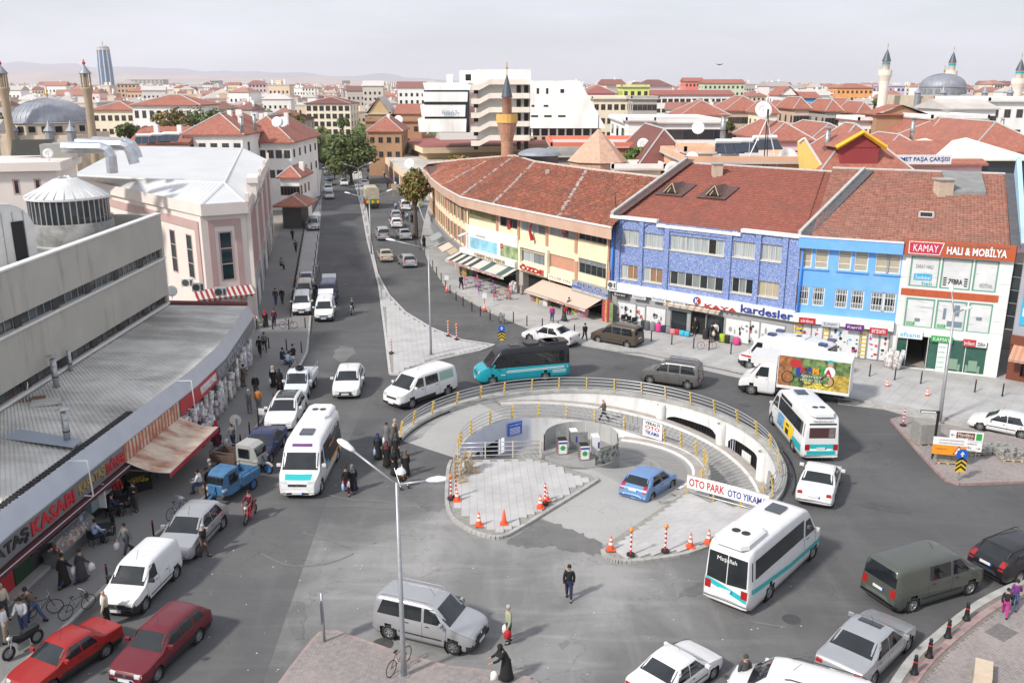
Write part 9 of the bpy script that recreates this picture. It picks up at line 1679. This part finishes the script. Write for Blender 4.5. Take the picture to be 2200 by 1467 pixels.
def moto(label,x,y,rz,col,z=0,scooter=False):
 t=thing('motorbike',label,'motorbike',at(x,y,z),R(rz),'motorbikes')
 for s_ in(-.62,.62):o=MB().tube([(s_+.24*cos(i*pi/10),0,.29+.24*sin(i*pi/10))for i in range(20)],.055,6,closed=True).build('wheel',RUBBER,t,True);MB().lathe([(.001,0),(.2,0)],12,(s_,.0,.29),0,Matrix.Rotation(pi/2,4,'X')).build('rim',RIM,o)
 MB().loft([[(x_,y_*w_,z0+(z1-z0)*k)for y_,k in((-1,.2),(-.6,1),(.6,1),(1,.2),(.7,0),(-.7,0))]for x_,w_,z0,z1 in((-.75,.06,.62,.78),(-.4,.13,.5,.76),(.0,.13,.42,.74),(.28,.14,.55,.92),(.45,.05,.7,.88))]).build('body',col,t,True);MB().bx(-.7,-.13,.74,-.02,.13,.83).build('seat',PLASTIC,t);MB().bx(-.2,-.14,.2,.25,.14,.5).build('engine',STEEL,t);MB().tube([(.62,.07,.29),(.42,.07,.95)],.025,5).tube([(.62,-.07,.29),(.42,-.07,.95)],.025,5).build('fork',STEEL,t);MB().tube([(.3,-.34,1.02),(.42,-.1,.98),(.42,.1,.98),(.3,.34,1.02)],.018,5).build('handlebar',BLACKM,t);MB().ball((.52,0,.86),.1,8).build('headlight',HEADL,t,True);MB().tube([(-.1,-.18,.25),(-.8,-.2,.36)],.04,6).build('exhaust',CHROME,t)
 if scooter:MB().bx(.3,-.2,.25,.38,.2,.85).build('leg_shield',col,t)
 return t
moto('black motorbike parked at the near left kerb',52,1398,-115,BLACKM,.12);t=moto('motorbike ridden down the middle of the street',757,675,-88,M('bike_black_paint',(.03,.03,.03),.3));person('helmeted rider on the motorbike in the street',0,0,-88,'ride','dgrey','black','grey',loc=t.location+V((0,.2,-.02)))
t=moto('red scooter ridden down by the blue tricycle',538,1115,-95,C_RED,0,True);person('rider in maroon on the red scooter',0,0,-95,'ride','maroon','black','hair',loc=t.location+V((0,.2,-.02)))
def trike(label,x,y,rz,col,bed,wcol):
 t=thing('cargo_tricycle',label,'tricycle',at(x,y),R(rz));t.scale=(1.12,)*3;MB().loft([[(x_,y_,z)for y_ in(-w_,w_)]+[(x_,y_,z2)for y_ in(w_*.9,-w_*.9)]for x_,w_,z,z2 in((-.45,.55,.45,1.62),(.25,.55,.45,1.62),(.55,.5,.5,1.5),(.72,.45,.55,1.0))]).build('cab',col,t);MB().bx(.56,-.42,1.02,.70,.42,1.42).build('windshield',SCREEN,t)
 for s_ in(-1,1):MB().bx(-.3,s_*.55-.012,.95,.3,s_*.55+.012,1.45).build('side_window',SCREEN,t);MB().bx(.5,s_*.45-.06,.75,.74,s_*.45+.06,.86).build('headlight',HEADL,t)
 MB().bx(-2.0,-.62,.52,-.5,.62,.62).build('bed',bed,t)
 for q in((-2,-.62,.62,-.5,-.58,.95),(-2,.58,.62,-.5,.62,.95),(-2,-.62,.62,-1.96,.62,.95)):MB().bx(*q).build('bed_side',bed,t)
 m=MB().tube([(-.5,-.6,1.1),(-2,-.6,1.1),(-2,.6,1.1),(-.5,.6,1.1)],.02,4);[m.tube([(a,b,.9),(a,b,1.1)],.015,4)for a in(-2,-1.25,-.5)for b in(-.6,.6)];m.build('bed_rail',BLACKM,t)
 for(a,b)in((1.0,0),(-1.4,.58),(-1.4,-.58)):o=MB().tube([(a+.24*cos(i*pi/10),b,.28+.24*sin(i*pi/10))for i in range(20)],.06,6,closed=True).build('wheel',RUBBER,t,True);MB().lathe([(.001,.02),(.2,.02),(.2,-.02),(.001,-.02)],12,(a,b,.28),0,Matrix.Rotation(pi/2,4,'X')).build('rim',wcol,o)
 MB().tube([(1.0,0,.3),(.75,0,.95),(.6,0,1.0)],.04,6).build('fork',wcol,t);MB().tube([(1.0+.33*cos(a),0,.28+.33*sin(a))for a in[R(30+i*20)for i in range(7)]],.07,5).build('mudguard',col,t)
trike('pale cargo tricycle with a brown load bed',540,1012,-18,paint('dirty_white',(.36,.36,.34)),M('rusty_bed',(.10,.06,.045),.8,var=.25,scale=5),M('wheel_blue',(.03,.14,.4),.5));trike('blue cabin cargo tricycle by the seated men',486,1072,-110,M('worn_blue_paint',(.045,.14,.27),.55,var=.2,scale=4),M('worn_blue_paint',(.05,.2,.45)),MT['wheel_blue'])
t=thing('pushchair','dark pushchair with white canopy and a child among the women','pushchair',at(864,1046),R(-60));MB().loft([[(x,y,z)for y in(-.2,.2)]+[(x+.06,y,z+.3)for y in(.2,-.2)]for x,z in((-.25,.5),(.2,.42))]).build('seat',PLASTIC,t);MB().lathe([(.3,0),(.28,.12),(.18,.26),(.001,.3)],10,(-.12,0,.8)).build('canopy',CL['white'],t,True);m=MB();[m.tube(q,.014,5)for q in([(-.5,s_,1.0),(.35,s_,.12)]for s_ in(-.22,.22))];[m.tube(q,.014,5)for q in([(-.35,s_,.12),(.0,s_,.6)]for s_ in(-.22,.22))];m.build('frame',STEEL,t)
for a in(-.35,.35):
 for b in(-.22,.22):MB().lathe([(.001,.02),(.1,.02),(.1,-.02),(.001,-.02)],12,(a,b,.1),0,Matrix.Rotation(pi/2,4,'X')).build('wheel',RUBBER,t)
MB().ball((.05,0,.85),.1,8).ball((.1,0,.62),.16,8).build('child',CL['orange'],t,True)
def table(label,x,y,rz,mt_=None,z=.12,w_=.8,h=.74,g='cafe tables'):
 t=thing('table',label,'table',at(x,y,z),R(rz),g);MB().bx(-w_/2,-w_/2,h-.03,w_/2,w_/2,h).build('tabletop',mt_ or GREYW,t)
 for a in(-1,1):
  for b in(-1,1):MB().cyl((a*w_*.43,b*w_*.43,0),.018,h-.03,6).build('leg',STEEL,t)
CHP={}
def chair(label,x,y,rz,mt_,z=.12,g='cafe chairs',s=1.0):
 t=thing('chair',label,'chair',at(x,y,z),R(rz),g);t.scale=(s,)*3;MB().bx(-.2,-.2,.43,.2,.2,.46).build('seat',mt_,t);MB().bx(-.22,-.2,.5,-.18,.2,.88).build('backrest',mt_,t)
 for a in(-1,1):
  for b in(-1,1):MB().cyl((a*.18,b*.18,0),.014,.44,5).build('leg',BLACKM,t)
for i,(x,y)in enumerate(((1012,617),(1046,630),(1079,643))):
 table(('grey table with pink chairs under the striped awning','grey table in the middle under the striped awning','table with a cloth and red chairs at the awning end')[i],x,y,-30,(GREYW,GREYW,CL['tan'])[i])
 for k,(dx,dy,r_)in enumerate(((-14,3,20),(-10,-8,10),(10,-10,200),(14,2,190))):chair('%s chair %s the %s table under the striped awning'%(('pink','dark purple','red')[i],('left of','behind and left of','behind','right of')[k],('first','middle','last')[i]),x+dx,y+dy,r_,(C_PNK,CL['purple'],C_RED)[i])
for i,(x,y)in enumerate(((222,1160),(258,1100))):
 table(('black cafe table by the grill window, nearer one','black cafe table by the grill doorway')[i],x,y,30,BLACKM)
 for k,(dx,dy,r_)in enumerate(((-18,12,60),(-30,-4,20),(14,-16,230),(18,4,190))):chair('black chair %s the %s black table'%(('in front of','left of','behind','right of')[k],('nearer','further')[i]),x+dx,y+dy,r_,BLACKM)
for i,(x,y)in enumerate(((380,990),(352,1012),(330,1028))):chair('dark chair under the big orange awning, %s'%('rightmost','middle','leftmost')[i],x,y,60*i,BLACKM);
tag(MB().loft([[(a*.6,b*.4,z)for a,b in((-1,-1),(1,-1),(1,1),(-1,1))]for z in(0,.5)]).build('crate_stack',BLACKM,None,loc=at(300,1050,.12),rz=.6),'dark fruit crate stack under the orange awning','crate');m=MB();[m.ball((rng.uniform(-.5,.5),rng.uniform(-.3,.3),.55),.08,6)for k in range(40)];tag(m.build('fruit',M('fruit_yellow',(.5,.35,.04),.5),None,True,loc=at(300,1050,.12),rz=.6),'yellow fruit heaped on the dark crates','fruit',kind='stuff')
table('low tea table between the seated men',622,781,20,WOOD,h=.5);table('white display table at the right edge shop',2186,790,-10,WHITE)
tag(MB().bx(-.2,-.18,0,.2,.18,.36).build('wooden_box',WOOD,None,loc=at(438,1057,.12)),'wooden box under the man in the white T-shirt','box');t=chair('white plastic chair on the pavement by the bollards',566,902,80,WHITE)
def suitcase(label,x,y,col,h=.72,w_=.46):
 t=thing('suitcase',label,'suitcase',at(x,y,.14),R(rng.uniform(-30,-18)),'suitcases in front of the household shop');MB().loft([[(a*w_/2*k,b*.14*k,z)for a,b in((-.85,-1),(.85,-1),(1,-.7),(1,.7),(.85,1),(-.85,1),(-1,.7),(-1,-.7))]for z,k in((.05,.94),(.09,1),(h-.04,1),(h,.94))]).build('shell',col,t,True);MB().tube([(-.1,0,h),(-.1,0,h+.06),(.1,0,h+.06),(.1,0,h)],.014,5).build('handle',PLASTIC,t)
 for s_ in(-1,1):MB().cyl((s_*w_*.35,0,0),.03,.05,6).build('wheel',PLASTIC,t)
SC={'black':PLASTIC,'dark grey':M('case_grey',(.10,.10,.11),.5),'grey':M('case_lgrey',(.2,.2,.21),.5),'pink':C_PNK,'navy':CL['navy'],'light pink':M('case_rose',(.6,.2,.25),.5),'red':C_RED,'turquoise':M('case_turq',(.05,.42,.6),.45),'yellow':C_YEL,'lime green':C_LIM,'blue':M('case_blue',(.04,.22,.6),.45)}
for i,(x,y,c,h)in enumerate(((1382,707,'black',.8),(1390,709,'dark grey',.8),(1402,711,'grey',.8),(1414,713,'pink',.78),(1426,714,'navy',.62),(1436,716,'grey',.6),(1445,718,'light pink',.5),(1455,719,'red',.5),(1465,721,'turquoise',.48),(1476,723,'turquoise',.48),(1444,706,'yellow',.6),(1457,706,'black',.75),(1515,728,'black',.85),(1517,722,'pink',.95),(1541,732,'black',.75),(1551,735,'lime green',.75),(1562,737,'black',.7),(1573,738,'grey',.62),(1582,741,'pink',.65),(1583,733,'lime green',.7),(1542,722,'blue',.8))):suitcase('%s %s suitcase, %s in the row by the KAYA shop'%(('tall' if h>.7 else 'short'),c,('left end','second from the left','third from the left','left of the navy one','right of the bright pink one','left of the rose one','next to the red one','between rose and turquoise','left of the turquoise pair','right of the turquoise pair','standing behind the rose one','standing behind the red one','right of the door','tallest at the door','beside the bicycle','first lime one','right of the lime one','left of the last pink','right end','behind the right end','behind the two men')[i]),x,y,SC[c],h)
for i,x in enumerate((1341,1353,1364)):chair('black office chair before the chandelier window, %s'%('left','middle','right')[i],x,700+i*3,-70,PLASTIC,g='office chairs',s=1.15)
ROLLS=[M('carpet_'+n,c,.9,var=.5,scale=sc,stain=(sc*.7,c2,.5,.6,.8))for n,c,c2,sc in(('floral',(.55,.53,.50),(.25,.12,.14),5),('white',(.60,.59,.57),(.35,.33,.33),3.5),('patterned',(.42,.36,.36),(.12,.05,.10),6),('pale',(.56,.55,.56),(.3,.3,.36),4))]
def goods(label,pts,n,seed,rr_,hh,group,nm='carpet_roll',cat='carpet roll',mats=ROLLS,lay=.2):
 r_=random.Random(seed)
 for k in range(n):
  t=(k+r_.uniform(.2,.8))/n;a,b=V(pts[0]),V(pts[1]);p=a.lerp(b,t)+V((r_.uniform(-.35,.35),r_.uniform(-.3,.3),0));r0=r_.uniform(*rr_);h=r_.uniform(*hh);m=MB()
  if nm=='carpet_roll':m.lathe([(.001,0),(r0,.0),(r0*1.03,h*.3),(r0,h*.6),(r0,h),(r0*.5,h+.01),(r0*.45,h-.05),(.001,h-.05)],10)
  else:m.loft([[(x*r0*k_,y*r0*.8*k_,z)for x,y in((-1,-1),(1,-1),(1,1),(-1,1))]for z,k_ in((0,.9),(h*.3,1.05),(h*.8,1),(h,.8))])
  o=m.build(nm,mats[k%len(mats)],None,nm=='carpet_roll',loc=p,rz=r_.uniform(0,3));tag(o,'%s, %s and %s'%(label,mats[k%len(mats)].name.split('_')[1],'tall' if h>(hh[0]+hh[1])/2 else 'low'),cat,group)
  if r_.random()<lay:o.rotation_euler=(r_.uniform(-.16,.16),r_.uniform(-.16,.16),0)
f1_,f2q,f3_=wl[1],wl[2],wl[3]
goods('patterned carpet roll leaning among others below the red carpet sign',(f1_.P(u0-.5,.12,.55),f1_.P(f1_.L,.12,.55)),34,3,(.14,.24),(1.3,2.3),'carpet rolls under the red sign');goods('patterned carpet roll in the crowd past the bend of the shop front',(f2q.P(0,.12,.6),f2q.P(f2q.L,.12,.6)),26,4,(.14,.24),(1.2,2.3),'carpet rolls past the bend');goods('carpet roll standing along the far shop front',(f3_.P(.3,.12,.6),f3_.P(f3_.L-1.5,.12,.6)),40,5,(.13,.22),(1.2,2.3),'carpet rolls at the far front');goods('short carpet bundle in front of the red carpet sign',(f1_.P(u0+.5,.12,1.2),f1_.P(f1_.L,.12,1.3)),12,6,(.2,.32),(.6,1.2),'short carpet bundles')
PK=[M('pack_'+n,c,.5,var=.25,scale=4)for n,c in(('white',(.6,.56,.55)),('rose',(.55,.25,.30)),('cream',(.55,.48,.38)),('lilac',(.4,.36,.46)),('red',(.4,.06,.07)),('green',(.2,.28,.12)),('yellow',(.55,.42,.1)))]
ux=lambda x,y:FY.p(x,y)[0]
goods('wrapped bedding pack piled left of the bedding shop door',(FY.P(ux(1168,660),.12,1.2),FY.P(ux(1200,668),.12,1.4)),22,7,(.18,.28),(.4,1.2),'bedding packs left of the door','bedding_pack','bedding pack',PK,.5);goods('wrapped bedding pack piled right of the bedding shop door',(FY.P(ux(1228,680),.12,1.0),FY.P(ux(1282,692),.12,1.2)),30,8,(.18,.3),(.4,1.2),'bedding packs right of the door','bedding_pack','bedding pack',PK,.5);goods('rolled rug standing by the ÖZDE entrance',(FY.P(ux(1114,650),.12,.9),FY.P(ux(1132,655),.12,1.0)),7,9,(.15,.25),(1.0,1.5),'rugs by the arched entrance');goods('red and yellow carton column at the corner of the white shop',(FK.P(-.2,.12,.7),FK.P(.9,.12,.8)),5,10,(.22,.3),(1.7,2.1),'carton columns at the corner','carton','carton',[PK[4],PK[6],PK[5]],0);goods('hanging pink cloth bundle at the curved shop side',(W_[2]+V((.5,-1.5,.12)),W_[3]+V((-.3,-1.3,.12))),14,11,(.16,.26),(.9,1.5),'cloth bundles at the curved side','cloth_bundle','cloth bundle',PK,.3);goods('rolled rug between blue half and showroom',(FB.P(KAMU-.4,.12,.6),FB.P(KAMU+.5,.12,.7)),5,12,(.17,.24),(1.2,1.7),'rugs at the showroom corner')
goods('small goods on display by the striped red awning',(at(535,715,.12),at(548,690,.12)),12,13,(.15,.3),(.3,.9),'goods by the red striped awning','goods_box','box',PK+[CL['blue']if 'blue' in CL else CL['jeans']],.2);goods('fruit crate in front of the street fruit shop',(at(625,452,.12),at(655,455,.12)),16,14,(.25,.4),(.4,.9),'fruit crates at the street shop','fruit_crate','crate',PK[4:]+[PK[0]],.1);goods('fruit crate under the brownish tree',(at(880,437,.12),at(905,445,.12)),14,15,(.25,.4),(.5,1.0),'fruit crates under the tree','fruit_crate','crate',[PK[6],PK[5],PK[0]],.1)
t=thing('stall_roof','dark slanting stall roof under the brownish tree','stall',at(880,436,.12));MB().add([(-3,-2,2.6),(3,-2,2.4),(3,2,3.1),(-3,2,3.2),(-3,-2,2.5),(3,-2,2.3)],[(0,1,2,3),(4,5,1,0)]).build('sheet',M('stall_sheet',(.2,.19,.18),.8),t)
for a in(-2.8,2.8):
 for b in(-1.8,1.8):MB().cyl((a,b,0),.05,2.5,6).build('post',STEEL,t)
for i,(x,y)in enumerate(((1078,694),(682,585))):t=thing('litter_bin',('steel litter bin on the curved kerb','steel litter bin by the bay')[i],'litter bin',at(x,y,.14));MB().cyl((0,0,.25),.2,.55,12).build('bin',STEEL,t);MB().tube([(-.25,0,0),(-.25,0,.9),(.25,0,.9),(.25,0,0)],.025,5).build('stand',BLACKM,t)
for x0,y0,x1,y1,lab in((1090,463,1097,494,'red flag with white crescent hanging in a dark window'),(1208,490,1217,506,'small red flag with crescent on white curtains')):r=FY.rect(x0,y0,x1,y1);t=sign('flag',lab,FY,r,C_RED,.0,.02,'flag');ftext(t,FY,'☾',sub(r,.2,.35,.8,.65),C_WHT,.022,.004)
t=thing('flag','furled dark red flag hanging out of the curtained window','flag',FY.P(FY.p(1146,480)[0],6.5,0));part(MB().tube([FY.P(FY.p(1145,470)[0],7.9,.1),FY.P(FY.p(1146,480)[0],7.0,.5),FY.P(FY.p(1150,500)[0],6.0,.35)],[.05,.12,.22],6),'cloth',CL['red'],t)
m=thing('roof_mast','thin lattice mast on guy wires behind the mosaic roof','mast',atd(1640,362,96));MB().tube([(0,0,0),(0,0,6)],.06,5).tube([(.35,0,0),(.1,0,6)],.05,5).build('lattice',BLACKM,m);MB().tube([(0,0,5),(-2.2,0,-.3)],.06,4).tube([(0,0,5),(1.6,0,-.3)],.06,4).build('stay',WHITE,m)
t=thing('bird','bird gliding in the pale sky on the right','bird',atd(1546,140,90));MB().add([(-.45,0,.1),(0,.1,0),(.45,0,.12),(0,-.12,.02),(0,0,.06),(0,0,-.05)],[(0,1,4),(0,3,4),(2,1,4),(2,3,4),(0,1,5),(0,3,5),(2,1,5),(2,3,5)]).build('body',CL['dgrey'],t)
for i,(x,y)in enumerate(((1062,1460),)):tag(ob('shopping_bag',BAG,None,at(x,y,.1)+V((0,0,.43))),'white shopping bag on the ground beside the woman in the long robe','bag')
r_=random.Random(77);m=MB()
for k in range(150):p=at(r_.uniform(150,1750),r_.uniform(1000,1466));s_=r_.uniform(.012,.035);m.box((p.x,p.y,.012),(s_*2,s_*1.4,.012),r_.uniform(0,3))
tag(m.build('litter',M('litter_paper',(.55,.54,.52),.9)),'scattered scraps of litter and grit on the asphalt','litter',kind='stuff')
